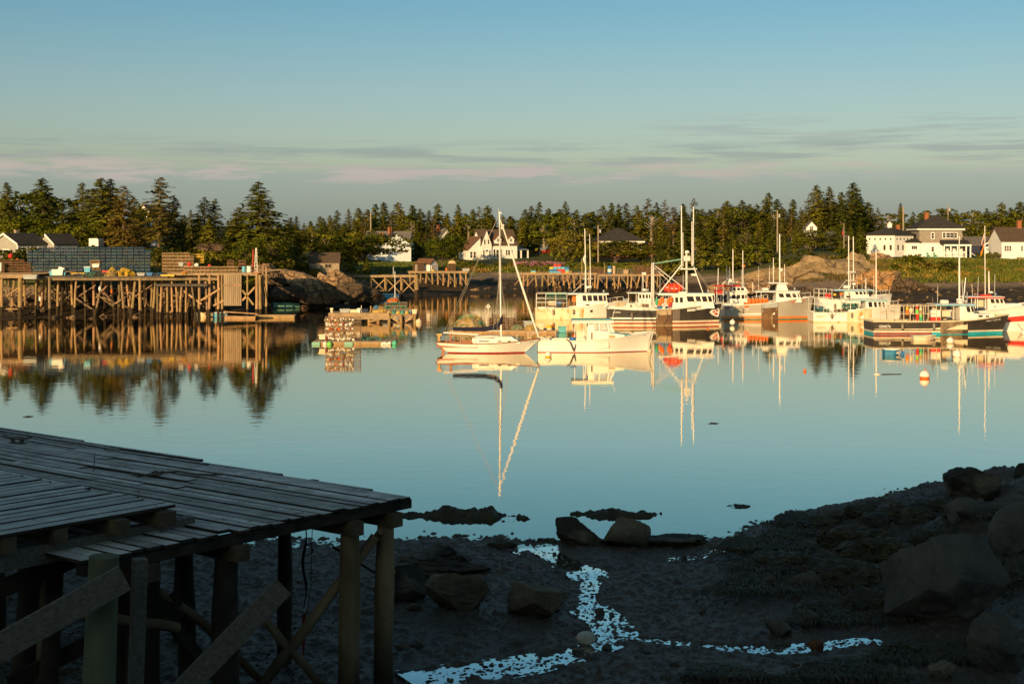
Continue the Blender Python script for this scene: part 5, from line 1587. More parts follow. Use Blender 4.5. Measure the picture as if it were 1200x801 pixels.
# the outcrop on the right
for i, (px, pyb, w, hp, d, m, ti, lab) in enumerate((
        (965, 341, 96, 42, 233, M_OUTCROP, -.06, 'great tawny rock dome above the grey lobster boat'),
        (918, 341, 104, 30, 229, M_OUTCROP, -.16, 'long low tawny shoulder falling away from the rock dome'),
        (884, 340, 60, 15, 222, M_TANROCK, -.05, 'low pale ledge behind the boat with the red roof'),
        (850, 341, 46, 11, 226, M_TANROCK, .0, 'lowest pale ledge near the tall-masted black boat'),
        (996, 334, 56, 38, 238, M_OUTCROP, .10, 'upper tawny rock next to the dome, under the flagpole'),
        (1026, 343, 58, 27, 220, M_RUST, .02, 'rust-orange stained rock face behind the white rusty boat'),
        (1050, 345, 20, 27, 217, M_DARKROCK, .1, 'grey block closing the end of the rust-stained rock'),
        (1068, 348, 46, 22, 217, M_DARKROCK, .1, 'brown ledge under the grass bank beside the rust-stained rock'),
        (1034, 306, 30, 10, 262, M_TANROCK, .0, 'grey bare rock just below the white annex'),
        (1022, 312, 16, 10, 252, M_TANROCK, .0, 'small pale rock in the dry grass below the annex'),
        (1009, 344, 40, 12, 214, M_DARKROCK, .0, 'dark tide-line ledge at the foot of the orange rock'),
        (955, 350, 90, 14, 211, M_DARKROCK, .0, 'dark weed-covered ledge at the foot of the rock dome'))):
    far_rock(lab, px, pyb, w, hp, d, 240 + i, m, .8, ti, rough=.10)
# tide-line stones of the far shore
STONE = [rock_mesh('stone', 300 + i, m, 9, 3, .07, (.6, .5, .38)) for i, m in enumerate((M_TANROCK, M_DARKROCK, M_DARKROCK, M_TANROCK))]
rs = random.Random(77)
LINE = [(-10, 172), (100, 173), (200, 180), (330, 192), (450, 226), (500, 250), (600, 262), (720, 254), (850, 236), (960, 212), (1040, 200), (1100, 196), (1210, 196)]
def stone(px, d, s, lab, grp):
    x = X(px, d)
    o = bpy.data.objects.new('stone', rs.choice(STONE))
    COL.objects.link(o)
    o.location = (x, d, gz(x, d) + s * .12)
    o.scale = (s, s, s * rs.uniform(.7, 1.1))
    o.rotation_euler = (0, 0, rs.uniform(0, 6.28))
    tag(o, lab, 'stone', grp)
for k in range(46):
    stone(rs.uniform(-10, 300), rs.uniform(168, 184), rs.uniform(.35, 1.2), 'stone on the mud under the wharf with the blue traps', 'stones under the wharf')
for k in range(34):
    stone(rs.uniform(300, 450), rs.uniform(192, 212), rs.uniform(.4, 1.3), 'stone strewn along the rocky point below the shed', 'stones of the rocky point')
for k in range(34):
    px = rs.uniform(470, 800)
    stone(px, np.interp(px, [p[0] for p in LINE], [p[1] for p in LINE]) + rs.uniform(-4, 12), rs.uniform(.3, .8), 'stone on the low-tide mud in front of the far wharf', 'stones by the far wharf')
for k in range(70):
    px = rs.uniform(1035, 1210)
    stone(px, rs.uniform(190, 231), rs.uniform(.25, .8), 'stone on the tidal flat below the grass bank', 'stones of the tidal flat')
far_rock('round pale boulder on the mud before the far wharf', 654, 342, 11, 7, 258, 290, M_TANROCK, keep=.9)
far_rock('small pale boulder beside the mast of the sailing yacht', 557, 343, 11, 5, 258, 291, M_TANROCK, keep=.9)
far_rock('dark boulder at the top of the flat behind the red-roofed boat', 1146, 345, 20, 9, 222, 292, M_DARKROCK, keep=.85)

# ---------------------------------------------------------------- wharves across the water
M_PALEPILE = mat('pale_pile', (0.40, 0.27, 0.13), (0.26, 0.17, 0.085), scale=2.5, rough=.9, stretch=(1, 1, .4), spec=.1, bump=.5, rand=.2)  # paler brown wood than the old piles
M_OLDPILE = mat('old_pile', (0.27, 0.19, 0.11), (0.16, 0.115, 0.07), scale=2.5, rough=.9, stretch=(1, 1, .4), spec=.1, bump=.5, rand=.25)
M_WETPILE = mat('wet_pile_foot', (0.05, 0.035, 0.02), (0.03, 0.022, 0.014), scale=2, rough=.85, spec=.15)
M_FARDECK = mat('far_deck_plank', (0.36, 0.25, 0.14), (0.25, 0.18, 0.11), scale=1.5, rough=.9, spec=.1)
M_DARKDECK = mat('dark_deck_plank', (0.11, 0.09, 0.075), (0.07, 0.06, 0.05), scale=1.5, rough=.9, spec=.1)
M_PANEL = mat('sheathing_board', (0.34, 0.255, 0.16), (0.24, 0.18, 0.115), scale=1.2, rough=.9, spec=.1, stretch=(3, 3, .3), bump=.3)
rp = random.Random(41)
M_ORANGE0 = mat('orange_fender', (.75, .17, .025), (.5, .12, .02), scale=3, rough=.6)
class Wharf:
    def __init__(s, label, px, d, name='wharf'):
        s.d = d
        s.root = thing(name, label, 'wharf', (X(px, d), d, 0))
        s.o = s.root.location.copy()
    def deck(s, pxa, pxb, da, db, z, m=M_FARDECK, lip=.35, name='deck'):
        """planked top between columns pxa..pxb (at depth da) going back to db."""
        x0, x1 = X(pxa, da) - s.o.x, X(pxb, da) - s.o.x
        mb = MB()
        w = .24
        n = max(1, int((db - da) / w))
        for i in range(n):
            y = da - s.o.y + i * w
            mb.box(x0 - rp.uniform(0, .1), x1 + rp.uniform(0, .1), y + .01, y + w - .01, z - .07, z + rp.uniform(-.01, .01))
        mb.build(name, m, s.root)
        MB().box(x0 + .05, x1 - .05, da - s.o.y + .03, da - s.o.y + .25, z - lip, z - .072).build('edge_beam', m, s.root)
        for f in (.35, .7):
            y = da - s.o.y + (db - da) * f
            MB().box(x0 + .05, x1 - .05, y, y + .22, z - lip, z - .072).build('stringer', M_OLDPILE, s.root)
    def pile(s, px, d, ztop, r=.15, lean=0.0, m=None, leany=0.0):
        x = X(px, d)
        zb = max(gz(x + lean, d), -.6) - .4
        mb = MB()
        n = 6
        pts = [Vector((x - s.o.x + lean * (1 - i / n) + rp.gauss(0, .015), d - s.o.y + leany * (1 - i / n), zb + (ztop - zb) * i / n)) for i in range(n + 1)]
        wet = 1.5
        k = max(1, min(n - 1, int(n * (wet - zb) / (ztop - zb))))
        rr = [r * (1.12 - .2 * i / n) for i in range(n + 1)]
        mb.tube(pts[k:], rr[k:], 8, 0).tube(pts[:k + 1], rr[:k + 1], 8, 1)
        mb.build('pile', [m or rp.choice((M_PALEPILE, M_PALEPILE, M_OLDPILE)), M_WETPILE], s.root, smooth=True)
    def brace(s, a, b, r=.09, m=None, flat=False):
        a, b = a - s.o, b - s.o
        mb = MB()
        if flat:
            mb.beam(a, b, .08, .22)
        else:
            mb.tube([a, a.lerp(b, .5), b], [r, r, r * .8], 6)
        mb.build('brace', m or rp.choice((M_PALEPILE, M_OLDPILE)), s.root)
# the long wharf with the blue traps
w = Wharf('long timber wharf on a forest of leaning piles below the blue traps', 120, 172)
ZW = 5.15
w.deck(-30, 37, 169.5, 190, 5.3, M_FARDECK, .45)
w.deck(37.2, 196, 172, 192, ZW - .15, M_DARKDECK, .3)
w.deck(196.2, 241, 175, 192, ZW + .2, M_FARDECK, .3)
w.deck(180, 243, 170.6, 174.8, 4.1, M_DARKDECK, .25, 'low_platform')
w.deck(241.2, 302, 172, 196, ZW + .25, M_FARDECK, .32)
k = 0
for row, (d, n) in enumerate(((171.7, 12), (175.2, 19), (179.5, 19), (184, 19))):
    for i in range(n):
        px = -6 + 262 * (i + rp.uniform(.15, .85)) / n
        if row == 0 and 250 < px:
            continue
        lean = rp.gauss(0, .35)
        w.pile(px, d + rp.uniform(-.6, .6) + (1.2 if row == 0 and px > 37 else 0), ZW - .35, rp.uniform(.11, .17), lean, M_WETPILE if rp.random() < .08 else None)
for px, r, m in ((23.5, .26, M_PALEPILE), (2, .15, M_PALEPILE), (164, .17, M_PALEPILE), (58, .16, M_OLDPILE)):
    w.pile(px, 169.9, 4.9, r, 0, m)
for a, b in (((0, 332), (22, 343)), ((0, 352), (22, 337)), ((4, 362), (22, 362)), ((60, 336), (84, 352)), ((88, 350), (112, 334)), ((82, 345), (108, 362)), ((116, 336), (134, 356)), ((134, 356), (160, 340)), ((142, 336), (166, 352)), ((154, 350), (178, 334)), ((176, 338), (196, 352)), ((186, 345), (205, 330)), ((34, 332), (52, 350)), ((120, 348), (150, 360)), ((200, 358), (222, 338))):
    d = 170.4 if a[0] < 25 else 174 + rp.uniform(0, 2)
    w.brace(P(*a, d), P(*b, d), rp.uniform(.07, .11))
for d in (171.9, 175.4, 179.7, 184.2):
    MB().box(X(-6, d) - w.o.x, X(256, d) - w.o.x, d - w.o.y - .14, d - w.o.y + .14, ZW - .62, ZW - .34).build('pile_cap', M_OLDPILE, w.root)
for k in range(26):
    d = rp.choice((175.6, 179.9, 184.4))
    px = rp.uniform(0, 236)
    py = rp.uniform(332, 344)
    w.brace(P(px, py, d), P(px + rp.choice((-1, 1)) * rp.uniform(14, 30), py + rp.uniform(10, 22), d), rp.uniform(.06, .12), M_OLDPILE)
for k in range(9):
    px, d = rp.uniform(4, 240), rp.uniform(171.2, 171.6)
    L_ = rp.uniform(.8, 2.4)
    q = P(px, 328, d) - w.o
    MB().tube([q, q + Vector((.06, 0, -L_ * .5)), q + Vector((.02, .02, -L_))], .03, 5).build('rope', M_WETPILE, w.root)
for px, py, m in ((131, 341, M_ORANGE0), (117, 338, M_WHITE), (47, 350, M_WHITE)):
    q = P(px, py, 171.6) - w.o
    MB().lathe([(.05, -.3), (.15, -.2), (.17, .05), (.1, .22), (.03, .3)], 10, M=Matrix.Translation(q)).build('pot_buoy_fender', m, w.root, smooth=True)
# sheathed corner, its braces and the end posts
mb = MB()
x0, x1 = X(262, 171.6) - w.o.x, X(283, 171.6) - w.o.x
n = 9
for i in range(n):
    mb.box(x0 + (x1 - x0) * i / n + .015, x0 + (x1 - x0) * (i + 1) / n - .012, -.45, -.38 - rp.uniform(0, .03), Z(358, 171.6), 5.3 - rp.uniform(0, .08))
mb.build('sheathing', M_PANEL, w.root)
mb = MB()
mb.box(x0 - .02, x1 + .02, -.50, -.452, Z(334, 171.6) - .12, Z(334, 171.6) + .12)
mb.build('waler', M_OLDPILE, w.root)
for px, r, lean in ((256, .16, 0), (260, .13, .05), (300.8, .17, 0), (304.5, .17, .05), (246, .14, -.1), (233.5, .15, 0), (290, .12, 0), (312, .13, 0)):
    w.pile(px, 171.8, 5.2 + (.9 if px > 306 else 0), r, lean, M_PALEPILE)
w.pile(308, 172.4, 6.2, .16, 0, M_OLDPILE)
for a, b in (((235, 352), (258, 338)), ((284, 340), (297, 357)), ((284, 352), (299, 336)), ((262, 352), (250, 358)), ((214, 340), (236, 356)), ((310, 336), (313, 356))):
    w.brace(P(*a, 171.6), P(*b, 171.6), .13, M_PALEPILE, True)
for px in (184, 189, 195, 201, 206, 212, 218, 226):
    w.pile(px + rp.uniform(-1, 1), 171.3, 3.9, rp.uniform(.09, .14), rp.gauss(0, .3))
# middle docks
w = Wharf('bent-framed dock running along the rocky point to the little white shed', 440, 236, 'dock')
w.deck(398, 489, 234, 239, 3.75, M_FARDECK, .35)
w.deck(478, 549, 260, 267, 3.9, M_FARDECK, .35)
for i, px in enumerate((404, 413, 434, 451, 470)):
    w.pile(px, 234.3, 3.4, .20, .2, M_PALEPILE)
    w.pile(px + 2, 238, 3.4, .17, -.2)
w.pile(488, 233.8, 3.7 - .5 + .3, .36, 0, M_PALEPILE)
for a, b in (((405, 326), (430, 338)), ((430, 326), (414, 336)), ((436, 326), (450, 340)), ((452, 326), (436, 342)), ((453, 327), (469, 343)), ((470, 327), (453, 343)), ((472, 327), (486, 342)), ((486, 328), (472, 342)), ((405, 336), (450, 341))):
    w.brace(P(*a, 234.2), P(*b, 234.2), .11, M_PALEPILE)
for i in range(11):
    w.pile(480 + i * 6.6, 260.3, 3.6, .16, rp.gauss(0, .1), M_PALEPILE)
    w.pile(482 + i * 6.6, 265, 3.6, .15, rp.gauss(0, .2))
    if i % 2:
        w.brace(P(480 + i * 6.6, 321, 260.1), P(486 + i * 6.6, 331, 260.1), .08)
w = Wharf('far wharf of many leaning sunlit piles below the hedge bank', 690, 255, 'wharf')
w.deck(606, 700, 253, 264, 3.7, M_FARDECK, .32)
w.deck(700.5, 778, 250, 262, 3.55, M_FARDECK, .32)
for i in range(22):
    px = 608 + 168 * (i + rp.uniform(.2, .8)) / 22
    w.pile(px, 253.3 if px < 700 else 250.3, 3.3, rp.uniform(.13, .19), rp.gauss(.12 if px < 700 else -.35, .25), M_PALEPILE)
for i in range(24):
    px = 610 + 166 * (i + rp.uniform(.1, .9)) / 24
    w.pile(px, rp.uniform(256, 261), 3.3, rp.uniform(.12, .16), rp.gauss(0, .4))
for i in range(12):
    px = 612 + i * 8
    w.brace(P(px, 323, 253.1), P(px + rp.choice((-9, 9)), 334, 253.1), .075, M_PALEPILE)
for i in range(5):
    px = 716 + i * 12
    w.brace(P(px, 324, 250.1), P(px + 8, 336, 250.1), .075, M_PALEPILE)

# ---------------------------------------------------------------- lobster traps
M_WIREB = mat('blue_wire', (0.022, 0.11, 0.22), (0.016, 0.075, 0.15), scale=4, rough=.6, rand=.2, spec=.3)
M_WIREG = mat('green_wire', (0.03, 0.22, 0.16), (0.02, 0.15, 0.11), scale=4, rough=.6, rand=.2, spec=.3)
M_WIREY = mat('yellow_wire', (0.62, 0.42, 0.03), (0.50, 0.33, 0.03), scale=4, rough=.6, rand=.12, spec=.3)
M_WIRETAN = mat('tan_wire', (0.40, 0.27, 0.14), (0.26, 0.18, 0.10), scale=4, rough=.85, rand=.2, spec=.1)
M_WIREBR = mat('brown_wire', (0.20, 0.115, 0.06), (0.13, 0.08, 0.045), scale=4, rough=.85, rand=.25, spec=.1)
M_WIREGR = mat('grey_wire', (0.26, 0.22, 0.17), (0.18, 0.15, 0.12), scale=4, rough=.8, rand=.2, spec=.1)
M_RUNNER = mat('trap_runner', (0.27, 0.20, 0.13), (0.19, 0.14, 0.09), scale=4, rough=.9, rand=.2, spec=.1)
M_NETDK = mat('trap_netting', (0.030, 0.036, 0.040), (0.02, 0.022, 0.025), scale=6, rough=.9, spec=.1)
def trap_mesh(m, m2=None, L=.92, D=.55, Hh=.38, bars=5, head=True, t=.032):
    mb = MB()
    for y in (0, D):
        for z in (t / 2, Hh - t / 2):
            mb.box(0, L, y - t / 2, y + t / 2, z - t / 2, z + t / 2, 1 if z < .1 else 0)
        for i in range(bars + 2):
            x = L * i / (bars + 1)
            q = t * (1 if i in (0, bars + 1) else .45)
            mb.box(x - q / 2, x + q / 2, y - t * .4, y + t * .4, t + .001, Hh - t - .001)
        for j in (1, 2):
            z = Hh * j / 3
            mb.box(t, L - t, y - t * .22, y + t * .22, z - .009, z + .009)
    for x in (0, L):
        for z in (t / 2, Hh - t / 2):
            mb.box(x - t / 2, x + t / 2, t / 2 + .001, D - t / 2 - .001, z - t / 2, z + t / 2)
        for j in (1, 2):
            mb.box(x - .008, x + .008, t, D - t, Hh * j / 3 - .009, Hh * j / 3 + .009)
        mb.box(x - .008, x + .008, D / 2 - .009, D / 2 + .009, t, Hh - t)
    for i in range(1, bars + 1):
        x = L * i / (bars + 1)
        mb.box(x - .008, x + .008, t, D - t, Hh - .022, Hh - .006)
    if head:                                     # the netting parlour inside
        mb.add([(L * .38, .04, .04), (L * .38, D - .04, .04), (L * .38, D - .04, Hh - .05), (L * .38, .04, Hh - .05), (L * .62, D * .35, Hh * .35), (L * .62, D * .65, Hh * .35), (L * .62, D * .65, Hh * .7), (L * .62, D * .35, Hh * .7)],
               [(0, 1, 5, 4), (1, 2, 6, 5), (2, 3, 7, 6), (3, 0, 4, 7)], 2)
        mb.add([(.03, .06, .05), (.03, D - .06, .05), (.2, D - .06, Hh * .8), (.2, .06, Hh * .8)], [(0, 1, 2, 3)], 0)
        mb.add([(L - .03, .06, Hh * .75), (L - .03, D - .06, Hh * .75), (L * .72, D - .06, Hh * .15), (L * .72, .06, Hh * .15)], [(0, 1, 2, 3)], 0)
    return mb.mesh('lobster_trap', [m, m2 or m, M_NETDK])
T_BLUE = trap_mesh(M_WIREB, M_RUNNER)
T_GREEN = trap_mesh(M_WIREG, M_RUNNER)
T_YELLOW = trap_mesh(M_WIREY, M_WIREY, t=.05)
T_TAN = trap_mesh(M_WIRETAN, M_WIRETAN, t=.055, bars=3)
T_BROWN = trap_mesh(M_WIREBR, M_WIREBR, t=.05, bars=3)
T_GREY = trap_mesh(M_WIREGR, M_WIREGR, t=.035, bars=4)
def trap(me, loc, rot, label, group=None, sc=1.0):
    o = bpy.data.objects.new('wooden_trap' if me in (T_TAN, T_BROWN, T_YELLOW) else 'wire_trap', me)
    COL.objects.link(o)
    o.location = loc
    o.rotation_euler = rot if isinstance(rot, tuple) else (0, 0, rot)
    if sc != 1.0:
        o.scale = (sc, sc, sc) if not isinstance(sc, tuple) else sc
    return tag(o, label, 'trap', group)
def stack(me, px0, px1, pyb, pyt, d, nx, nz, label, group, ny=1, z=None, jit=.03, skip=lambda i, j, k: False, rz=0.0, fill=.96):
    x0, x1 = X(px0, d), X(px1, d)
    z0 = Z(pyb, d) if z is None else z
    dx = (x1 - x0) / nx
    dz = (Z(pyt, d) - z0) / nz
    out = []
    for j in range(ny):
        for k in range(nz):
            for i in range(nx):
                if skip(i, j, k):
                    continue
                sx, sz = dx * fill / .92, dz * .97 / .38
                out.append(trap(me, (x0 + i * dx + rp.gauss(0, jit * .5), d + j * .62 + rp.gauss(0, jit), z0 + k * dz), rz + rp.gauss(0, jit * .6), label, group, (sx, 1.0, sz)))
    return out
stack(T_BLUE, 32, 177, 319.5, 289.5, 191, 22, 8, 'blue wire lobster trap in the long high wall of stacked traps', 'blue lobster traps walled up behind the wharf', skip=lambda i, j, k: (i < 2 and k > 6) or (i > 20 and k > 6), fill=.80)
stack(T_TAN, 190, 227, 319, 296, 193, 8, 6, 'weathered tan lobster trap in the high block at the middle of the wharf', 'tan lobster traps in the high block', skip=lambda i, j, k: i > 6 and k > 4)
stack(T_YELLOW, 214, 239, 308, 297.5, 194.5, 5, 3, 'faded yellow lobster trap on the upper step of the tan trap block', 'faded yellow traps')
stack(T_TAN, 215, 279, 321, 312, 176, 13, 2, 'tan lobster trap in the long low row along the wharf edge', 'tan lobster traps in the low row')
for px in (266.5, 279.5):
    stack(T_BROWN, px, px + 8, 312 if px < 270 else 313, 304.5, 177.5, 1, 2, 'brown trap in the pair standing on the low row, nearer the great fir' if px > 270 else 'brown trap in the pair standing on the low row, farther from the barrels', 'brown trap pair %d' % px)
stack(T_BROWN, -2, 36, 319.5, 304, 179, 5, 5, 'brown weedy lobster trap in the heap by the grey cottage', 'brown lobster traps by the grey cottage', jit=.08, skip=lambda i, j, k: i + k > 7)
for i, (px, py, d, rot) in enumerate(((128, 323, 172.8, (.1, -.9, .2)), (133, 320, 173.2, (0, .4, .5)), (139, 324.5, 173, (1.2, 0, .3)), (141, 318, 173.6, (.2, .3, .1)), (146, 319, 174, (0, .5, -.2)), (148, 324, 173.2, (.4, 0, .6)))):
    trap(T_YELLOW, P(px, py, d), rot, 'bright yellow lobster trap tumbled in a heap at the wharf edge', 'tumbled yellow traps', 1.1)
stack(T_TAN, 106, 118, 317, 305, 184, 2, 4, 'pale trap in the small stack before the middle of the blue wall', 'pale traps before the blue wall', jit=.1)
stack(T_BROWN, 484, 497, 317.6, 307.5, 260.7, 3, 4, 'brown lobster trap stacked against the front of the little white shed', 'brown traps by the white shed', ny=1)
stack(T_BROWN, 525, 534, 317.6, 309, 261.5, 2, 4, 'dark lobster trap under a pale cover on the end of the middle dock', 'dark traps on the dock end')
M_TARP = mat('pale_tarp', (.52, .40, .24), (.42, .32, .2), scale=2, rough=.8)
tag(MB().prism([(-.75, 0), (.75, 0), (.55, .45), (0, .62), (-.5, .48)], 'y', -.1, .8).build('tarp', M_TARP, None, loc=P(529.5, 308.8, 261.3)), 'pale tarp covering the dark traps on the dock end', 'tarp')
stack(T_BROWN, 742, 776, 321, 311, 252, 6, 4, 'brown lobster trap in the dense block on the far wharf', 'brown traps on the far wharf', jit=.02)
stack(T_BROWN, 692, 708, 321, 313.5, 254.5, 3, 3, 'reddish lobster trap stacked beside the striped blue and white barrel', 'reddish traps on the far wharf')
stack(T_GREY, 718, 740, 321.5, 315, 253, 4, 2, 'grey lobster trap in the low pile past the striped barrel', 'grey traps on the far wharf')

# ---------------------------------------------------------------- gear on the wharves
def paint(n, c, **k):
    return mat(n, c, tuple(v * .75 for v in c), scale=k.pop('scale', 3), rough=k.pop('rough', .6), **k)
M_RED = paint('red_paint', (.60, .045, .03))
M_ORANGE = paint('orange_paint', (.75, .17, .025))
M_BLUE = paint('blue_plastic', (.03, .16, .40))
M_SKYBLUE = paint('sky_blue_plastic', (.12, .42, .60))
M_YEL = paint('yellow_plastic', (.70, .46, .04))
M_GRN = paint('green_plastic', (.05, .40, .20))
M_LIME = paint('lime_plastic', (.22, .60, .12))
M_WPL = paint('white_plastic', (.78, .76, .70))
M_GREYPL = paint('grey_plastic', (.36, .38, .38))
M_TEAL = paint('teal_paint', (.10, .42, .44))
def crate(px, py, d, w, dpt, h, m, label, rz=0.0, lid=None, lidrot=0.0, cat='crate', name='crate'):
    t = thing(name, label, cat, P(px, py, d), rz)
    b = MB()
    a = .05
    b.prism([(-w / 2 + a, 0), (w / 2 - a, 0), (w / 2, h), (-w / 2, h)], 'y', 0, dpt)
    b.box(-w / 2 - .04, w / 2 + .04, -.04, dpt + .04, h - .12, h - .02)
    b.build('body', m, t)
    if lid:
        MB().box(-w / 2 - .03, w / 2 + .03, -.03, dpt + .03, 0, .07, M=Matrix.Translation((0, 0, h + .01 + abs(math.sin(lidrot)) * w / 2)) @ Matrix.Rotation(lidrot, 4, 'Y')).build('lid', lid, t)
    return t
def barrel(px, py, d, h, r, ms, label, bands=None):
    t = thing('barrel', label, 'barrel', P(px, py, d))
    n = len(ms)
    for i, m in enumerate(ms):
        z0, z1 = h * i / n, h * (i + 1) / n
        MB().lathe([(r * .97, z0), (r * 1.02, z0 + .03), (r, (z0 + z1) / 2), (r * 1.02, z1 - .03), (r * .97, z1 - .001)], 16).build('drum' if n == 1 else 'drum_band', m, t, smooth=True)
    return t
crate(67, 322.5, 172.6, 1.35, 1.1, .72, M_WPL, 'white fish box with its lid tipped up on the wharf edge', lid=None)
o = P(71.5, 316, 172.9)
tag(MB().box(-.35, .35, -.06, .06, -.25, .32, M=Matrix.Rotation(.35, 4, 'Y')).build('loose_cover', M_WPL, None, loc=o), 'white box lid leaning up on the white fish box', 'cover')
crate(59.5, 322.8, 172.8, .38, .5, .55, M_SKYBLUE, 'narrow blue tub beside the white fish box', cat='tub', name='tub')
crate(74.8, 323, 172.9, .35, .5, .38, M_SKYBLUE, 'low blue tub at the far side of the white fish box', cat='tub', name='tub')
crate(102, 319, 174, .75, .6, .62, M_SKYBLUE, 'blue cooler with white lid standing before the blue trap wall', lid=M_WPL, cat='cooler', name='cooler')
crate(112, 313.2, 183.4, .9, .6, .45, M_WPL, 'white tote lying on the small pale trap stack', cat='tote', name='tote')
crate(91, 322, 173, 1.6, .5, .25, M_YEL, 'flat yellow tray on the wharf edge', cat='tray', name='tray')
crate(196, 324, 173, 1.7, .8, .25, M_YEL, 'yellow tray on the low platform of the wharf', cat='tray', name='tray')
crate(175, 323, 173, .7, .5, .4, M_BLUE, 'dark blue tote beside the tumbled yellow traps', cat='tote', name='tote')
crate(165, 323, 173.2, .9, .5, .35, M_GREYPL, 'grey tote on the wharf beside the dark blue one', cat='tote', name='tote')
crate(124, 319, 174, .9, .5, .2, M_RED, 'flat red box on the wharf near the pale trap stack', cat='box', name='box')
crate(35, 327, 169.2, 1.6, .6, .52, M_GREYPL, 'blue-grey float box fixed at the corner of the wharf', cat='float box', name='float_box')
barrel(285.8, 321, 175.6, .95, .24, [M_SKYBLUE], 'blue barrel standing at the wharf end')
barrel(292, 321, 175.6, .98, .30, [M_WPL], 'white barrel standing at the wharf end')
barrel(.5, 318, 178, 1.1, .22, [M_WPL], 'white drum at the edge of the view by the trap heap')
def ballbuoy(px, py, d, r, m, label, m2=None):
    t = thing('ball_buoy', label, 'buoy', P(px, py, d))
    k = 9
    prof = [(r * math.sin(math.pi * i / k) + .003, -r * math.cos(math.pi * i / k)) for i in range(k + 1)]
    MB().lathe(prof, 16, mis=[(1 if (m2 and i < 4) else 0) for i in range(k)]).build('ball', [m, m2 or m], t, smooth=True)
    MB().tube([(0, 0, r * .95), (.03, 0, r * 1.18), (.10, 0, r * 1.0)], r * .12, 6).build('eye', m2 or m, t)
    return t
ballbuoy(12.5, 300, 181, .33, M_RED, 'big round red ball buoy on the brown trap heap')
ballbuoy(20, 305.5, 180, .26, M_ORANGE, 'smaller orange ball buoy on the slope of the brown trap heap')
ballbuoy(222, 309.5, 177, .28, M_RED, 'round red ball buoy on the low tan trap row')
tag(MB().lathe([(.05, -.3), (.2, -.22), (.27, 0), (.2, .22), (.05, .3)], 12, M=Matrix.Rotation(R(90), 4, 'Y')).build('float', M_WPL, None, smooth=True, loc=P(230.5, 310.5, 177)), 'white oval float lying on the low tan trap row', 'float')
tag(MB().lathe([(.05, -.2), (.14, -.15), (.18, 0), (.14, .15), (.05, .2)], 12, M=Matrix.Rotation(R(90), 4, 'Y')).build('float', M_RED, None, smooth=True, loc=P(245.5, 311, 177)), 'small red float lying on the low tan trap row', 'float')
crate(212, 312, 176.6, .6, .5, .5, M_GREYPL, 'grey-green tub at the near end of the low tan trap row', cat='tub', name='tub')
def heap(px, py, d, w, h, ms, label, seed, cat='net heap', name='net_heap', n=700, dep=.8):
    """A heap of net and rope: a lumpy core wound with loops of line."""
    r = random.Random(seed)
    t = thing(name, label, cat, P(px, py, d))
    me = rock_mesh('core', seed, ms[0], 3, 4, .12, (w / 2, w / 2 * dep, h), .9)
    for v in me.vertices:
        v.co.z = max(v.co.z, -.05)
    link('core', me, t)
    for mi, m in enumerate(ms):
        mb = MB()
        for k in range(n // len(ms) // 14):
            a, e = r.uniform(0, 6.28), r.uniform(.1, 1.5)
            c = Vector((math.cos(a) * math.cos(e) * w / 2, math.sin(a) * math.cos(e) * w / 2 * dep, math.sin(e) * h)) * .98
            nrm = c.normalized()
            u = nrm.orthogonal().normalized()
            v_ = nrm.cross(u)
            rad = r.uniform(.10, .26) * min(1, w / 2)
            pts = [c + u * math.cos(q) * rad * r.uniform(.8, 1.2) + v_ * math.sin(q) * rad + nrm * r.uniform(0, .06) for q in np.arange(0, 5.5, .8)]
            mb.tube(pts, .022, 4, cap=False)
        mb.build('coils', m, t)
    return t
M_NETG = paint('green_net', (.10, .34, .22), rough=.9)
M_NETY = paint('yellow_rope', (.58, .40, .10), rough=.9)
M_NETT = paint('tan_rope', (.38, .27, .14), rough=.9)
M_NETD = paint('dark_net', (.06, .055, .05), rough=.9)
heap(129.5, 326.4, 172.7, 1.6, .75, [M_NETT, M_NETY], 'heap of tan rope at the wharf edge beside the yellow traps', 3)
heap(108, 325, 172.8, 2.6, .5, [M_NETD, M_NETG], 'low dark net heap on the wharf edge below the pale traps', 4)
heap(90, 324.5, 173, 2.2, .3, [M_NETD, M_BLUE], 'flat dark gear heap next to the yellow tray', 6)
heap(186, 323.5, 173.4, 1.4, .35, [M_NETD, M_BLUE], 'low dark gear heap on the wharf by the yellow tray', 7)
heap(216, 321, 175, .7, .28, [M_NETY, M_ORANGE], 'orange rope coil before the low tan trap row', 8)
# red mast and a white ladder frame at the wharf end
tag(MB().tube([(0, 0, 0), (0, 0, 3.1)], [.075, .06], 8).build('red_post', M_RED, None, loc=P(296.5, 321.5, 176)), 'tall red post at the wharf end beside the white hoist', 'post')
t = thing('hoist', 'white lattice hoist standing at the wharf end beside the red post', 'hoist', P(299.5, 321.5, 176.2))
MB().beam((-.18, 0, 0), (.02, 0, 3.3), .07).build('upright', M_WPL, t)
MB().beam((.22, 0, 0), (.14, 0, 3.3), .07).build('upright', M_WPL, t)
for k in range(8):
    MB().beam((-.18 + .025 * k, 0, .3 + k * .38), (.22 - .01 * k, 0, .42 + k * .38), .05).build('rung', M_WPL, t)
MB().box(-.1, .25, -.15, .15, 1.6, 1.95).build('winch', M_GREYPL, t)
crate(301, 322, 175, .9, .6, .35, M_ORANGE, 'flat orange-brown box by the foot of the white hoist', cat='box', name='box')
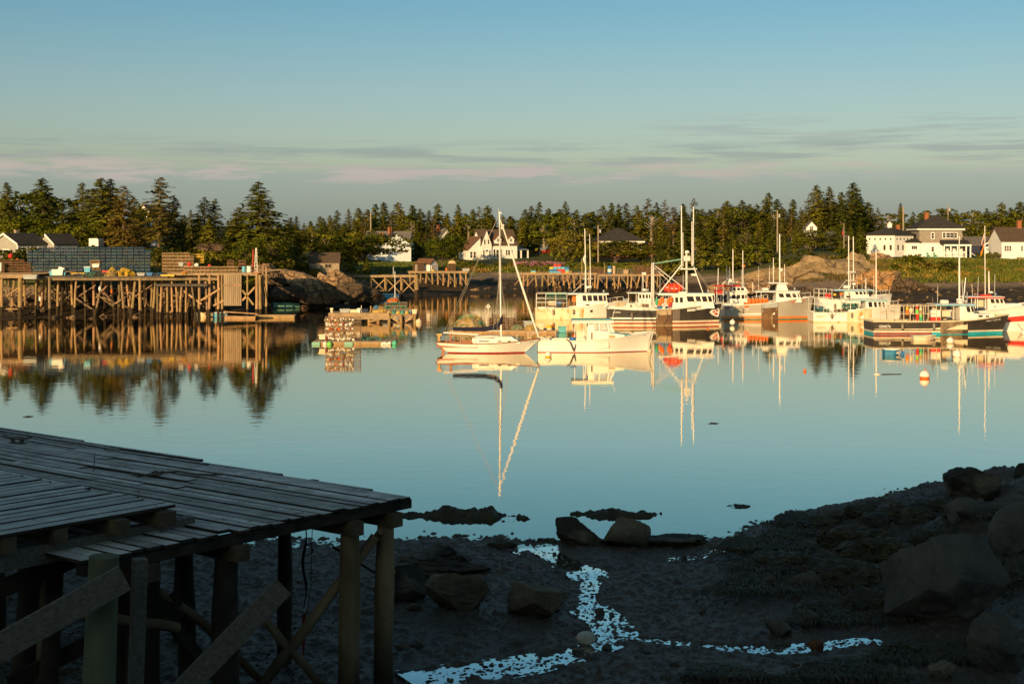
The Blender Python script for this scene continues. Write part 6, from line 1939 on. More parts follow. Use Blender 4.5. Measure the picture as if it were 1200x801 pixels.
# middle dock
crate(507, 318.3, 260.8, .42, .4, .4, M_YEL, 'yellow bucket before the little white shed', cat='bucket', name='bucket')
crate(523, 317, 262, .34, .4, .48, M_ORANGE, 'orange bucket between the white shed and the dark traps', cat='bucket', name='bucket')
crate(546, 318, 262, 1.3, .8, .55, M_GREYPL, 'grey tote at the outer end of the middle dock', cat='tote', name='tote')
tag(MB().tube([(0, 0, 0), (0, 0, 1.35)], .09, 8).build('post', M_GREYMETAL, None, loc=P(461, 322, 233.8)), 'short white post on the middle dock', 'post')
# far wharf: coloured crates
r = random.Random(2)
cols = [M_SKYBLUE, M_YEL, M_RED, M_TEAL, M_SKYBLUE, M_BLUE]
cn = {M_SKYBLUE.name: 'sky blue', M_YEL.name: 'yellow', M_RED.name: 'red', M_TEAL.name: 'teal', M_BLUE.name: 'dark blue'}
for k in range(4):
    for i in range(5):
        m = M_RED if (k == 3 and i in (1, 2)) else r.choice(cols)
        if k == 3 and i not in (1, 2):
            continue
        crate(646 + i * 4.6, 320.6 - k * 2.7, 254.5, .66, .5, .40, m, cn[m.name] + ' fish crate in the many-coloured stack on the far wharf').__setitem__('group', cn[m.name] + ' crates in the coloured stack')
crate(625, 321, 254.5, .9, .5, .32, M_YEL, 'yellow crate under a blue one, alone on the far wharf')
crate(625, 318.9, 254.5, .8, .5, .3, M_SKYBLUE, 'blue crate lying on the lone yellow crate')
crate(636, 321, 254.5, .8, .5, .2, M_ORANGE, 'flat orange crate between the lone yellow one and the coloured stack')
crate(680.5, 321, 254.5, .6, .5, .3, M_BLUE, 'dark blue tub alone on the far wharf past the coloured stack', cat='tub', name='tub')
crate(668, 320.8, 254.6, .55, .5, .55, M_WIRETAN, 'tan wooden box next to the coloured crate stack', cat='box', name='box')
barrel(714.5, 322, 252, 1.55, .38, [M_BLUE, M_WPL, M_BLUE], 'blue and white banded barrel pair on the far wharf')
barrel(719.5, 322, 252.6, 1.6, .30, [paint('buff_drum', (.5, .34, .2))], 'tall buff drum beside the banded barrels')
crate(733.5, 322, 252.2, .9, .6, .9, paint('tan_box', (.42, .28, .18)), 'upright tan box between the grey traps and the brown block', cat='box', name='box')
for px, h in ((682, 3.0), (708.5, 2.2)):
    tag(MB().tube([(0, 0, 0), (0, 0, h)], [.1, .08], 8).build('post', M_PALEPILE, None, loc=P(px, 322, 253.5)), 'bare post at the far wharf edge near the lone blue tub' if px < 700 else 'bare post at the far wharf edge near the banded barrels', 'post')
# ---------------------------------------------------------------- boats
M_HULLW = mat('white_gelcoat', (0.76, 0.74, 0.69), (0.68, 0.65, 0.58), scale=.7, rough=.4, spec=.4)
M_HULLRUST = mat('rust_streaked_white', (0.72, 0.63, 0.45), (0.60, 0.46, 0.25), scale=.9, rough=.55, spec=.3, stretch=(1, 1, .45), c3=(0.46, 0.23, 0.06), s3=2.2, t3=.57)
M_HULLBLK = mat('black_hull_paint', (0.035, 0.030, 0.026), (0.058, 0.048, 0.038), scale=1.2, rough=.5, spec=.3, stretch=(1, 1, .5), c3=(0.11, 0.09, 0.07), s3=4, t3=.68)
M_HULLGRY = mat('grey_hull_paint', (0.40, 0.36, 0.30), (0.34, 0.31, 0.26), scale=.6, rough=.45, spec=.35)
M_CREAM = mat('cream_stripe', (0.66, 0.56, 0.40), (0.56, 0.46, 0.32), scale=2, rough=.6)
M_BOOTRED = mat('boot_red', (0.34, 0.05, 0.035), (0.22, 0.04, 0.03), scale=2, rough=.6, c3=(.5, .3, .2), s3=5, t3=.66)
M_BOOTTEAL = mat('boot_teal', (0.02, 0.36, 0.46), (0.02, 0.28, 0.36), scale=2, rough=.6)
M_BOOTGRN = mat('boot_green', (0.05, 0.20, 0.14), (0.05, 0.14, 0.10), scale=2, rough=.6)
M_BOOTOR = mat('boot_orange', (0.75, 0.20, 0.03), (0.62, 0.16, 0.03), scale=2, rough=.6)
M_HAUL = mat('bare_haul_plate', (0.17, 0.085, 0.032), (0.10, 0.055, 0.028), scale=1.4, rough=.5, spec=.4, c3=(0.28, 0.18, 0.10), s3=2.2, t3=.6, stretch=(1, 1, .6))
M_SOLE = mat('work_deck', (0.40, 0.38, 0.33), (0.30, 0.28, 0.24), scale=2, rough=.8)
M_TEALDECK = mat('teal_deck_paint', (0.22, 0.50, 0.46), (0.17, 0.42, 0.38), scale=2, rough=.6, c3=(.45, .28, .12), s3=3, t3=.66)
M_GLASS = mat('boat_window_glass', (0.022, 0.024, 0.032), (0.04, 0.038, 0.036), scale=.9, rough=.06, spec=.7)
M_ALLOY = mat('alloy_tube', (0.62, 0.60, 0.56), (0.52, 0.50, 0.47), scale=3, rough=.4, spec=.4)
M_WHIP = mat('white_whip', (0.78, 0.76, 0.72), (0.7, 0.68, 0.64), scale=3, rough=.5)
M_VARNISH = mat('varnished_wood', (0.30, 0.10, 0.035), (0.22, 0.075, 0.03), scale=5, rough=.4, spec=.4)
M_NAVYCLOTH = mat('navy_canvas', (0.010, 0.012, 0.030), (0.016, 0.018, 0.04), scale=5, rough=.9, bump=.4)
M_SAIL = mat('furled_sail', (0.74, 0.70, 0.62), (0.62, 0.58, 0.5), scale=4, rough=.8, stretch=(1, 1, 3))
M_STEELW = mat('rigging_wire', (0.42, 0.36, 0.28), (0.36, 0.31, 0.25), scale=3, rough=.5, spec=.4)
M_BLACKTXT = mat('dark_lettering', (0.05, 0.04, 0.03), (0.05, 0.04, 0.03), rough=.6)
M_TANTXT = mat('tan_lettering', (0.46, 0.30, 0.09), (0.42, 0.27, 0.08), rough=.6)
M_WHTXT = mat('white_lettering', (0.80, 0.77, 0.68), (0.78, 0.75, 0.66), rough=.6)
M_ORTXT = mat('orange_lettering', (0.80, 0.14, 0.03), (0.75, 0.13, 0.03), rough=.6)

def text_mesh(body, size):
    cu = bpy.data.curves.new('lettering', 'FONT')
    cu.body = body
    cu.size = size
    cu.align_x = 'CENTER'
    cu.align_y = 'CENTER'
    ob = bpy.data.objects.new('lettering', cu)
    COL.objects.link(ob)
    dg = bpy.context.evaluated_depsgraph_get()
    me = bpy.data.meshes.new_from_object(ob.evaluated_get(dg))
    bpy.data.objects.remove(ob)
    bpy.data.curves.remove(cu)
    return me

class Boat:
    def __init__(s, name, label, cat, px0, px1, pyw, sheer, beam, yaw=0.0, rake=.9, srake=0.0, stern=.88, fine=2.1, wlstern=.93, flare=1.7, group=None, wl_end=1.0, keel=.4):
        """px0, px1: stern and stem head; pyw: waterline row on the near side; sheer: [(px, row of the rail)]."""
        s.d0 = 9.0 * F / (pyw - YH)
        s.d = s.d0 + beam / 2
        s.k = s.d0 / F
        s.pc = (px0 + px1) / 2
        s.pyw = pyw
        s.L = (px1 - px0) * s.k / math.cos(R(yaw))
        s.cy = math.cos(R(yaw))
        s.B = beam
        s.rake, s.srake, s.stern, s.fine, s.wls, s.flare, s.wle, s.keel = rake, srake, stern, fine, wlstern, flare, wl_end, keel
        s.sh = [((p - px0) / (px1 - px0), (pyw - y) * s.k) for p, y in sheer]
        s.root = thing(name, label, cat, (X(s.pc, s.d0), s.d, 0), R(yaw), group)
    def x(s, px):
        return (px - s.pc) * s.k / s.cy
    def z(s, py):
        return (s.pyw - py) * s.k
    def t(s, px):
        return s.x(px) / s.L + .5
    def zs(s, t):
        xs_, ys_ = [a for a, b in s.sh], [b for a, b in s.sh]
        w = .06
        return float(sum(np.interp(t + o, xs_, ys_) for o in (-w, -w / 2, 0, w / 2, w)) / 5)
    def hb(s, t):
        if t < .5:
            a = s.stern + (1 - s.stern) * math.sin(min(1, t / .5) * math.pi / 2)
        else:
            a = max(0.0, 1 - ((t - .5) / .5) ** s.fine)
        return s.B / 2 * a
    def hw(s, t):
        a = s.hb(t) * s.wls
        if t > .4:
            a *= max(0.0, 1 - ((t - .4) / (s.wle - .4)) ** 2.0 * .92) if t < s.wle else .0
        return a
    def pt(s, t, z):
        zz = s.zs(t)
        q = min(1.0, max(0.0, z / zz))
        y = s.hw(t) + (s.hb(t) - s.hw(t)) * q ** s.flare
        if z < 0:
            y *= 1 + z * 1.1
        x = -s.L / 2 + s.L * t - s.rake * (1 - q) * t ** 5 * (1 if z >= 0 else 1 - z * .8) + s.srake * (1 - q) * (1 - t) ** 5
        return x, max(y, .012)
    def hull_y(s, x, z):
        ts = np.linspace(0, 1, 80)
        pts = [s.pt(t, z) for t in ts]
        return float(np.interp(x, [p[0] for p in pts], [p[1] for p in pts]))
    def part(s, name, m, mb, par=None, smooth=False):
        return mb.build(name, m, par or s.root, smooth)
    def hull(s, mats, levels, tf=.6, rail=M_HULLW, sole=.35, railr=.055, deckm=M_HULLW, fdeck=True, n=26):
        """mats: bottom + one per level band; levels: [z above water where each band ends]; the last band runs to the rail."""
        ts = [i / n for i in range(n + 1)]
        ts = [t if t < .6 else .6 + (t - .6) * 1.0 for t in ts]
        rows = [-s.keel, 0.0] + list(levels)
        mb = MB()
        ring = []
        for t in ts:
            zz = s.zs(t)
            last = rows[-1]
            zsn = rows + [last + (zz - last) * f for f in (.3, .6, .85, 1.0)]
            ring.append([(s.pt(t, z)[0], s.pt(t, z)[1], z) for z in zsn])
        m = len(ring[0])
        for sg in (-1, 1):
            o = len(mb.v)
            for rg in ring:
                mb.v.extend((x, sg * y, z) for x, y, z in rg)
            for i in range(n):
                for j in range(m - 1):
                    a = o + i * m + j
                    mb.f.append((a, a + m, a + m + 1, a + 1))
                    mb.m.append(min(j, len(mats) - 1) if j < len(rows) - 1 else len(mats) - 1)
        # transom and stem closing strips
        for idx, tr in ((0, True), (n, False)):
            o = len(mb.v)
            for sg in (-1, 1):
                mb.v.extend((x, sg * y, z) for x, y, z in ring[idx])
            for j in range(m - 1):
                mb.f.append((o + j, o + j + 1, o + m + j + 1, o + m + j))
                mb.m.append(min(j, len(mats) - 1) if j < len(rows) - 1 else len(mats) - 1)
        s.part('hull', mats, mb, smooth=True)
        # inside of the cockpit, its floor, and the foredeck
        tt = [t for t in ts if t <= tf]
        if tt[-1] < tf:
            tt.append(tf)
        mb = MB()
        e = .10
        prev = None
        for t in tt:
            x, y = s.pt(t, s.zs(t))
            x = x + (.08 if t == 0 else 0)
            yy = max(y - e, .02)
            cur = [(x, -y, s.zs(t) - .004), (x, -yy, s.zs(t) - .004), (x, -yy, sole), (x, yy, sole), (x, yy, s.zs(t) - .004), (x, y, s.zs(t) - .004)]
            if prev:
                o = len(mb.v)
                mb.v.extend(prev + cur)
                for j in range(5):
                    mb.f.append((o + j, o + j + 1, o + 6 + j + 1, o + 6 + j))
                    mb.m.append(1 if j == 2 else 0)
            else:
                mb.add(cur[1:5], [(0, 1, 2, 3)], 0)
            prev = cur
        s.part('cockpit', [rail, M_SOLE], mb)
        if fdeck:
            mb = MB()
            prev = None
            for t in [tf + (1 - tf) * i / 10 for i in range(11)]:
                x, y = s.pt(t, s.zs(t))
                z = s.zs(t) - .03
                cur = [(x, -y, z), (x, 0, z + .05 * y), (x, y, z)]
                if prev:
                    o = len(mb.v)
                    mb.v.extend(prev + cur)
                    mb.f.extend([(o, o + 1, o + 4, o + 3), (o + 1, o + 2, o + 5, o + 4)])
                    mb.m.extend([0, 0])
                prev = cur
            x, y = s.pt(tf, s.zs(tf))
            mb.add([(x, -y, sole), (x, y, sole), (x, y, s.zs(tf) - .03), (x, -y, s.zs(tf) - .03)], [(0, 1, 2, 3)])
            s.part('foredeck', deckm, mb)
        for sg in (-1, 1):
            pts = [(s.pt(t, s.zs(t))[0], sg * s.pt(t, s.zs(t))[1], s.zs(t)) for t in ts]
            s.part('rail', rail, MB().tube(pts, railr, 6), smooth=True)
        s.part('transom_rail', rail, MB().beam((-s.L / 2, -s.hb(0), s.zs(0)), (-s.L / 2, s.hb(0), s.zs(0)), railr * 2))
    def patch(s, name, m, pxa, pxb, za, zb, off=.03, n=6, sg=-1):
        """A plate lying on the hull side between two columns and two heights (fractions of the freeboard)."""
        mb = MB()
        for i in range(n + 1):
            x = s.x(pxa) + (s.x(pxb) - s.x(pxa)) * i / n
            zt_ = s.zs(x / s.L + .5)
            for j in range(n + 1):
                z = zt_ * (za + (zb - za) * j / n)
                mb.v.append((x, sg * (s.hull_y(x, z) + off), z))
        for i in range(n):
            for j in range(n):
                a = i * (n + 1) + j
                mb.f.append((a, a + n + 1, a + n + 2, a + 1))
                mb.m.append(0)
        o = s.part(name, m, mb)
        md = o.modifiers.new('thick', 'SOLIDIFY')
        md.thickness = off * .9
        md.offset = 0
        return o
    def letters(s, body, px, py, hpx, m, off=.035, tilt=0.0, name='lettering', wpx=None):
        me = text_mesh(body, hpx * s.k * 1.35)
        X0, Z0 = s.x(px), s.z(py)
        us = [v.co.x for v in me.vertices]
        fx = (wpx * s.k / max(1e-6, max(us) - min(us))) if wpx else 1
        for v in me.vertices:
            u, w_ = v.co.x * fx, v.co.y
            x, z = X0 + u, Z0 + w_ + u * tilt
            v.co = (x, -(s.hull_y(x, z) + off), z)
        me.materials.append(m)
        return link(name, me, s.root)
    def house(s, pxa, pxf, pxt, pyb, pyt, w, m=M_HULLW, name='wheelhouse', pxat=None):
        xa, xf, xt = s.x(pxa), s.x(pxf), s.x(pxt)
        xat = s.x(pxat) if pxat else xa
        zb, zt_ = s.z(pyb), s.z(pyt)
        s.cw, s.cface = w, (xf, xt, zb, zt_)
        return s.part(name, m, MB().prism([(xa, zb), (xf, zb), (xt, zt_), (xat, zt_)], 'y', -w / 2, w / 2))
    def win(s, par, pxa, pxb, pya, pyb, slant=0.0, w=None, fm=M_HULLW, glass=M_GLASS, both=True):
        """slant: how many columns the top edge is shifted forward (negative: aft)."""
        w = w or s.cw
        a0, a1, z0, z1 = s.x(pxa), s.x(pxb), s.z(pyb), s.z(pya)
        sl = slant * s.k
        for sg in ((-1, 1) if both else (-1,)):
            g = .035
            y0, y1 = sg * (w / 2 - .02), sg * (w / 2 + .012)
            fo = s.part('window', fm, MB().prism([(a0 - g, z0 - g), (a1 + g, z0 - g), (a1 + sl + g, z1 + g), (a0 + sl - g, z1 + g)], 'y', min(y0, y1), max(y0, y1)), par)
            y0, y1 = sg * (w / 2), sg * (w / 2 + .022)
            s.part('pane', glass, MB().prism([(a0, z0), (a1, z0), (a1 + sl, z1), (a0 + sl, z1)], 'y', min(y0, y1), max(y0, y1)), fo)
    def windshield(s, par, lo=.45, hi=.92, n=3, glass=M_GLASS):
        xf, xt, zb, zt_ = s.cface
        for i in range(n):
            ya, yb = -s.cw / 2 + s.cw * (i + .1) / n, -s.cw / 2 + s.cw * (i + .9) / n
            p = [Vector((xf + (xt - xf) * f + .012, y, zb + (zt_ - zb) * f)) for f, y in ((lo, ya), (lo, yb), (hi, yb), (hi, ya))]
            nrm = (p[1] - p[0]).cross(p[3] - p[0]).normalized()
            if nrm.x < 0:
                nrm = -nrm
            q = [v + nrm * .02 for v in p]
            s.part('pane', glass, MB().add([*p, *q], [(0, 1, 2, 3), (4, 5, 6, 7), (0, 1, 5, 4), (1, 2, 6, 5), (2, 3, 7, 6), (3, 0, 4, 7)]), par)
    def roof(s, pxa, pxb, py, w, m=M_HULLW, th=.11, name='roof', edge=None):
        xa, xb, z = s.x(pxa), s.x(pxb), s.z(py)
        o = s.part(name, m, MB().prism([(-w / 2, z - .03), (w / 2, z - .03), (w / 2, z + th - .03), (w / 4, z + th), (0, z + th + .02), (-w / 4, z + th), (-w / 2, z + th - .03)], 'x', xa, xb))
        if edge:
            s.part('roof_edge', edge, MB().box(xa - .01, xb + .01, -w / 2 - .025, -w / 2 - .002, z - .035, z + th * .5).box(xa - .01, xb + .01, w / 2 + .002, w / 2 + .025, z - .035, z + th * .5), o)
        return o
    def pole(s, a, b, r=.035, m=M_WHIP, y=0.0, name='antenna', yb=None, r2=None):
        p0 = Vector((s.x(a[0]), y, s.z(a[1])))
        p1 = Vector((s.x(b[0]), y if yb is None else yb, s.z(b[1])))
        return s.part(name, m, MB().tube([p0, p0.lerp(p1, .5), p1], [r, r, r2 or r * .8], 8), smooth=True)
    def boxp(s, name, pxa, pxb, pya, pyb, y0, y1, m, par=None):
        return s.part(name, m, MB().box(s.x(pxa), s.x(pxb), y0, y1, s.z(pyb), s.z(pya)), par)
    def dome(s, name, px, py, r, h, m=M_WPL, y=0.0):
        return s.part(name, m, MB().lathe([(r * .75, 0), (r, h * .15), (r, h * .6), (r * .7, h * .92), (r * .2, h)], 14, M=Matrix.Translation((s.x(px), y, s.z(py)))), smooth=True)
    def at(s, px, py, y=0.0):
        return s.root.matrix_basis @ Vector((s.x(px), y, s.z(py)))
    def rack(s, pxs, pyt, pyb, m=M_ALLOY, rows=(), r=.035):
        ya = s.B / 2 * .86
        for sg in (-1, 1):
            mb = MB()
            for p in pxs:
                mb.tube([(s.x(p), sg * ya, s.z(pyb)), (s.x(p), sg * ya, s.z(pyt))], r, 6)
            for py in (pyt, *rows):
                mb.tube([(s.x(pxs[0]), sg * ya, s.z(py)), (s.x(pxs[-1]), sg * ya, s.z(py))], r * .9, 6)
            s.part('rack', m, mb)
        s.part('rack_end', m, MB().tube([(s.x(pxs[0]), -ya, s.z(pyt)), (s.x(pxs[0]), ya, s.z(pyt))], r, 6))
def dress(b, pxa, pxb, py, w=1.0):
    """Small fittings on a wheelhouse roof and a low rail round the bow."""
    r = random.Random(int(pxa))
    for k in range(3):
        px = r.uniform(pxa, pxb)
        b.pole((px, py), (px + r.uniform(-1, 1), py - r.uniform(10, 30)), .018, M_WHIP, r.uniform(-w, w), 'antenna')
    b.part('searchlight', M_GREYMETAL, MB().lathe([(.05, 0), (.05, .16), (.13, .18), (.13, .36), (.02, .4)], 10, M=Matrix.Translation((b.x(pxb - 1.5), r.uniform(-.4, .4), b.z(py)))))
    b.part('exhaust_stack', M_IRON, MB().tube([(b.x(pxa + 2), .5, b.z(py + 2)), (b.x(pxa + 2), .5, b.z(py - 6)), (b.x(pxa + 1), .5, b.z(py - 8))], .06, 6))
    ts = [.74, .82, .9, .97]
    for sg in (-1, 1):
        mb = MB()
        top = [Vector((b.pt(t, b.zs(t))[0], sg * max(.05, b.hb(t) - .1), b.zs(t) + .55)) for t in ts]
        mb.tube(top, .02, 5)
        for q in top:
            mb.tube([q, q - Vector((0, 0, .55))], .018, 5)
        b.part('bow_rail', M_ALLOY, mb)
    t = r.uniform(.1, .3)
    x, y = b.pt(t, b.zs(t))
    b.part('hung_line', M_ROPE, MB().tube([(x, -y - .05, b.zs(t) + .04), (x + .3, -y - .06, b.zs(t) - .35), (x + .7, -y - .06, b.zs(t) - .4), (x + 1.0, -y - .05, b.zs(t) + .04)], .025, 5))
    for t in (.2, .42):
        x = -b.L / 2 + b.L * t
        zf = b.zs(t) * .55
        b.part('fender', M_NETD0, MB().lathe([(.04, -.3), (.13, -.24), (.14, .2), (.05, .32)], 10, M=Matrix.Translation((x, -b.hull_y(x, zf) - .15, zf + .1))), smooth=True)
M_NETD0 = mat('worn_fender', (.10, .09, .08), (.3, .26, .2), scale=4, rough=.8)
bpy.context.view_layer.update()
def hung_buoy(b, px, py, m, r=.16, L=.38, y=None, label='', m2=None, grp=None):
    p = b.at(px, py, -b.B / 2 * .8 if y is None else y)
    t = thing('pot_buoy', label, 'buoy', p, 0, grp)
    MB().lathe([(r * .35, -L), (r * .95, -L * .7), (r, 0), (r * .7, L * .5), (r * .2, L * .62)], 12, mis=[0, 0, 1, 1]).build('float', [m, m2 or m], t, smooth=True)
    MB().tube([(0, 0, L * .6), (0, 0, L * .95)], .03, 6).build('spindle', M_WPL, t)
    return t

# --- sailing yacht
b = Boat('sailing_yacht', 'small white sailing yacht with navy boom cover and furled jib at a mooring', 'sailboat', 510.5, 633.5, 414.3, [(510, 401.5), (545, 403.2), (580, 402.6), (610, 400.2), (634, 397.3)], 2.5, -3, rake=1.3, srake=1.0, stern=.52, fine=1.9, wlstern=.78, flare=1.1, wl_end=.97)
b.hull([M_BOOTGRN, M_BOOTRED, M_HULLW], [.10], tf=.40, rail=M_VARNISH, sole=.45, railr=.04)
hs = b.part('cabin_trunk', M_HULLW, MB().prism([(b.x(553), b.z(404)), (b.x(611), b.z(402.5)), (b.x(606), b.z(398)), (b.x(560), b.z(396)), (b.x(554), b.z(396.5))], 'y', -.78, .78))
b.part('coach_roof', M_HULLW, MB().prism([(b.x(556), b.z(396.4)), (b.x(604), b.z(398)), (b.x(600), b.z(395)), (b.x(575), b.z(394)), (b.x(557), b.z(394.6))], 'y', -.6, .6))
b.part('companion_rail', M_VARNISH, MB().box(b.x(556), b.x(580), -.63, -.602, b.z(396.4), b.z(395.6)))
b.cw = 1.56
for a, c in ((561.5, 573), (584, 588), (595.5, 599)):
    b.win(hs, a, c, 399.6, 400.9, .3)
b.part('coaming', M_VARNISH, MB().box(b.x(530), b.x(554), -.84, -.78, b.z(404), b.z(400.6)).box(b.x(530), b.x(554), .78, .84, b.z(404), b.z(400.6)))
mt = b.pole((587.3, 402), (585.2, 248), .075, M_WHIP, 0, 'mast', r2=.055)
b.pole((585.3, 249), (583.5, 243), .012, M_WHIP, 0, 'wind_vane')
b.part('spreader', M_ALLOY, MB().tube([(b.x(586.2), -.75, b.z(318)), (b.x(586.2), .75, b.z(318))], .025, 6))
b.part('mast_cap', M_ALLOY, MB().box(b.x(584), b.x(587.5), -.06, .06, b.z(250), b.z(248)))
bm_ = MB()
bm_.tube([(b.x(588), 0, b.z(371)), (b.x(586.5), 0, b.z(379)), (b.x(580), 0, b.z(384.5)), (b.x(568), 0, b.z(386.6)), (b.x(548), 0, b.z(386.8)), (b.x(530), 0, b.z(386.5))], [.09, .16, .21, .19, .17, .15], 10)
b.part('boom_cover', M_NAVYCLOTH, bm_, smooth=True)
b.pole((587, 388.6), (529, 388.3), .05, M_ALLOY, 0, 'boom')
b.part('furled_jib', M_SAIL, MB().tube([(b.x(586.3), 0, b.z(258)), (b.x(598), 0, b.z(292)), (b.x(611), 0, b.z(333)), (b.x(623), 0, b.z(370)), (b.x(631.5), 0, b.z(396))], [.04, .075, .095, .10, .07], 10), smooth=True)
w_ = MB()
for (p, q, y) in (((585.2, 250), (521, 394), 0), ((585.2, 250), (515, 399), .3), ((585.6, 256), (583, 402), -1.15), ((585.6, 256), (583, 402), 1.15), ((586, 318), (577, 402), -1.1), ((586, 318), (596, 401), -1.1), ((586, 318), (577, 402), 1.1), ((586, 318), (596, 401), 1.1), ((585, 250), (632.5, 397), 0)):
    w_.tube([(b.x(p[0]), 0, b.z(p[1])), (b.x(q[0]), y, b.z(q[1]))], .011, 4)
b.part('rigging', M_STEELW, w_)
for px in (523, 540, 556, 572, 590, 606, 619):
    t_ = b.t(px)
    for sg in (-1, 1):
        b.part('stanchion', M_ALLOY, MB().tube([(b.x(px), sg * (b.hb(t_) - .06), b.zs(t_)), (b.x(px), sg * (b.hb(t_) - .06), b.zs(t_) + .55)], .014, 5))
for sg in (-1, 1):
    b.part('lifeline', M_STEELW, MB().tube([(b.x(px), sg * (b.hb(b.t(px)) - .06), b.zs(b.t(px)) + .54) for px in (518, 540, 556, 572, 590, 606, 619, 628)], .009, 4))
pl = MB().tube([(b.x(622), -.32, b.z(399)), (b.x(623), -.34, b.z(391.5)), (b.x(634), 0, b.z(390.5)), (b.x(623), .34, b.z(391.5)), (b.x(622), .32, b.z(399))], .02, 6)
b.part('pulpit', M_ALLOY, pl)
b.part('dodger_frame', M_WHIP, MB().tube([(b.x(519), -.5, b.z(390.8)), (b.x(560), -.5, b.z(393.2))], .035, 6).tube([(b.x(519), .5, b.z(390.8)), (b.x(560), .5, b.z(393.2))], .035, 6))
for px in (527.5,):
    b.part('gallows', M_VARNISH, MB().box(b.x(px) - .06, b.x(px) + .06, -.55, -.45, b.z(402), b.z(391.5)).box(b.x(px) - .06, b.x(px) + .06, .45, .55, b.z(402), b.z(391.5)))
om = MB().box(b.x(512), b.x(515), -.18, .18, b.z(401), b.z(392)).box(b.x(511), b.x(517), -.2, .2, b.z(394.5), b.z(392))
b.part('outboard_motor', paint('buff_motor', (.55, .32, .10)), om)
b.part('tiller', M_VARNISH, MB().tube([(b.x(517), 0, b.z(400)), (b.x(535), 0, b.z(399.2))], .03, 6))
b.part('rudder', M_VARNISH, MB().prism([(b.x(514), .5), (b.x(518), .5), (b.x(523), -.3), (b.x(519), -.3)], 'y', -.03, .03))
b.letters('ME 347', 623.5, 401.4, 1.2, M_BLACKTXT)
b.patch('badge', M_GRN, 627.6, 628.8, .70, .80, .02, 2)

# --- open white lobster boat in front
b = Boat('lobster_boat', 'open white lobster boat with teal roofed wheelhouse moored behind the sailing yacht', 'fishing boat', 630.5, 768.5, 413.2, [(630, 399), (668, 399.6), (690, 399.3), (715, 397.3), (740, 394), (768, 389)], 3.2, 0, rake=.45, fine=2.0, stern=.8)
b.hull([M_BOOTRED, M_BOOTRED, M_HULLW], [.06], tf=.60, sole=.4)
hs = b.house(695.5, 714, 714, 400, 388.5, 2.0, name='wheelhouse')
ah = b.boxp('bulkhead', 689.5, 695.4, 380, 400, -1.0, -.7, M_HULLW)
b.part('doorway', M_HAUL, MB().box(b.x(693.2), b.x(694.8), -1.02, -1.001, b.z(398), b.z(390)))
b.boxp('bulkhead', 689.5, 695.4, 380, 400, .7, 1.0, M_HULLW)
cb = MB()
for sg in (-1, 1):
    y0, y1 = sorted((sg * .94, sg * 1.0))
    for (xa, xb, ta, tb) in ((695.6, 697, 695.6, 697), (702.8, 704.2, 701.6, 703), (713.6, 715.2, 711.6, 713.2), (719, 720.6, 714.2, 715.8)):
        cb.prism([(b.x(xa), b.z(389)), (b.x(xb), b.z(389)), (b.x(tb), b.z(378.5)), (b.x(ta), b.z(378.5))], 'y', y0, y1)
    cb.prism([(b.x(695.6), b.z(388.5)), (b.x(721), b.z(390)), (b.x(721), b.z(388.9)), (b.x(695.6), b.z(387.8))], 'y', y0 - .003, y1 + .003)
b.part('window_frame', M_HULLW, cb)
gl = MB()
for sg in (-1, 1):
    y = sg * .96
    for q in (((697, 388), (702.8, 388), (701.7, 379), (697, 379)), ((704.2, 388), (713.6, 388), (711.7, 379), (703, 379)), ((715.2, 388.3), (719, 388.4), (714.4, 379), (713.2, 379))):
        gl.add([(b.x(p[0]), y, b.z(p[1])) for p in q], [(0, 1, 2, 3)])
m_ = bpy.data.materials.new('clear_glass')
m_.use_nodes = True
_p = m_.node_tree.nodes['Principled BSDF']
_p.inputs['Base Color'].default_value = (.8, .85, .85, 1)
_p.inputs['Roughness'].default_value = .05
_p.inputs['Alpha'].default_value = .35
M_CLEAR = m_
b.part('window_glass', M_CLEAR, gl)
b.roof(670.5, 719.5, 378.6, 2.3, M_HULLW, .20)
b.part('roof_top', M_TEALDECK, MB().box(b.x(671), b.x(719), -1.12, 1.12, b.z(378.6) + .201, b.z(378.6) + .27))
tr_ = b.part('trunk_cabin', M_HULLW, MB().prism([(b.x(712), b.z(400)), (b.x(735), b.z(397)), (b.x(732), b.z(392.8)), (b.x(714), b.z(390.6))], 'y', -.95, .95))
b.cw = 1.9
b.win(tr_, 713.5, 721.5, 393.2, 396.6, 0, glass=paint('buff_panel', (.42, .34, .2)))
b.part('trunk_top', M_TEALDECK, MB().prism([(b.x(712), b.z(390.9)), (b.x(741), b.z(394)), (b.x(741), b.z(393.4)), (b.x(712), b.z(389.8))], 'y', -.9, .9))
for px in (674, 684):
    b.pole((px, 399), (px, 379), .03, M_WHIP, -1.0, 'roof_post')
b.part('hauler', M_IRON, MB().tube([(b.x(664), -1.55, b.z(397)), (b.x(668), -1.75, b.z(401)), (b.x(672), -1.75, b.z(411))], .05, 6).tube([(b.x(675), -1.5, b.z(403)), (b.x(672), -1.75, b.z(411))], .04, 6))
b.pole((719, 378), (723, 364), .02, M_WHIP, .8, 'antenna')
b.letters('ME 92', 757, 393.8, 1.0, M_BLACKTXT)
b.part('bow_line', M_ROPE, MB().tube([(b.x(766), -.05, b.z(391)), (b.x(762.5), -.3, b.z(400)), (b.x(762), -.45, b.z(410))], .018, 5))
p = b.at(671.5, 400, -.9)
t = thing('barrel', 'blue barrel standing in the cockpit of the open white lobster boat', 'barrel', (p.x, p.y, .4))
MB().lathe([(.27, 0), (.28, .05), (.27, .42), (.28, .8), (.24, .84)], 14).build('drum', M_BLUE, t, smooth=True)
p = b.at(663, 397, -.4)
crate_t = crate(663, 0, 118, .7, .6, .5, M_TEAL, 'teal bait box in the stern of the open white lobster boat', cat='box', name='bait_box')
crate_t.location = (p.x, p.y, .4)
p = b.at(762, 411.5, -.9)
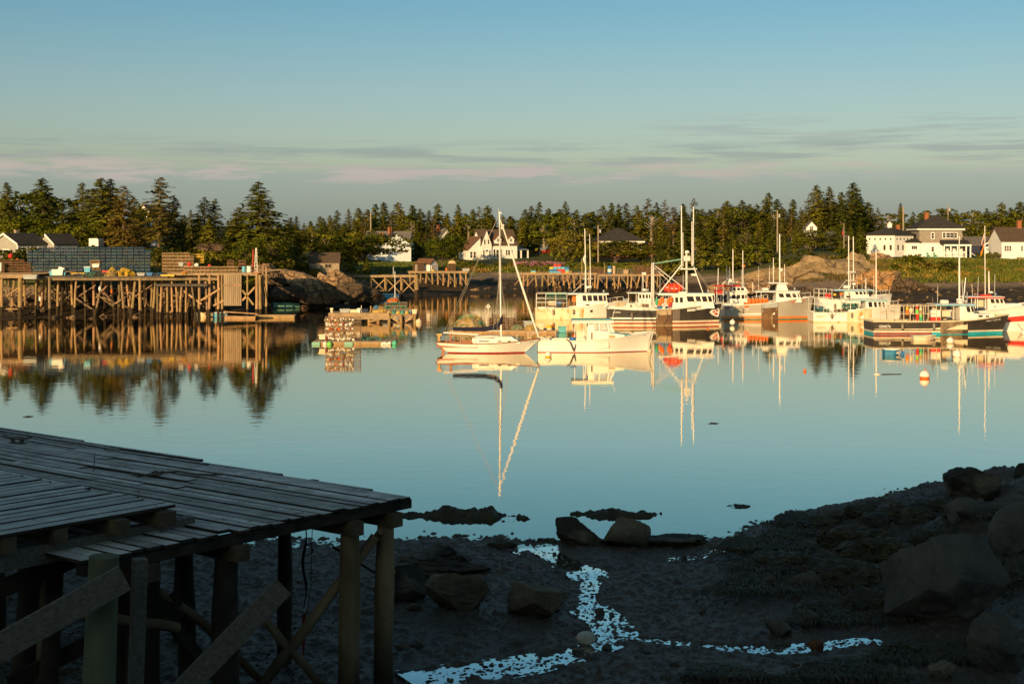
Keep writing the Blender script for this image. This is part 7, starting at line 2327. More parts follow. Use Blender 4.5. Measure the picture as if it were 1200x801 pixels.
ballbuoy(762, 0, 116, .2, M_CREAM, 'cream ball buoy hanging at the stem of the open white lobster boat').location = (p.x, p.y, .08)

# --- rust-streaked white boat by the far wharf
b = Boat('lobster_boat', 'white rust-streaked lobster boat with green trap rack lying before the far wharf', 'fishing boat', 628, 735, 373.8, [(628, 361.6), (665, 361), (684, 359.5), (700, 357), (720, 354.6), (735, 353.2)], 3.6, -2, rake=.7, stern=.9)
b.hull([M_HULLRUST, M_HULLRUST, M_HULLRUST], [.12], tf=.48, rail=M_HULLW, sole=.5, deckm=M_HULLW)
b.patch('bow_paint', M_HULLW, 685, 722, .12, .97, .012, 8)
b.patch('bow_paint', M_HULLW, 685, 722, .12, .97, .012, 8, sg=1)
hs = b.house(679, 713.5, 711, 360, 345, 2.5)
for a, c in ((683.2, 687.6), (689, 694.2), (695.6, 700.8), (702, 706.6), (707.8, 710.6)):
    b.win(hs, a + .6, c + .6, 346.2, 352.8, -.8)
b.windshield(hs)
b.win(hs, 687, 691.5, 356.6, 358, 0)
b.roof(664, 714, 345, 2.8, M_HULLW, .14)
b.boxp('bulkhead', 676, 679, 346, 361, -1.25, -.9, M_HULLW)
b.boxp('oilskins', 671, 676, 347.5, 354, -.6, .2, M_ORANGE)
b.rack([629, 640, 652, 665], 344, 361, M_ALLOY, (350, 355))
b.part('gear_arch', M_GREENPAINT, MB().beam((b.x(640), -1.4, b.z(344.6)), (b.x(666), -1.4, b.z(344.4)), .12).beam((b.x(640), 1.4, b.z(344.6)), (b.x(666), 1.4, b.z(344.4)), .12))
b.pole((687.6, 343), (686.2, 268), .07, M_WHIP, -.3, 'mast')
b.pole((693.2, 340), (692, 274), .05, M_WHIP, .3, 'antenna')
b.pole((684, 327), (696, 327), .05, M_ALLOY, 0, 'crosstree')
b.part('furled_flag', M_FW, MB().tube([(b.x(686), -.32, b.z(299)), (b.x(685.2), -.36, b.z(304)), (b.x(686.6), -.34, b.z(310))], [.06, .16, .05], 6))
b.dome('radar_dome', 690.5, 338.6, .26, .3)
b.boxp('radar', 687.5, 694, 335.5, 337.5, -.4, .4, M_WPL)
b.pole((672, 343.5), (684, 333), .03, M_WHIP, .5, 'strut')
b.letters('ME 2354', 634.8, 364.6, 1.7, M_TANTXT)
b.letters('630419', 634.5, 0, .01, M_TANTXT) if False else None
b.patch('emblem', M_BLACKTXT, 692.3, 695.2, .50, .68, .03, 3)
for i in range(5):
    p = b.at(641 + i * 4.6, 353.5, -.9)
    for k_ in range(2):
        trap(T_GREEN, (p.x, p.y + .0, b.z(353.5) + .42 * k_ + .1), 0, 'green lobster trap in the rack of the rust-streaked white boat', 'green traps on the rust-streaked boat', (.5, 1.6, 1.1))
p = b.at(655, 356, -.9)
crate(655, 0, 168, .62, .5, .42, M_BLUE, 'blue fish tote on deck below the green traps of the rust-streaked boat', cat='tote', name='tote').location = (p.x, p.y, b.z(357.5))
p = b.at(648, 357, -.7)
crate(648, 0, 168, 1.0, .6, .5, M_CREAM, 'cream bait box on deck beside the blue tote of the rust-streaked boat', cat='box', name='bait_box').location = (p.x, p.y, b.z(358))
dress(b, 668, 710, 344)
hung_buoy(b, 721.5, 366, M_YEL, .12, .4, -1.0, 'yellow pot buoy hanging off the bow of the rust-streaked white boat')

# --- white boat half hidden behind the black one
b = Boat('lobster_boat', 'white boat with high wheelhouse half hidden behind the stern of the black boat', 'fishing boat', 724, 800, 367, [(724, 355.6), (745, 355.4), (765, 353.5), (800, 349)], 3.2, 0, rake=.6)
b.hull([M_BOOTRED, M_HULLRUST, M_HULLW], [.15], tf=.45, sole=.5)
hs = b.house(748.5, 765, 763.5, 356, 343.8, 2.2)
for a, c in ((749.6, 752), (753.4, 756), (757.4, 759.8), (761, 762.6)):
    b.win(hs, a, c, 345.2, 349.6, -.3)
b.win(hs, 752, 754, 351.6, 352.6)
b.win(hs, 757, 759, 351.6, 352.6)
b.windshield(hs)
b.roof(735.5, 764, 343.6, 2.4)
b.dome('radar_dome', 756.5, 341.4, .3, .34)
b.pole((755, 341), (755, 322), .04, M_WHIP, 0, 'mast')
b.boxp('mast_light', 753.6, 758, 319.5, 322, -.2, .2, M_WPL)
for px in (737, 746):
    b.pole((px, 356), (px, 344), .04, M_WHIP, -1.0, 'roof_post')
dress(b, 738, 762, 342.5)
b.boxp('engine_box', 731, 738, 350, 356, -.6, .5, M_GREYPL)
b.boxp('fish_box', 752.5, 760, 356, 360.8, -1.66, -1.3, M_HAUL)

# --- the black boat with the tall mast
b = Boat('fishing_boat', 'black fishing boat with tall pole mast, orange raft on its roof and bare side plate', 'fishing boat', 713.5, 849, 381.4, [(713, 360.8), (740, 362.6), (770, 363.2), (795, 361.2), (820, 358.6), (849, 355.4)], 4.2, 0, rake=.35, fine=2.6, stern=.94)
b.hull([M_BOOTRED, M_CREAM, M_BOOTRED, M_CREAM, M_HULLBLK], [.13, .32, .52], tf=.52, sole=.7, rail=M_HULLW, railr=.09)
b.patch('haul_plate', M_HAUL, 768.5, 788, .02, 1.0, .05, 8)
b.patch('haul_plate', M_TIMBER, 788.4, 797, .30, .97, .04, 6)
b.patch('haul_board', mat('scuffed_alloy', (.42, .32, .2), (.3, .22, .14), scale=2, rough=.5), 770, 786.5, .66, 1.02, .09, 5)
b.part('haul_rope', M_ROPE, MB().tube([(b.x(781), -2.2, b.z(363)), (b.x(782), -2.3, b.z(370)), (b.x(780), -2.3, b.z(376)), (b.x(777), -2.25, b.z(380))], .03, 5))
hs = b.house(788.5, 838.5, 835.5, 361.5, 346.2, 2.9)
for a, c in ((792.2, 795.6), (797.6, 801.2)):
    b.win(hs, a, c, 348.6, 354.6, -.2)
for a, c in ((806, 814), (816.4, 822), (823.8, 829.4), (831, 835)):
    b.win(hs, a + .8, c + .8, 347.4, 353.6, -1.6)
b.windshield(hs)
b.roof(772, 838, 345.8, 3.2, M_HULLW, .2)
b.boxp('roof_box', 797, 806, 342.2, 344, -1.0, -.2, M_WPL)
mp_ = b.pole((807.4, 345), (807.2, 296), .13, M_ALLOY, 0, 'mast', r2=.12)
b.boxp('mast_platform', 799, 819, 314.6, 316.2, -.5, .5, M_ALLOY)
b.boxp('floodlight', 812, 818, 321, 323.4, -.7, -.3, M_WPL)
b.boxp('mast_frame', 803.5, 811.5, 300, 306, -.3, .3, M_ALLOY)
b.dome('radar_dome', 808, 297, .26, .34)
b.pole((801, 316), (800.6, 240.5), .07, M_WHIP, -.5, 'outrigger')
b.pole((803.8, 312), (803.6, 272), .05, M_WHIP, .4, 'outrigger')
b.pole((816.4, 312), (816.2, 241.5), .07, M_WHIP, .5, 'outrigger')
b.pole((813.4, 312), (813.2, 259), .06, M_WHIP, -.4, 'outrigger')
b.pole((800, 311), (774, 344), .07, M_WHIP, -.7, 'stay_pole')
b.pole((815, 313), (826, 344), .06, M_WHIP, -.7, 'stay_pole')
b.pole((801, 304), (766, 309.5), .07, M_GREENPAINT, -.2, 'boom')
b.pole((766, 309), (806, 340), .06, M_ALLOY, -.5, 'boom_brace')
b.pole((766, 311), (800, 342), .05, M_ALLOY, .6, 'boom_brace')
b.pole((767, 360), (767, 308), .10, M_ALLOY, -.9, 'gallows_post')
b.pole((767, 360), (767, 308), .10, M_ALLOY, .9, 'gallows_post')
b.part('gallows_bar', M_ALLOY, MB().tube([(b.x(767), -1.1, b.z(308.6)), (b.x(767), 1.1, b.z(308.6))], .1, 6))
rg = MB()
for p, q, y in (((766, 311), (788, 344), -.9), ((807, 300), (767, 345), 0), ((807, 300), (838, 346), 0), ((807, 300), (848, 356), 0)):
    rg.tube([(b.x(p[0]), 0, b.z(p[1])), (b.x(q[0]), y, b.z(q[1]))], .014, 4)
b.part('rigging', M_STEELW, rg)
dress(b, 776, 834, 344)
b.letters('633862', 722.8, 365.9, 1.7, M_WHTXT, wpx=9)
b.letters('ELLEN B', 811, 362.6, 1.6, M_BLACKTXT, off=.09, tilt=.10, wpx=8)
b.patch('name_board', M_WHTXT, 805.8, 815.6, .775, .90, .05, 3)
b.patch('name_board', M_WHTXT, 817, 829, .80, .93, .05, 3)
for px in (735, 743, 752, 762):
    b.patch('scupper', M_NAVYCLOTH, px, px + 3.6, .70, .76, .02, 2)
# lobster emblem on the bow
def hullshape(b, pts, m, off, name):
    mb = MB()
    vs = [(b.x(px), -(b.hull_y(b.x(px), b.z(py)) + off), b.z(py)) for px, py in pts]
    cx = sum(p[0] for p in pts) / len(pts)
    cyy = sum(p[1] for p in pts) / len(pts)
    vs.append((b.x(cx), -(b.hull_y(b.x(cx), b.z(cyy)) + off), b.z(cyy)))
    n = len(pts)
    mb.add(vs, [(i, (i + 1) % n, n) for i in range(n)])
    return mb.build(name, m, b.root)
hullshape(b, [(833.5, 366.6), (836, 363.6), (840, 362.6), (845.5, 362), (846.4, 365), (845.8, 369), (844.6, 372.4), (841, 371.4), (837, 369.6)], M_WHTXT, .05, 'emblem')
for pts in ([(837, 366), (839.5, 364.6), (841, 366), (839, 367.4)], [(841.4, 364.6), (844.8, 363.4), (844.6, 365.4), (842, 366)], [(839, 368.4), (842.4, 366.8), (844.4, 368), (843.6, 370.4), (841, 369.8)]):
    hullshape(b, pts, M_RED, .075, 'emblem')
for k, (px, py, m) in enumerate(((773.5, 354.6, M_ORANGE), (775, 352.2, M_ORANGE), (784, 352, M_ORANGE), (785.6, 355.5, M_RED), (787, 350.5, M_ORANGE), (777, 351, M_ORANGE))):
    hung_buoy(b, px, py, m, .2, .42, -1.7, 'orange pot buoy hanging at the hauling station of the black boat', grp='orange buoys of the black boat')
hung_buoy(b, 770, 352.5, M_GRN, .17, .5, -1.7, 'green pot buoy hanging at the hauling station of the black boat')
p = b.at(774, 361, -1.7)
crate(774, 0, 155, .55, .5, .4, M_BLUE, 'blue tote on the rail of the black boat at its hauling station', cat='tote', name='tote').location = (p.x, p.y, b.z(363))
p = b.at(791.5, 344, 0)
t = thing('life_raft', 'big bulging orange-red life raft lying on the roof of the black boat', 'life raft', (p.x, p.y, b.z(345.6) + .2))
MB().lathe([(.15, -1.15), (.42, -1.05), (.55, -.55), (.60, .1), (.55, .6), (.38, 1.0), (.12, 1.12)], 18, M=Matrix.Translation((0, 0, .53)) @ Matrix.Rotation(R(90), 4, 'Y') @ Matrix.Diagonal((.92, 1.1, 1, 1))).build('canister', M_RED, t, smooth=True)
for x_ in (-.6, .05, .62):
    MB().lathe([(.615, -.045), (.615, .045)], 18, M=Matrix.Translation((x_, 0, .53)) @ Matrix.Rotation(R(90), 4, 'Y') @ Matrix.Diagonal((.92, 1.1, 1, 1))).build('strap', M_ORANGE, t)
for x_, z_ in ((-.75, .55), (-.2, .42), (.25, .42)):
    MB().box(x_ - .12, x_ + .12, -.66, -.60, z_, z_ + .07).build('label_strip', M_WPL, t)

# --- red-roofed boat behind
b = Boat('fishing_boat', 'tall two-deck white boat with red canopy between the black and the grey boats', 'fishing boat', 824, 905, 370.4, [(824, 357.5), (850, 357), (880, 355), (905, 350)], 3.4, 0)
b.hull([M_BOOTRED, M_HULLW, M_HULLW], [.15], tf=.35, sole=.5)
hs = b.house(856, 877.5, 876, 358, 343.4, 2.5)
for a, c in ((858.4, 862.4), (864, 868), (869.6, 873), (874, 875.6)):
    b.win(hs, a, c, 345.4, 350, 0)
b.win(hs, 859, 862, 352.4, 353.6)
b.roof(848.5, 878.5, 343, 2.7)
up = b.house(859, 877.5, 874.5, 341.8, 336.4, 2.0, name='upper_house')
for a, c in ((860, 863.6), (865, 868.4), (869.6, 873)):
    b.win(up, a, c, 337.2, 340.4, -.4)
b.roof(840, 868.5, 335.6, 2.2, M_RED, .16, 'canopy')
for px in (841, 848.5):
    b.pole((px, 357), (px, 335.6), .045, M_WHIP, -1.0, 'canopy_post')
    b.pole((px, 357), (px, 335.6), .045, M_WHIP, 1.0, 'canopy_post')
b.part('crossbar', M_ALLOY, MB().tube([(b.x(841), -1.0, b.z(345)), (b.x(856), -1.0, b.z(345))], .04, 6))
b.pole((872.4, 343), (872.2, 293.5), .06, M_WHIP, -.6, 'antenna')
b.pole((862, 334), (862, 292), .07, M_WHIP, .4, 'mast')
b.pole((856.8, 336), (856.6, 316), .03, M_WHIP, .4, 'antenna')
b.pole((853.5, 336), (853.6, 312), .03, M_WHIP, -.4, 'antenna')
b.pole((842.5, 334), (843, 314), .05, M_WHIP, -.8, 'antenna')
b.pole((847, 335), (855, 326.4), .05, M_WHIP, -.4, 'strut')
b.part('radar_mast', M_HULLW, MB().prism([(b.x(854.5), b.z(335)), (b.x(861.5), b.z(335)), (b.x(859), b.z(327)), (b.x(856.5), b.z(327))], 'y', -.3, .3))
b.boxp('radar', 861, 866.5, 330, 331.4, -.4, .4, M_WPL)
dress(b, 850, 876, 335.5)
b.boxp('pennant', 871.2, 874.6, 310.6, 313, -.62, -.58, M_ORANGE)
b.boxp('folded_gear', 840, 849, 339, 344.6, -.8, .5, M_RED)

# --- grey boat
b = Boat('lobster_boat', 'grey lobster boat with orange boot stripe, orange lettering and brown side plate', 'fishing boat', 850, 956.5, 374.4, [(850, 358.6), (880, 357), (905, 355), (925, 351.6), (956, 348)], 3.7, -2, rake=.5, fine=2.4, stern=.94)
b.hull([M_BOOTOR, M_BOOTGRN, M_BOOTOR, M_HULLGRY], [.10, .36], tf=.55, sole=.6, rail=M_HULLW, railr=.08)
b.patch('haul_plate', M_HAUL, 893, 912.5, .0, 1.0, .05, 8)
b.patch('haul_plate', M_GREYPL, 893.5, 912, .72, 1.0, .08, 6)
hs = b.house(911, 941.5, 937.5, 354.5, 342.6, 2.5)
for a, c in ((915, 920.6), (923, 928.6), (931, 935), (937, 938.6)):
    b.win(hs, a, c, 344, 348.6, -1.4)
b.windshield(hs)
b.roof(886, 939, 342.4, 2.8, M_ALLOY, .16)
for px in (888, 893.5):
    b.pole((px, 356), (px, 342.4), .04, M_WHIP, -1.2, 'roof_post')
b.pole((884, 341.5), (884, 331), .04, M_WHIP, -1.0, 'antenna')
b.part('radar_mast', M_HULLW, MB().prism([(b.x(912.5), b.z(341.2)), (b.x(926.5), b.z(341.2)), (b.x(923.5), b.z(333)), (b.x(914), b.z(333))], 'y', -.5, .5))
b.boxp('mast_platform', 903, 926, 331.2, 332.6, -.6, .6, M_ALLOY)
b.pole((909.2, 331), (909, 302), .05, M_WHIP, -.4, 'antenna')
b.pole((917.2, 331), (917, 274), .08, M_WHIP, 0, 'mast')
b.pole((923.6, 331), (923.4, 310), .04, M_WHIP, .4, 'antenna')
b.dome('radar_dome', 918.6, 318, .24, .3, y=-.2)
b.boxp('lamp', 908.2, 910, 312, 315, -.5, -.3, M_CREAM)
dress(b, 888, 936, 341)
b.boxp('roof_locker', 896, 903, 337.8, 340.4, -.6, .4, M_WPL)
b.letters('68', 853.2, 361, 3.8, paint('dark_red_lettering', (.45, .06, .05)), wpx=5)
b.letters('CHRIS EMMY', 936.8, 353.6, 2.7, M_ORTXT, off=.04, tilt=.08, wpx=19)
b.boxp('scupper', 857, 860, 361.6, 363, -1.92, -1.86, M_WPL)
b.boxp('scupper', 875.5, 878, 361.6, 363, -1.92, -1.86, M_WPL)
for k in range(11):
    hung_buoy(b, 878.6 + (k % 6) * 4.3 + (k // 6) * 1.3, 351.4 + (k // 6) * 2.2 + rp.uniform(-.6, .6), M_ORANGE, .19, .42, -1.5 if k < 6 else -1.7, 'orange pot buoy in the long bunch hung aft on the grey boat', grp='orange buoys of the grey boat')
for k in range(3):
    hung_buoy(b, 874 + k * 1.8, 356.2 + k % 2, M_ORANGE, .18, .4, -1.7, 'orange pot buoy on the rail at the stern of the grey boat', grp='orange rail buoys of the grey boat')
ballbuoy(858.3, 379, 158, .30, M_WHTXT, 'round white mooring buoy floating under the bow of the black boat', M_WPL).location = P(858.3, 377.5, 9 * F / (381 - 285))

# --- white boat with a blue-edged roof, behind
b = Boat('lobster_boat', 'white boat with blue-edged roof and twin tall whips behind the rusty one', 'fishing boat', 961, 1049.5, 370, [(961, 351), (985, 351), (1005, 349.6), (1025, 347.6), (1049, 345.2)], 3.6, 0, rake=.4, fine=2.5)
b.hull([M_BOOTGRN, M_HULLW, M_HULLW], [.15], tf=.5, sole=.6, rail=M_HULLW)
hs = b.house(991, 1022, 1017, 351, 341, 2.4)
for a, c in ((1004.4, 1007.6), (1009, 1012.4), (1013.8, 1017), (1018, 1019.4)):
    b.win(hs, a, c, 341.8, 345.2, -1.2)
b.windshield(hs)
b.win(hs, 993, 998, 346.6, 349)
b.roof(979, 1024, 340.6, 2.8, M_HULLW, .14, edge=M_SKYBLUE)
b.rack([960.5, 966, 975.5], 339, 351, M_ALLOY, (344,))
b.boxp('life_ring_box', 985.5, 989, 343, 346, -1.26, -1.1, M_ORANGE)
b.boxp('yellow_box', 978, 981, 344, 346.5, -1.3, -1.0, M_YEL)
b.pole((997.6, 340), (997.4, 276.5), .07, M_WHIP, -.5, 'antenna')
b.pole((1005.4, 340), (1005.2, 277), .07, M_WHIP, .5, 'antenna')
b.pole((1000.8, 340), (1000.8, 318), .07, M_ALLOY, 0, 'mast')
b.boxp('crosstree', 996, 1005.6, 318.4, 319.6, -.5, .5, M_ALLOY)
b.boxp('crosstree', 996, 1005.6, 328.6, 329.4, -.5, .5, M_ALLOY)
b.part('horn', M_WPL, MB().lathe([(.2, 0), (.22, .1), (.22, .75), (.2, .8)], 12, M=Matrix.Translation((b.x(991.5), -.4, b.z(336.4))) @ Matrix.Rotation(R(90), 4, 'Y')), smooth=True)
b.dome('radar_dome', 1005, 334.4, .26, .3)
dress(b, 981, 1020, 339.6)
b.pole((985, 340), (995, 328), .03, M_ALLOY, -.6, 'strut')
b.pole((1017.6, 345), (1017.4, 326), .03, M_WHIP, -.5, 'antenna')
for k, px in enumerate((969.2, 972.8)):
    hung_buoy(b, px, 346, M_RED, .2, .42, -1.5, 'red pot buoy hanging in the stern rack of the boat behind the rusty one', grp='red buoys in the stern rack')

# --- white boat, stained, with green rack
b = Boat('lobster_boat', 'white stained lobster boat with teal trim and green traps aft, moored by the dark boat', 'fishing boat', 953.5, 1060.5, 377.4, [(953, 366.2), (985, 366.4), (1000, 365), (1006, 362.2), (1030, 360.4), (1060, 358.6)], 3.5, 0, rake=.25, fine=2.8, stern=.95)
b.hull([M_BOOTGRN, M_HULLRUST, M_HULLW], [.12], tf=.55, sole=.45, rail=M_HULLW)
b.patch('stained_plate', M_HULLRUST, 993, 1022, .05, .96, .03, 8)
hs = b.house(1016, 1042, 1039, 362, 352.6, 2.4)
for a, c in ((1019.6, 1024), (1026, 1029.4), (1031.4, 1034.6), (1036.4, 1038.6)):
    b.win(hs, a, c, 353.8, 360, -.9)
b.windshield(hs)
b.roof(997, 1041, 352.4, 2.7, M_HULLW, .14, edge=M_TEAL)
for px in (998, 1008):
    b.pole((px, 365), (px, 352.4), .04, M_WHIP, -1.2, 'roof_post')
b.win(hs, 1024, 1026.4, 363.2, 364.2)
b.boxp('washboard_box', 994.5, 1003, 362.6, 366.6, -1.74, -1.3, M_HULLW)
b.boxp('washboard', 1004, 1016, 361.4, 366.4, -1.6, -1.3, M_HULLW)
b.rack([954.8, 966, 977], 349, 366, M_ALLOY, (357,), .03)
b.pole((1030.4, 352), (1030.2, 292), .07, M_WHIP, -.4, 'antenna')
dress(b, 999, 1038, 351.4)
b.letters('1004019', 962.2, 371, 3.2, M_TANTXT, wpx=11)
b.letters('Lucas & Roger', 1042.6, 365, 2.0, M_TANTXT, off=.04, tilt=.1, wpx=17)
b.pole((1037.5, 373), (1037.8, 361), .03, M_CREAM, -1.75, 'fender_line')
for i in range(3):
    for k_ in range(2):
        p = b.at(990 + i * 6.6, 366, -1.0)
        trap(T_GREEN, (p.x, p.y, b.z(364.5) + k_ * .44), 0, 'green lobster trap stacked under the roof of the stained white boat', 'green traps on the stained white boat', (.68, 1.6, 1.1))
for i in range(2):
    p = b.at(957 + i * 9, 366, -.9)
    trap(T_GREEN, (p.x, p.y, b.z(366)), 0, 'green lobster trap low in the open stern of the stained white boat', 'green stern traps of the stained white boat', (.9, 1.5, 1.0))
p = b.at(980, 366, -1.2)
trap(T_BROWN, (p.x, p.y, b.z(366)), 0, 'brown trap lying in the cockpit of the stained white boat', None, (1.2, 1.0, .9))

# --- dark boat in front at the right
b = Boat('lobster_boat', 'dark lobster boat with teal boot stripe, long stern rack and white name on its bow', 'fishing boat', 1023.5, 1191, 392.2, [(1023, 376.6), (1060, 377), (1100, 376.8), (1130, 376), (1150, 374.2), (1170, 372), (1191, 369.4)], 4.0, 1, rake=.7, fine=2.5, stern=.95)
b.hull([M_BOOTTEAL, M_BOOTTEAL, M_CREAM, M_HULLBLK], [.24, .40], tf=.66, sole=.5, rail=M_CREAM, railr=.07)
b.patch('boot_wear', M_BOOTRED, 1023.6, 1092, .02, .17, .02, 6)
b.patch('haul_plate', mat('scuffed_plate', (.26, .19, .11), (.12, .09, .06), scale=1.8, rough=.6, c3=(.4, .3, .17), s3=2.4, t3=.6), 1102, 1129, .05, .98, .04, 8)
b.patch('haul_plate', M_HULLBLK, 1129.4, 1136, .05, .98, .06, 5)
hs = b.house(1127.5, 1146, 1142, 376, 358, 2.5)
b.win(hs, 1136.4, 1140.4, 359.5, 366, -1.6)
b.win(hs, 1141.8, 1144.6, 359.5, 366, -1.6)
b.windshield(hs)
b.boxp('bulkhead', 1104, 1120, 360, 376.5, .9, 1.2, M_CREAM)
b.boxp('engine_box', 1109, 1120, 365, 372, -.4, .6, M_CREAM)
b.roof(1098, 1146, 358.2, 2.9, M_ALLOY, .16, edge=M_SKYBLUE)
for px in (1099.5, 1104.5, 1120):
    b.pole((px, 376.5), (px, 358.4), .05, M_CREAM, -1.3, 'roof_post')
    b.pole((px, 376.5), (px, 358.4), .05, M_CREAM, 1.3, 'roof_post')
b.rack([1043, 1052, 1059.5, 1067, 1083, 1098], 358.6, 376.6, M_CREAM, (367.6,), .035)
tk = b.part('trunk_cabin', M_HULLW, MB().prism([(b.x(1138), b.z(376)), (b.x(1172), b.z(372.5)), (b.x(1168), b.z(368.8)), (b.x(1146), b.z(368))], 'y', -1.0, 1.0))
b.cw = 2.0
b.win(tk, 1151, 1155.6, 369.8, 372.2)
b.win(tk, 1159, 1163, 370.2, 372.2)
b.pole((1132, 354), (1131.8, 300), .09, M_WHIP, 0, 'mast')
b.pole((1131.9, 302), (1131.8, 276), .045, M_WHIP, 0, 'antenna')
b.dome('radar_dome', 1132, 353.6, .32, .28)
b.boxp('mast_base', 1129.6, 1134, 353.8, 357.6, -.3, .3, M_HULLW)
b.part('hailer', M_WPL, MB().lathe([(.2, 0), (.25, .08), (.25, .7), (.2, .78)], 12, M=Matrix.Translation((b.x(1108), -.3, b.z(354.8))) @ Matrix.Rotation(R(90), 4, 'Y')), smooth=True)
b.pole((1139.6, 358), (1143, 326), .06, M_WHIP, .9, 'antenna')
dress(b, 1100, 1142, 357)
b.letters('1004076', 1036.2, 382.6, 3.6, M_WHTXT, wpx=13.5)
b.letters('HAILY DENISE', 1169, 375.8, 2.5, M_WHTXT, off=.04, tilt=.09, wpx=20.5)
for px, py, m, m2, lab in ((1064, 363, M_ORANGE, M_YEL, 'orange and yellow'), (1075.5, 362.4, M_LIME, M_RED, 'lime and red'), (1076, 369.6, M_RED, M_RED, 'plain red'), (1080, 371.4, M_GRN, M_LIME, 'bright green'), (1080, 363.5, M_NETT, M_CREAM, 'tan')):
    hung_buoy(b, px, py, m, .17, .55, -1.6, lab + ' pot buoy hanging in the long rack of the dark boat', m2)
p = b.at(1068.5, 364, -1.6)
t = thing('round_fender', 'round cream fender hanging in the long rack of the dark boat', 'fender', p)
MB().ball((0, 0, 0), .2, 14, sc=(1, 1, 1.5)).build('ball', M_CREAM, t, smooth=True)
MB().tube([(0, 0, .28), (0, 0, .5)], .025, 5).build('lanyard', M_ROPE, t)
p = b.at(1097.5, 372, -1.35)
t = thing('fish_tub', 'white fish tub with red lower band under the roof edge of the dark boat', 'tub', (p.x, p.y, b.z(376.4)))
MB().box(-.45, .45, -.3, .3, .0, .42).build('lower_band', M_RED, t)
MB().box(-.44, .46, -.3, .3, .421, 1.1).build('body', M_WPL, t)
p = b.at(1172.5, 370.6, -.5)
ballbuoy(1172, 0, 140, .12, M_LIME, 'small lime green float on the foredeck of the dark boat').location = (p.x, p.y, b.zs(b.t(1172)) + .12)

# --- white boat with a red stripe at the edge
b = Boat('lobster_boat', 'white lobster boat with broad red stripe and red roof behind the dark boat', 'fishing boat', 1120, 1262, 388.0, [(1120, 366), (1150, 364.6), (1180, 361.5), (1210, 357.5), (1262, 352)], 4.2, 0, rake=.5)
b.hull([M_HULLW, M_HULLW, M_HULLW], [.3], tf=.35, sole=.6, rail=M_HULLW)
b.patch('red_stripe', M_RED, 1124, 1246, .40, .62, .02, 14)
hs = b.house(1160.5, 1185, 1178, 364, 349.6, 2.6)
for a, c in ((1164.6, 1169), (1170.6, 1174.4), (1176, 1179)):
    b.win(hs, a, c, 350.6, 355.4, -1.2)
b.win(hs, 1168, 1170.6, 359, 360)
b.windshield(hs)
b.part('trunk_cabin', M_HULLW, MB().prism([(b.x(1180), b.z(364)), (b.x(1204), b.z(360)), (b.x(1200), b.z(356)), (b.x(1182), b.z(356.5))], 'y', -1.1, 1.1))
b.roof(1137, 1180, 349.4, 2.9, M_HULLW, .16, edge=M_RED)
b.boxp('roof_cover', 1155.6, 1167, 345.6, 348, -.7, .5, M_RED)
for px in (1141.5, 1146, 1148.6, 1158):
    b.pole((px, 364), (px, 349.4), .05, M_WHIP, -1.3, 'roof_post')
dress(b, 1140, 1176, 348.4)
b.boxp('gear_box', 1149.6, 1157, 352, 360, -.9, .4, M_CREAM)
b.boxp('transom_box', 1143, 1157, 361.5, 364.5, -1.5, -1.1, M_NAVY)
b.pole((1160.6, 347), (1160.2, 264), .045, M_WHIP, -.5, 'antenna')
b.pole((1168.4, 345), (1168, 318), .07, M_WHIP, .3, 'antenna')
b.dome('radar_dome', 1169, 344.4, .28, .24)
b.pole((1141, 356), (1143, 327), .05, M_WHIP, 1.0, 'antenna')
b.pole((1173.6, 348), (1173.4, 341), .03, M_FB, -.5, 'pennant')
b.part('mooring_line', M_ROPE, MB().tube([(b.x(1192), -2.2, b.z(378)), (b.x(1195), -2.35, b.z(384)), (b.x(1199), -2.5, b.z(388))], .02, 5))
ballbuoy(1199, 0, 140, .28, M_WPL, 'white ball buoy at the foot of the mooring line of the red-striped boat').location = P(1200, 389.5, 9 * F / (391.5 - 285))
# ---------------------------------------------------------------- skiffs, floats and moorings
def skiff(px0, px1, pyw, fs, fb, beam, ms, label, yaw=0.0, name='skiff', stern=.7, inner=None):
    b = Boat(name, label, 'skiff', px0, px1, pyw, [(px0, pyw - fs), ((px0 + px1) / 2, pyw - fs * .95), (px1, pyw - fb)], beam, yaw, rake=.3, stern=stern, fine=2.0, keel=.15)
    b.hull(ms, [.04], tf=.97, sole=.10, rail=inner or ms[-1], railr=.03, fdeck=False, n=16)
    for f in (.25, .55):
        x = -b.L / 2 + b.L * f
        y = b.hb(f) - .06
        b.part('thwart', M_SHINGLE, MB().box(x - .12, x + .12, -y, y, b.zs(f) - .16, b.zs(f) - .12))
    return b
skiff(319.5, 351.5, 361.0, 6.6, 5.0, 1.5, [M_GRN, M_GREENPAINT, M_GREENPAINT], 'green skiff lying at the foot of the rocky point')
skiff(1071.5, 1099.5, 398.6, 4.6, 5.4, 1.3, [M_CREAM, M_CREAM, M_CREAM], 'cream rowing skiff alongside the dark lobster boat', name='rowing_skiff')
b = skiff(1038, 1059, 416, 6.6, 6.0, 1.3, [M_BLUE, M_BLUE, paint('boat_blue', (.03, .20, .36))], 'small blue dinghy with white inside floating alone below the dark boat', inner=M_HULLW, name='dinghy')
b.boxp('outboard', 1058, 1062, 412, 416, -.15, .15, M_BLUE)
skiff(444.5, 468, 350, 5.5, 5.5, 1.6, [M_TEAL, M_BLUE, M_SKYBLUE], 'blue open boat with pale rail behind the loaded work float', inner=M_HULLW, name='open_boat')
b = skiff(227, 250, 371.5, 5.0, 4.5, 1.3, [M_CREAM, M_HULLRUST, M_HULLRUST], 'scruffy white punt tied under the wharf by the low platform', name='punt')
b = skiff(249, 266, 372, 5.6, 5.0, 1.3, [M_HULLW, M_BLUE, M_SKYBLUE], 'pale blue punt tied next to the sheathed wharf corner', inner=M_HULLW, name='punt')
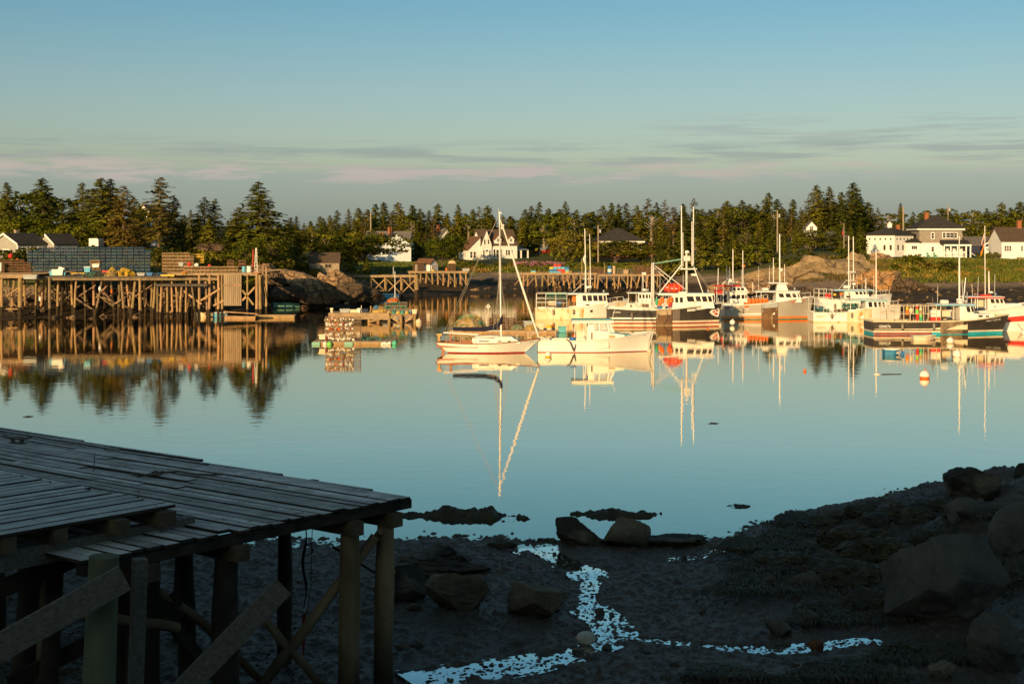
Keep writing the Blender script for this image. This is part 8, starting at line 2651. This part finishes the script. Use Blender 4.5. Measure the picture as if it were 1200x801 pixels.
# plank floats under the wharf end
def plank_float(px0, px1, pyw, dep, h, m, label, n=6, name='plank_float'):
    d0 = 9 * F / (pyw - YH)
    t = thing(name, label, 'float', (X((px0 + px1) / 2, d0), d0, 0))
    hl = (px1 - px0) * d0 / F / 2
    mb = MB()
    for i in range(n):
        y = dep * i / n
        mb.box(-hl + rp.uniform(0, .12), hl - rp.uniform(0, .12), y + .01, y + dep / n - .01, h - .06, h + rp.uniform(-.01, .01))
    mb.build('deck', m, t)
    for y in (0.02, dep - .2):
        MB().box(-hl + .1, hl - .1, y, y + .18, -.1, h - .062).build('log', M_PALEPILE, t)
    return t, d0
plank_float(262, 300, 373.4, 1.6, .30, M_FARDECK, 'pale plank float lying before the sheathed wharf corner')
plank_float(298, 346, 372.6, 1.5, .38, M_FARDECK, 'longer plank float running out from the wharf end towards the green skiff')
t = thing('driftwood_plank', 'thick loose plank lying aslant on the float before the wharf corner', 'plank', P(278, 366.5, 168))
MB().beam((-1.6, 0, .15), (2.4, .2, -.12), .35, .12).build('board', M_PALEPILE, t)
MB().box(-1.5, -1.3, -.15, .25, .22, .28).build('cleat', M_OLDPILE, t)

# trap float in front
t, d0 = plank_float(366, 462, 403.6, 4.2, .28, M_SHINGLE, 'low timber float carrying a square stack of traps full of buoys', 12, 'trap_float')
k_ = d0 / F
def fx(px):
    return X(px, d0)
for px0, px1, m in ((365.5, 375, M_GREENPAINT), (404, 413.5, M_GREENPAINT)):
    MB().box(fx(px0) - t.location.x, fx(px1) - t.location.x, -.14, -.01, -.02, .22).build('float_drum', m, t)
ballbuoy(462.5, 0, d0, .24, paint('sea_green', (.10, .52, .36)), 'round sea-green float at the far corner of the trap float').location = (fx(462.5), d0 - .1, .12)
ballbuoy(386.5, 0, d0, .24, M_LIME, 'lime green float under the edge of the trap float').location = (fx(386.5), d0 - .22, .05)
ballbuoy(381, 0, d0, .2, M_WPL, 'white float beside the lime green one at the trap float').location = (fx(381.3), d0 - .22, .08)
for i in range(4):
    ballbuoy(449 + i * 2.6, 0, d0, .16, M_WPL, 'small white float in the short string at the end of the trap float').location = (fx(448.5 + i * 2.8), d0 - .2, .06 + .05 * (i % 2))
for i in range(4):
    tt_ = [o for o in bpy.data.objects if o.name.startswith('ball_buoy')][-1 - i]
    tt_['group'] = 'white floats strung at the trap float'
rb = random.Random(8)
M_WIREDK = mat('dark_trap_wire', (.30, .20, .11), (.19, .13, .075), scale=4, rough=.8, rand=.2)
T_DARK = trap_mesh(M_WIREDK, M_WIREDK, L=.92, D=.6, Hh=.42, head=False, t=.026, bars=5)
zf = .29
BUOYM = [M_WPL, M_CREAM, M_CREAM, M_NETT, M_NETT, M_ORANGE, M_HAUL, M_WPL]
bme = {}
def stowed(m, m2):
    key = (m.name, m2.name)
    if key not in bme:
        bme[key] = MB().lathe([(.03, -.24), (.085, -.2), (.105, -.08), (.105, .03), (.09, .12), (.03, .2)], 10, mis=[0, 0, 0, 1, 1]).mesh('buoy', [m, m2], True)
    return bme[key]
for j in range(1):
    for k in range(5):
        for i in range(4):
            x0 = fx(380.5) + i * .78
            z0 = zf + k * .435
            o = trap(T_DARK, (x0, d0 + .4 + j * .7, z0), rb.gauss(0, .02), 'dark wire trap stuffed with buoys in the square stack on the low float' if i < 3 else 'dark wire trap holding few buoys at the far side of the float stack', 'buoy-filled traps on the low float' if i < 3 else 'emptier traps on the low float', (.78 / .92, 1.05, 1.0))
            if j == 0:
                for q in range(4 if i < 3 else 1):
                    bo = link('buoy', stowed(rb.choice(BUOYM), rb.choice((M_WPL, M_BOOTRED, M_WPL, M_WPL, M_CREAM))), o)
                    bo.location = (.12 + q * .21 + rb.uniform(-.04, .04), rb.uniform(.10, .22), .17 + rb.uniform(-.04, .08))
                    bo.rotation_euler = (rb.choice((1.57, 1.2, 1.9, .6)), rb.uniform(-.9, .9), rb.uniform(0, 6.28))
                    bo.scale = (1.18 / .85, 1.1, 1.15)
crate(377.5, 397.5, d0 + .5, .6, .5, .45, M_CREAM, 'tan box at the near edge of the buoy-filled trap stack', cat='box', name='box')
heap(432, 400.5, d0 + 2.2, 3.0, .28, [M_NETD, M_NETG], 'low green net spread on the bare end of the trap float', 31)

# work float behind it, on short posts
d1 = 161.0
t = thing('work_float', 'high-sided timber work float loaded with nets and a frame of green traps', 'float', (X(436, d1), d1, 0))
def wx(px):
    return X(px, d1) - t.location.x
mb = MB()
for i in range(12):
    mb.box(wx(385) - rp.uniform(0, .08), wx(456), i * .32 + .01, i * .32 + .31, Z(366.5, d1) - .05, Z(366.5, d1) + rp.uniform(-.01, .01))
mb.build('deck', M_FARDECK, t)
MB().box(wx(385), wx(456), -.12, -.005, Z(374, d1), Z(366.8, d1)).build('side_board', M_FARDECK, t)
MB().box(wx(456.2), wx(488), .2, 3.6, Z(368.6, d1) - .2, Z(368, d1)).build('side_deck', M_OLDPILE, t)
for px in (386, 401, 432, 443, 456, 470, 486):
    MB().tube([(wx(px), .1, -.7), (wx(px), .1, Z(368.5, d1))], .17 if px > 440 else .13, 8).build('post', M_PALEPILE, t, smooth=True)
    MB().tube([(wx(px), 3.4, -.7), (wx(px), 3.4, Z(368.5, d1))], .15, 8).build('post', M_OLDPILE, t, smooth=True)
for a, c in (((432, 377), (448, 373)), ((458, 371), (468, 378)), ((475, 377), (484, 370))):
    MB().beam((wx(a[0]), .0, Z(a[1], d1)), (wx(c[0]), .0, Z(c[1], d1)), .14, .2).build('brace', M_PALEPILE, t)
MB().box(wx(385), wx(424), .3, 3.4, -.25, .15).build('flotation', M_WETPILE, t)
MB().box(wx(430), wx(487), .2, 3.4, -.22, .12).build('flotation', M_WETPILE, t)
crate(388.5, 366.4, d1 + .5, .3, .3, .55, M_CREAM, 'small cream bucket at the outer end of the work float', cat='bucket', name='bucket')
crate(404, 366.4, d1 + .5, 1.1, .7, .45, M_GREYPL, 'grey tote on the bare part of the work float', cat='tote', name='tote')
crate(415, 366.4, d1 + .6, 1.0, .7, .38, M_CREAM, 'cream box next to the grey tote on the work float', cat='box', name='box')
crate(420.5, 366.4, d1 + .4, .35, .35, .52, M_WPL, 'white bucket in the middle of the work float', cat='bucket', name='bucket')
crate(428, 366.4, d1 + .6, .6, .5, .45, M_NAVY, 'dark tote between the white bucket and the net heap on the work float', cat='tote', name='tote')
tag(MB().tube([(0, 0, 0), (0, 0, .85)], .04, 6).build('stake', M_WPL, None, loc=P(423.5, 366.4, d1 + .7)), 'thin white stake standing on the work float', 'stake')
tag(MB().tube([(0, 0, 0), (0, 0, .8)], .08, 6).build('bollard', M_PALEPILE, None, loc=P(434.5, 366.4, d1 + .7)), 'short wooden bollard on the work float by the blue coil', 'bollard')
heap(444, 367, d1 + 1.2, 2.2, .75, [M_NETY, M_NETT], 'mound of yellow and tan rope on the work float', 33)
heap(441, 363.5, d1 + .9, .6, .5, [M_BLUE, M_SKYBLUE], 'bright blue rope coil on top of the work float gear', 34)
heap(461, 353.5, d1 + 1.4, 1.4, .35, [M_ORANGE, M_NETT], 'orange net bundle topping the green trap frame on the work float', 35)
for k in range(3):
    for i in range(3):
        p = P(451 + i * 8.6, 366.6 - k * 4.2, d1 + .7)
        trap(T_GREEN if (i + k) % 2 else T_GREY, p, rb.gauss(0, .03), ('green' if (i + k) % 2 else 'grey') + ' lobster trap in the tall stack at the end of the work float', ('green' if (i + k) % 2 else 'grey') + ' traps on the work float', (.9, 1.1, 1.05))
for k in range(5):
    heap(456 + k * 5.2, 368, d1 + .55, .55, .42, [M_NETG if k % 2 else M_NETY, M_BLUE], ('green and blue' if k % 2 else 'yellow and blue') + ' rope bundle hanging along the trap stack of the work float', 40 + k, n=260).__setitem__('group', 'rope bundles of the work float %d' % (k % 2))
crate(476, 368, d1 + .8, 1.0, .6, .4, M_SKYBLUE, 'pale blue tote on the low end of the work float', cat='tote', name='tote')
crate(485.5, 368, d1 + .8, .55, .5, .55, M_CREAM, 'cream box at the very end of the work float', cat='box', name='box')
ballbuoy(490, 0, d1, .36, M_CREAM, 'large cream mooring ball touching the end of the work float').location = (X(491, d1), d1 - .3, .12)
tag(MB().tube([(0, 0, 0), (0, 0, Z(318, 208) - .3)], [.07, .05], 8).build('mast_pole', M_WPL, None, loc=(X(462.5, 208), 208.5, .3)), 'white mast standing in the blue open boat behind the work float', 'mast')

# net raft behind the sailing yacht
t, d2 = plank_float(525, 652, 390.5, 4.0, .30, M_SHINGLE, 'long plank raft heaped with nets and traps behind the sailing yacht', 10, 'net_raft')
heap(551, 387.6, d2 + 1.5, 3.4, 1.65, [M_NETT, M_NETY, M_NETG], 'big mound of yellow, tan and green net behind the yacht boom', 51, n=2600, dep=.9)
stack(T_BROWN, 571, 613, 387.8, 368.5, d2 + 1.6, 6, 5, 'brown lobster trap in the long stack behind the yacht mast', 'brown traps behind the yacht mast', jit=.04, skip=lambda i, j, k: (k > 3 and i not in (1, 2)) or (k > 2 and i > 4))
heap(606, 388, d2 + 1.0, 1.5, .55, [M_NETT, M_NETG], 'small tan and green net bundle next to the yacht mast shrouds', 52)
heap(622, 388, d2 + 1.0, 1.6, .6, [M_NETY, M_NETT], 'small yellow net bundle under the furled jib', 53)
crate(618.5, 387.5, d2 + 1.8, 1.0, .8, 1.0, M_GREYPL, 'pale grey bin behind the furled jib on the net raft', cat='bin', name='bin')
crate(633.5, 386.5, d2 + 1.2, .66, .6, .72, M_CREAM, 'cream bucket near the end of the net raft', cat='bucket', name='bucket')
ballbuoy(644, 384, d2 + 1.0, .32, M_YEL, 'yellow ball buoy at the end of the net raft', M_WPL)
ballbuoy(647.5, 382.8, d2 + 1.4, .20, M_ORANGE, 'small salmon ball buoy behind the yellow one on the net raft')
ballbuoy(628, 386, d2 + .9, .26, M_WPL, 'white ball buoy between the cream bucket and the yellow net')
t = thing('marker_sign', 'white diamond marker on a thin staff above the net mound', 'marker', P(572, 388, d2 + .6))
MB().tube([(0, 0, 0), (0, 0, 2.35)], .02, 6).build('staff', M_WPL, t)
MB().prism([(0, 2.25), (.22, 2.5), (0, 2.75), (-.22, 2.5)], 'y', -.05, -.022).build('diamond', M_WPL, t)
MB().lathe([(.08, 0), (.08, .012)], 10, M=Matrix.Translation((0, -.052, 2.5)) @ Matrix.Rotation(R(90), 4, 'X')).build('mark', M_BLACKTXT, t)
crate(660, 0, d2, .8, .7, .6, M_TEAL, 'dark teal drum at the corner of the net raft near the open lobster boat', cat='tub', name='tub').location = P(659, 389.5, d2 + 1)
# moorings on the open water
for px, py, r, m, m2, lab in ((642.5, 418, .27, M_WPL, M_YEL, 'white mooring ball with yellow waterline just off the yacht bow'), (829.5, 385.8, .10, M_ORANGE, None, 'tiny orange float before the black boat'),
                          (943, 435, .11, M_ORANGE, None, 'tiny orange float alone on the dark reflections'), (1083.5, 443, .34, M_WPL, M_ORANGE, 'largest white mooring ball with orange foot, nearest to the shore'),
                          (1113.5, 402, .34, M_WPL, M_CREAM, 'white mooring ball close under the plate of the dark boat'), (1121.5, 417.5, .34, M_WPL, None, 'plain white mooring ball below the bow of the dark boat')):
    d = 9 * F / (py - YH)
    ballbuoy(px, 0, d, r, m, lab, m2).location = (X(px, d), d, r * .55)
d = 9 * F / (438.5 - YH)
t = thing('pickup_buoy', 'small flat white pick-up buoy with a dark stick floating near the largest mooring ball', 'buoy', (X(1028, d), d, 0))
MB().lathe([(.12, -.1), (.24, -.02), (.24, .05), (.1, .12)], 14).build('disc', M_WPL, t, smooth=True)
MB().tube([(.3, 0, .02), (1.7, .1, .01)], .025, 5).build('stick', M_WETPILE, t)
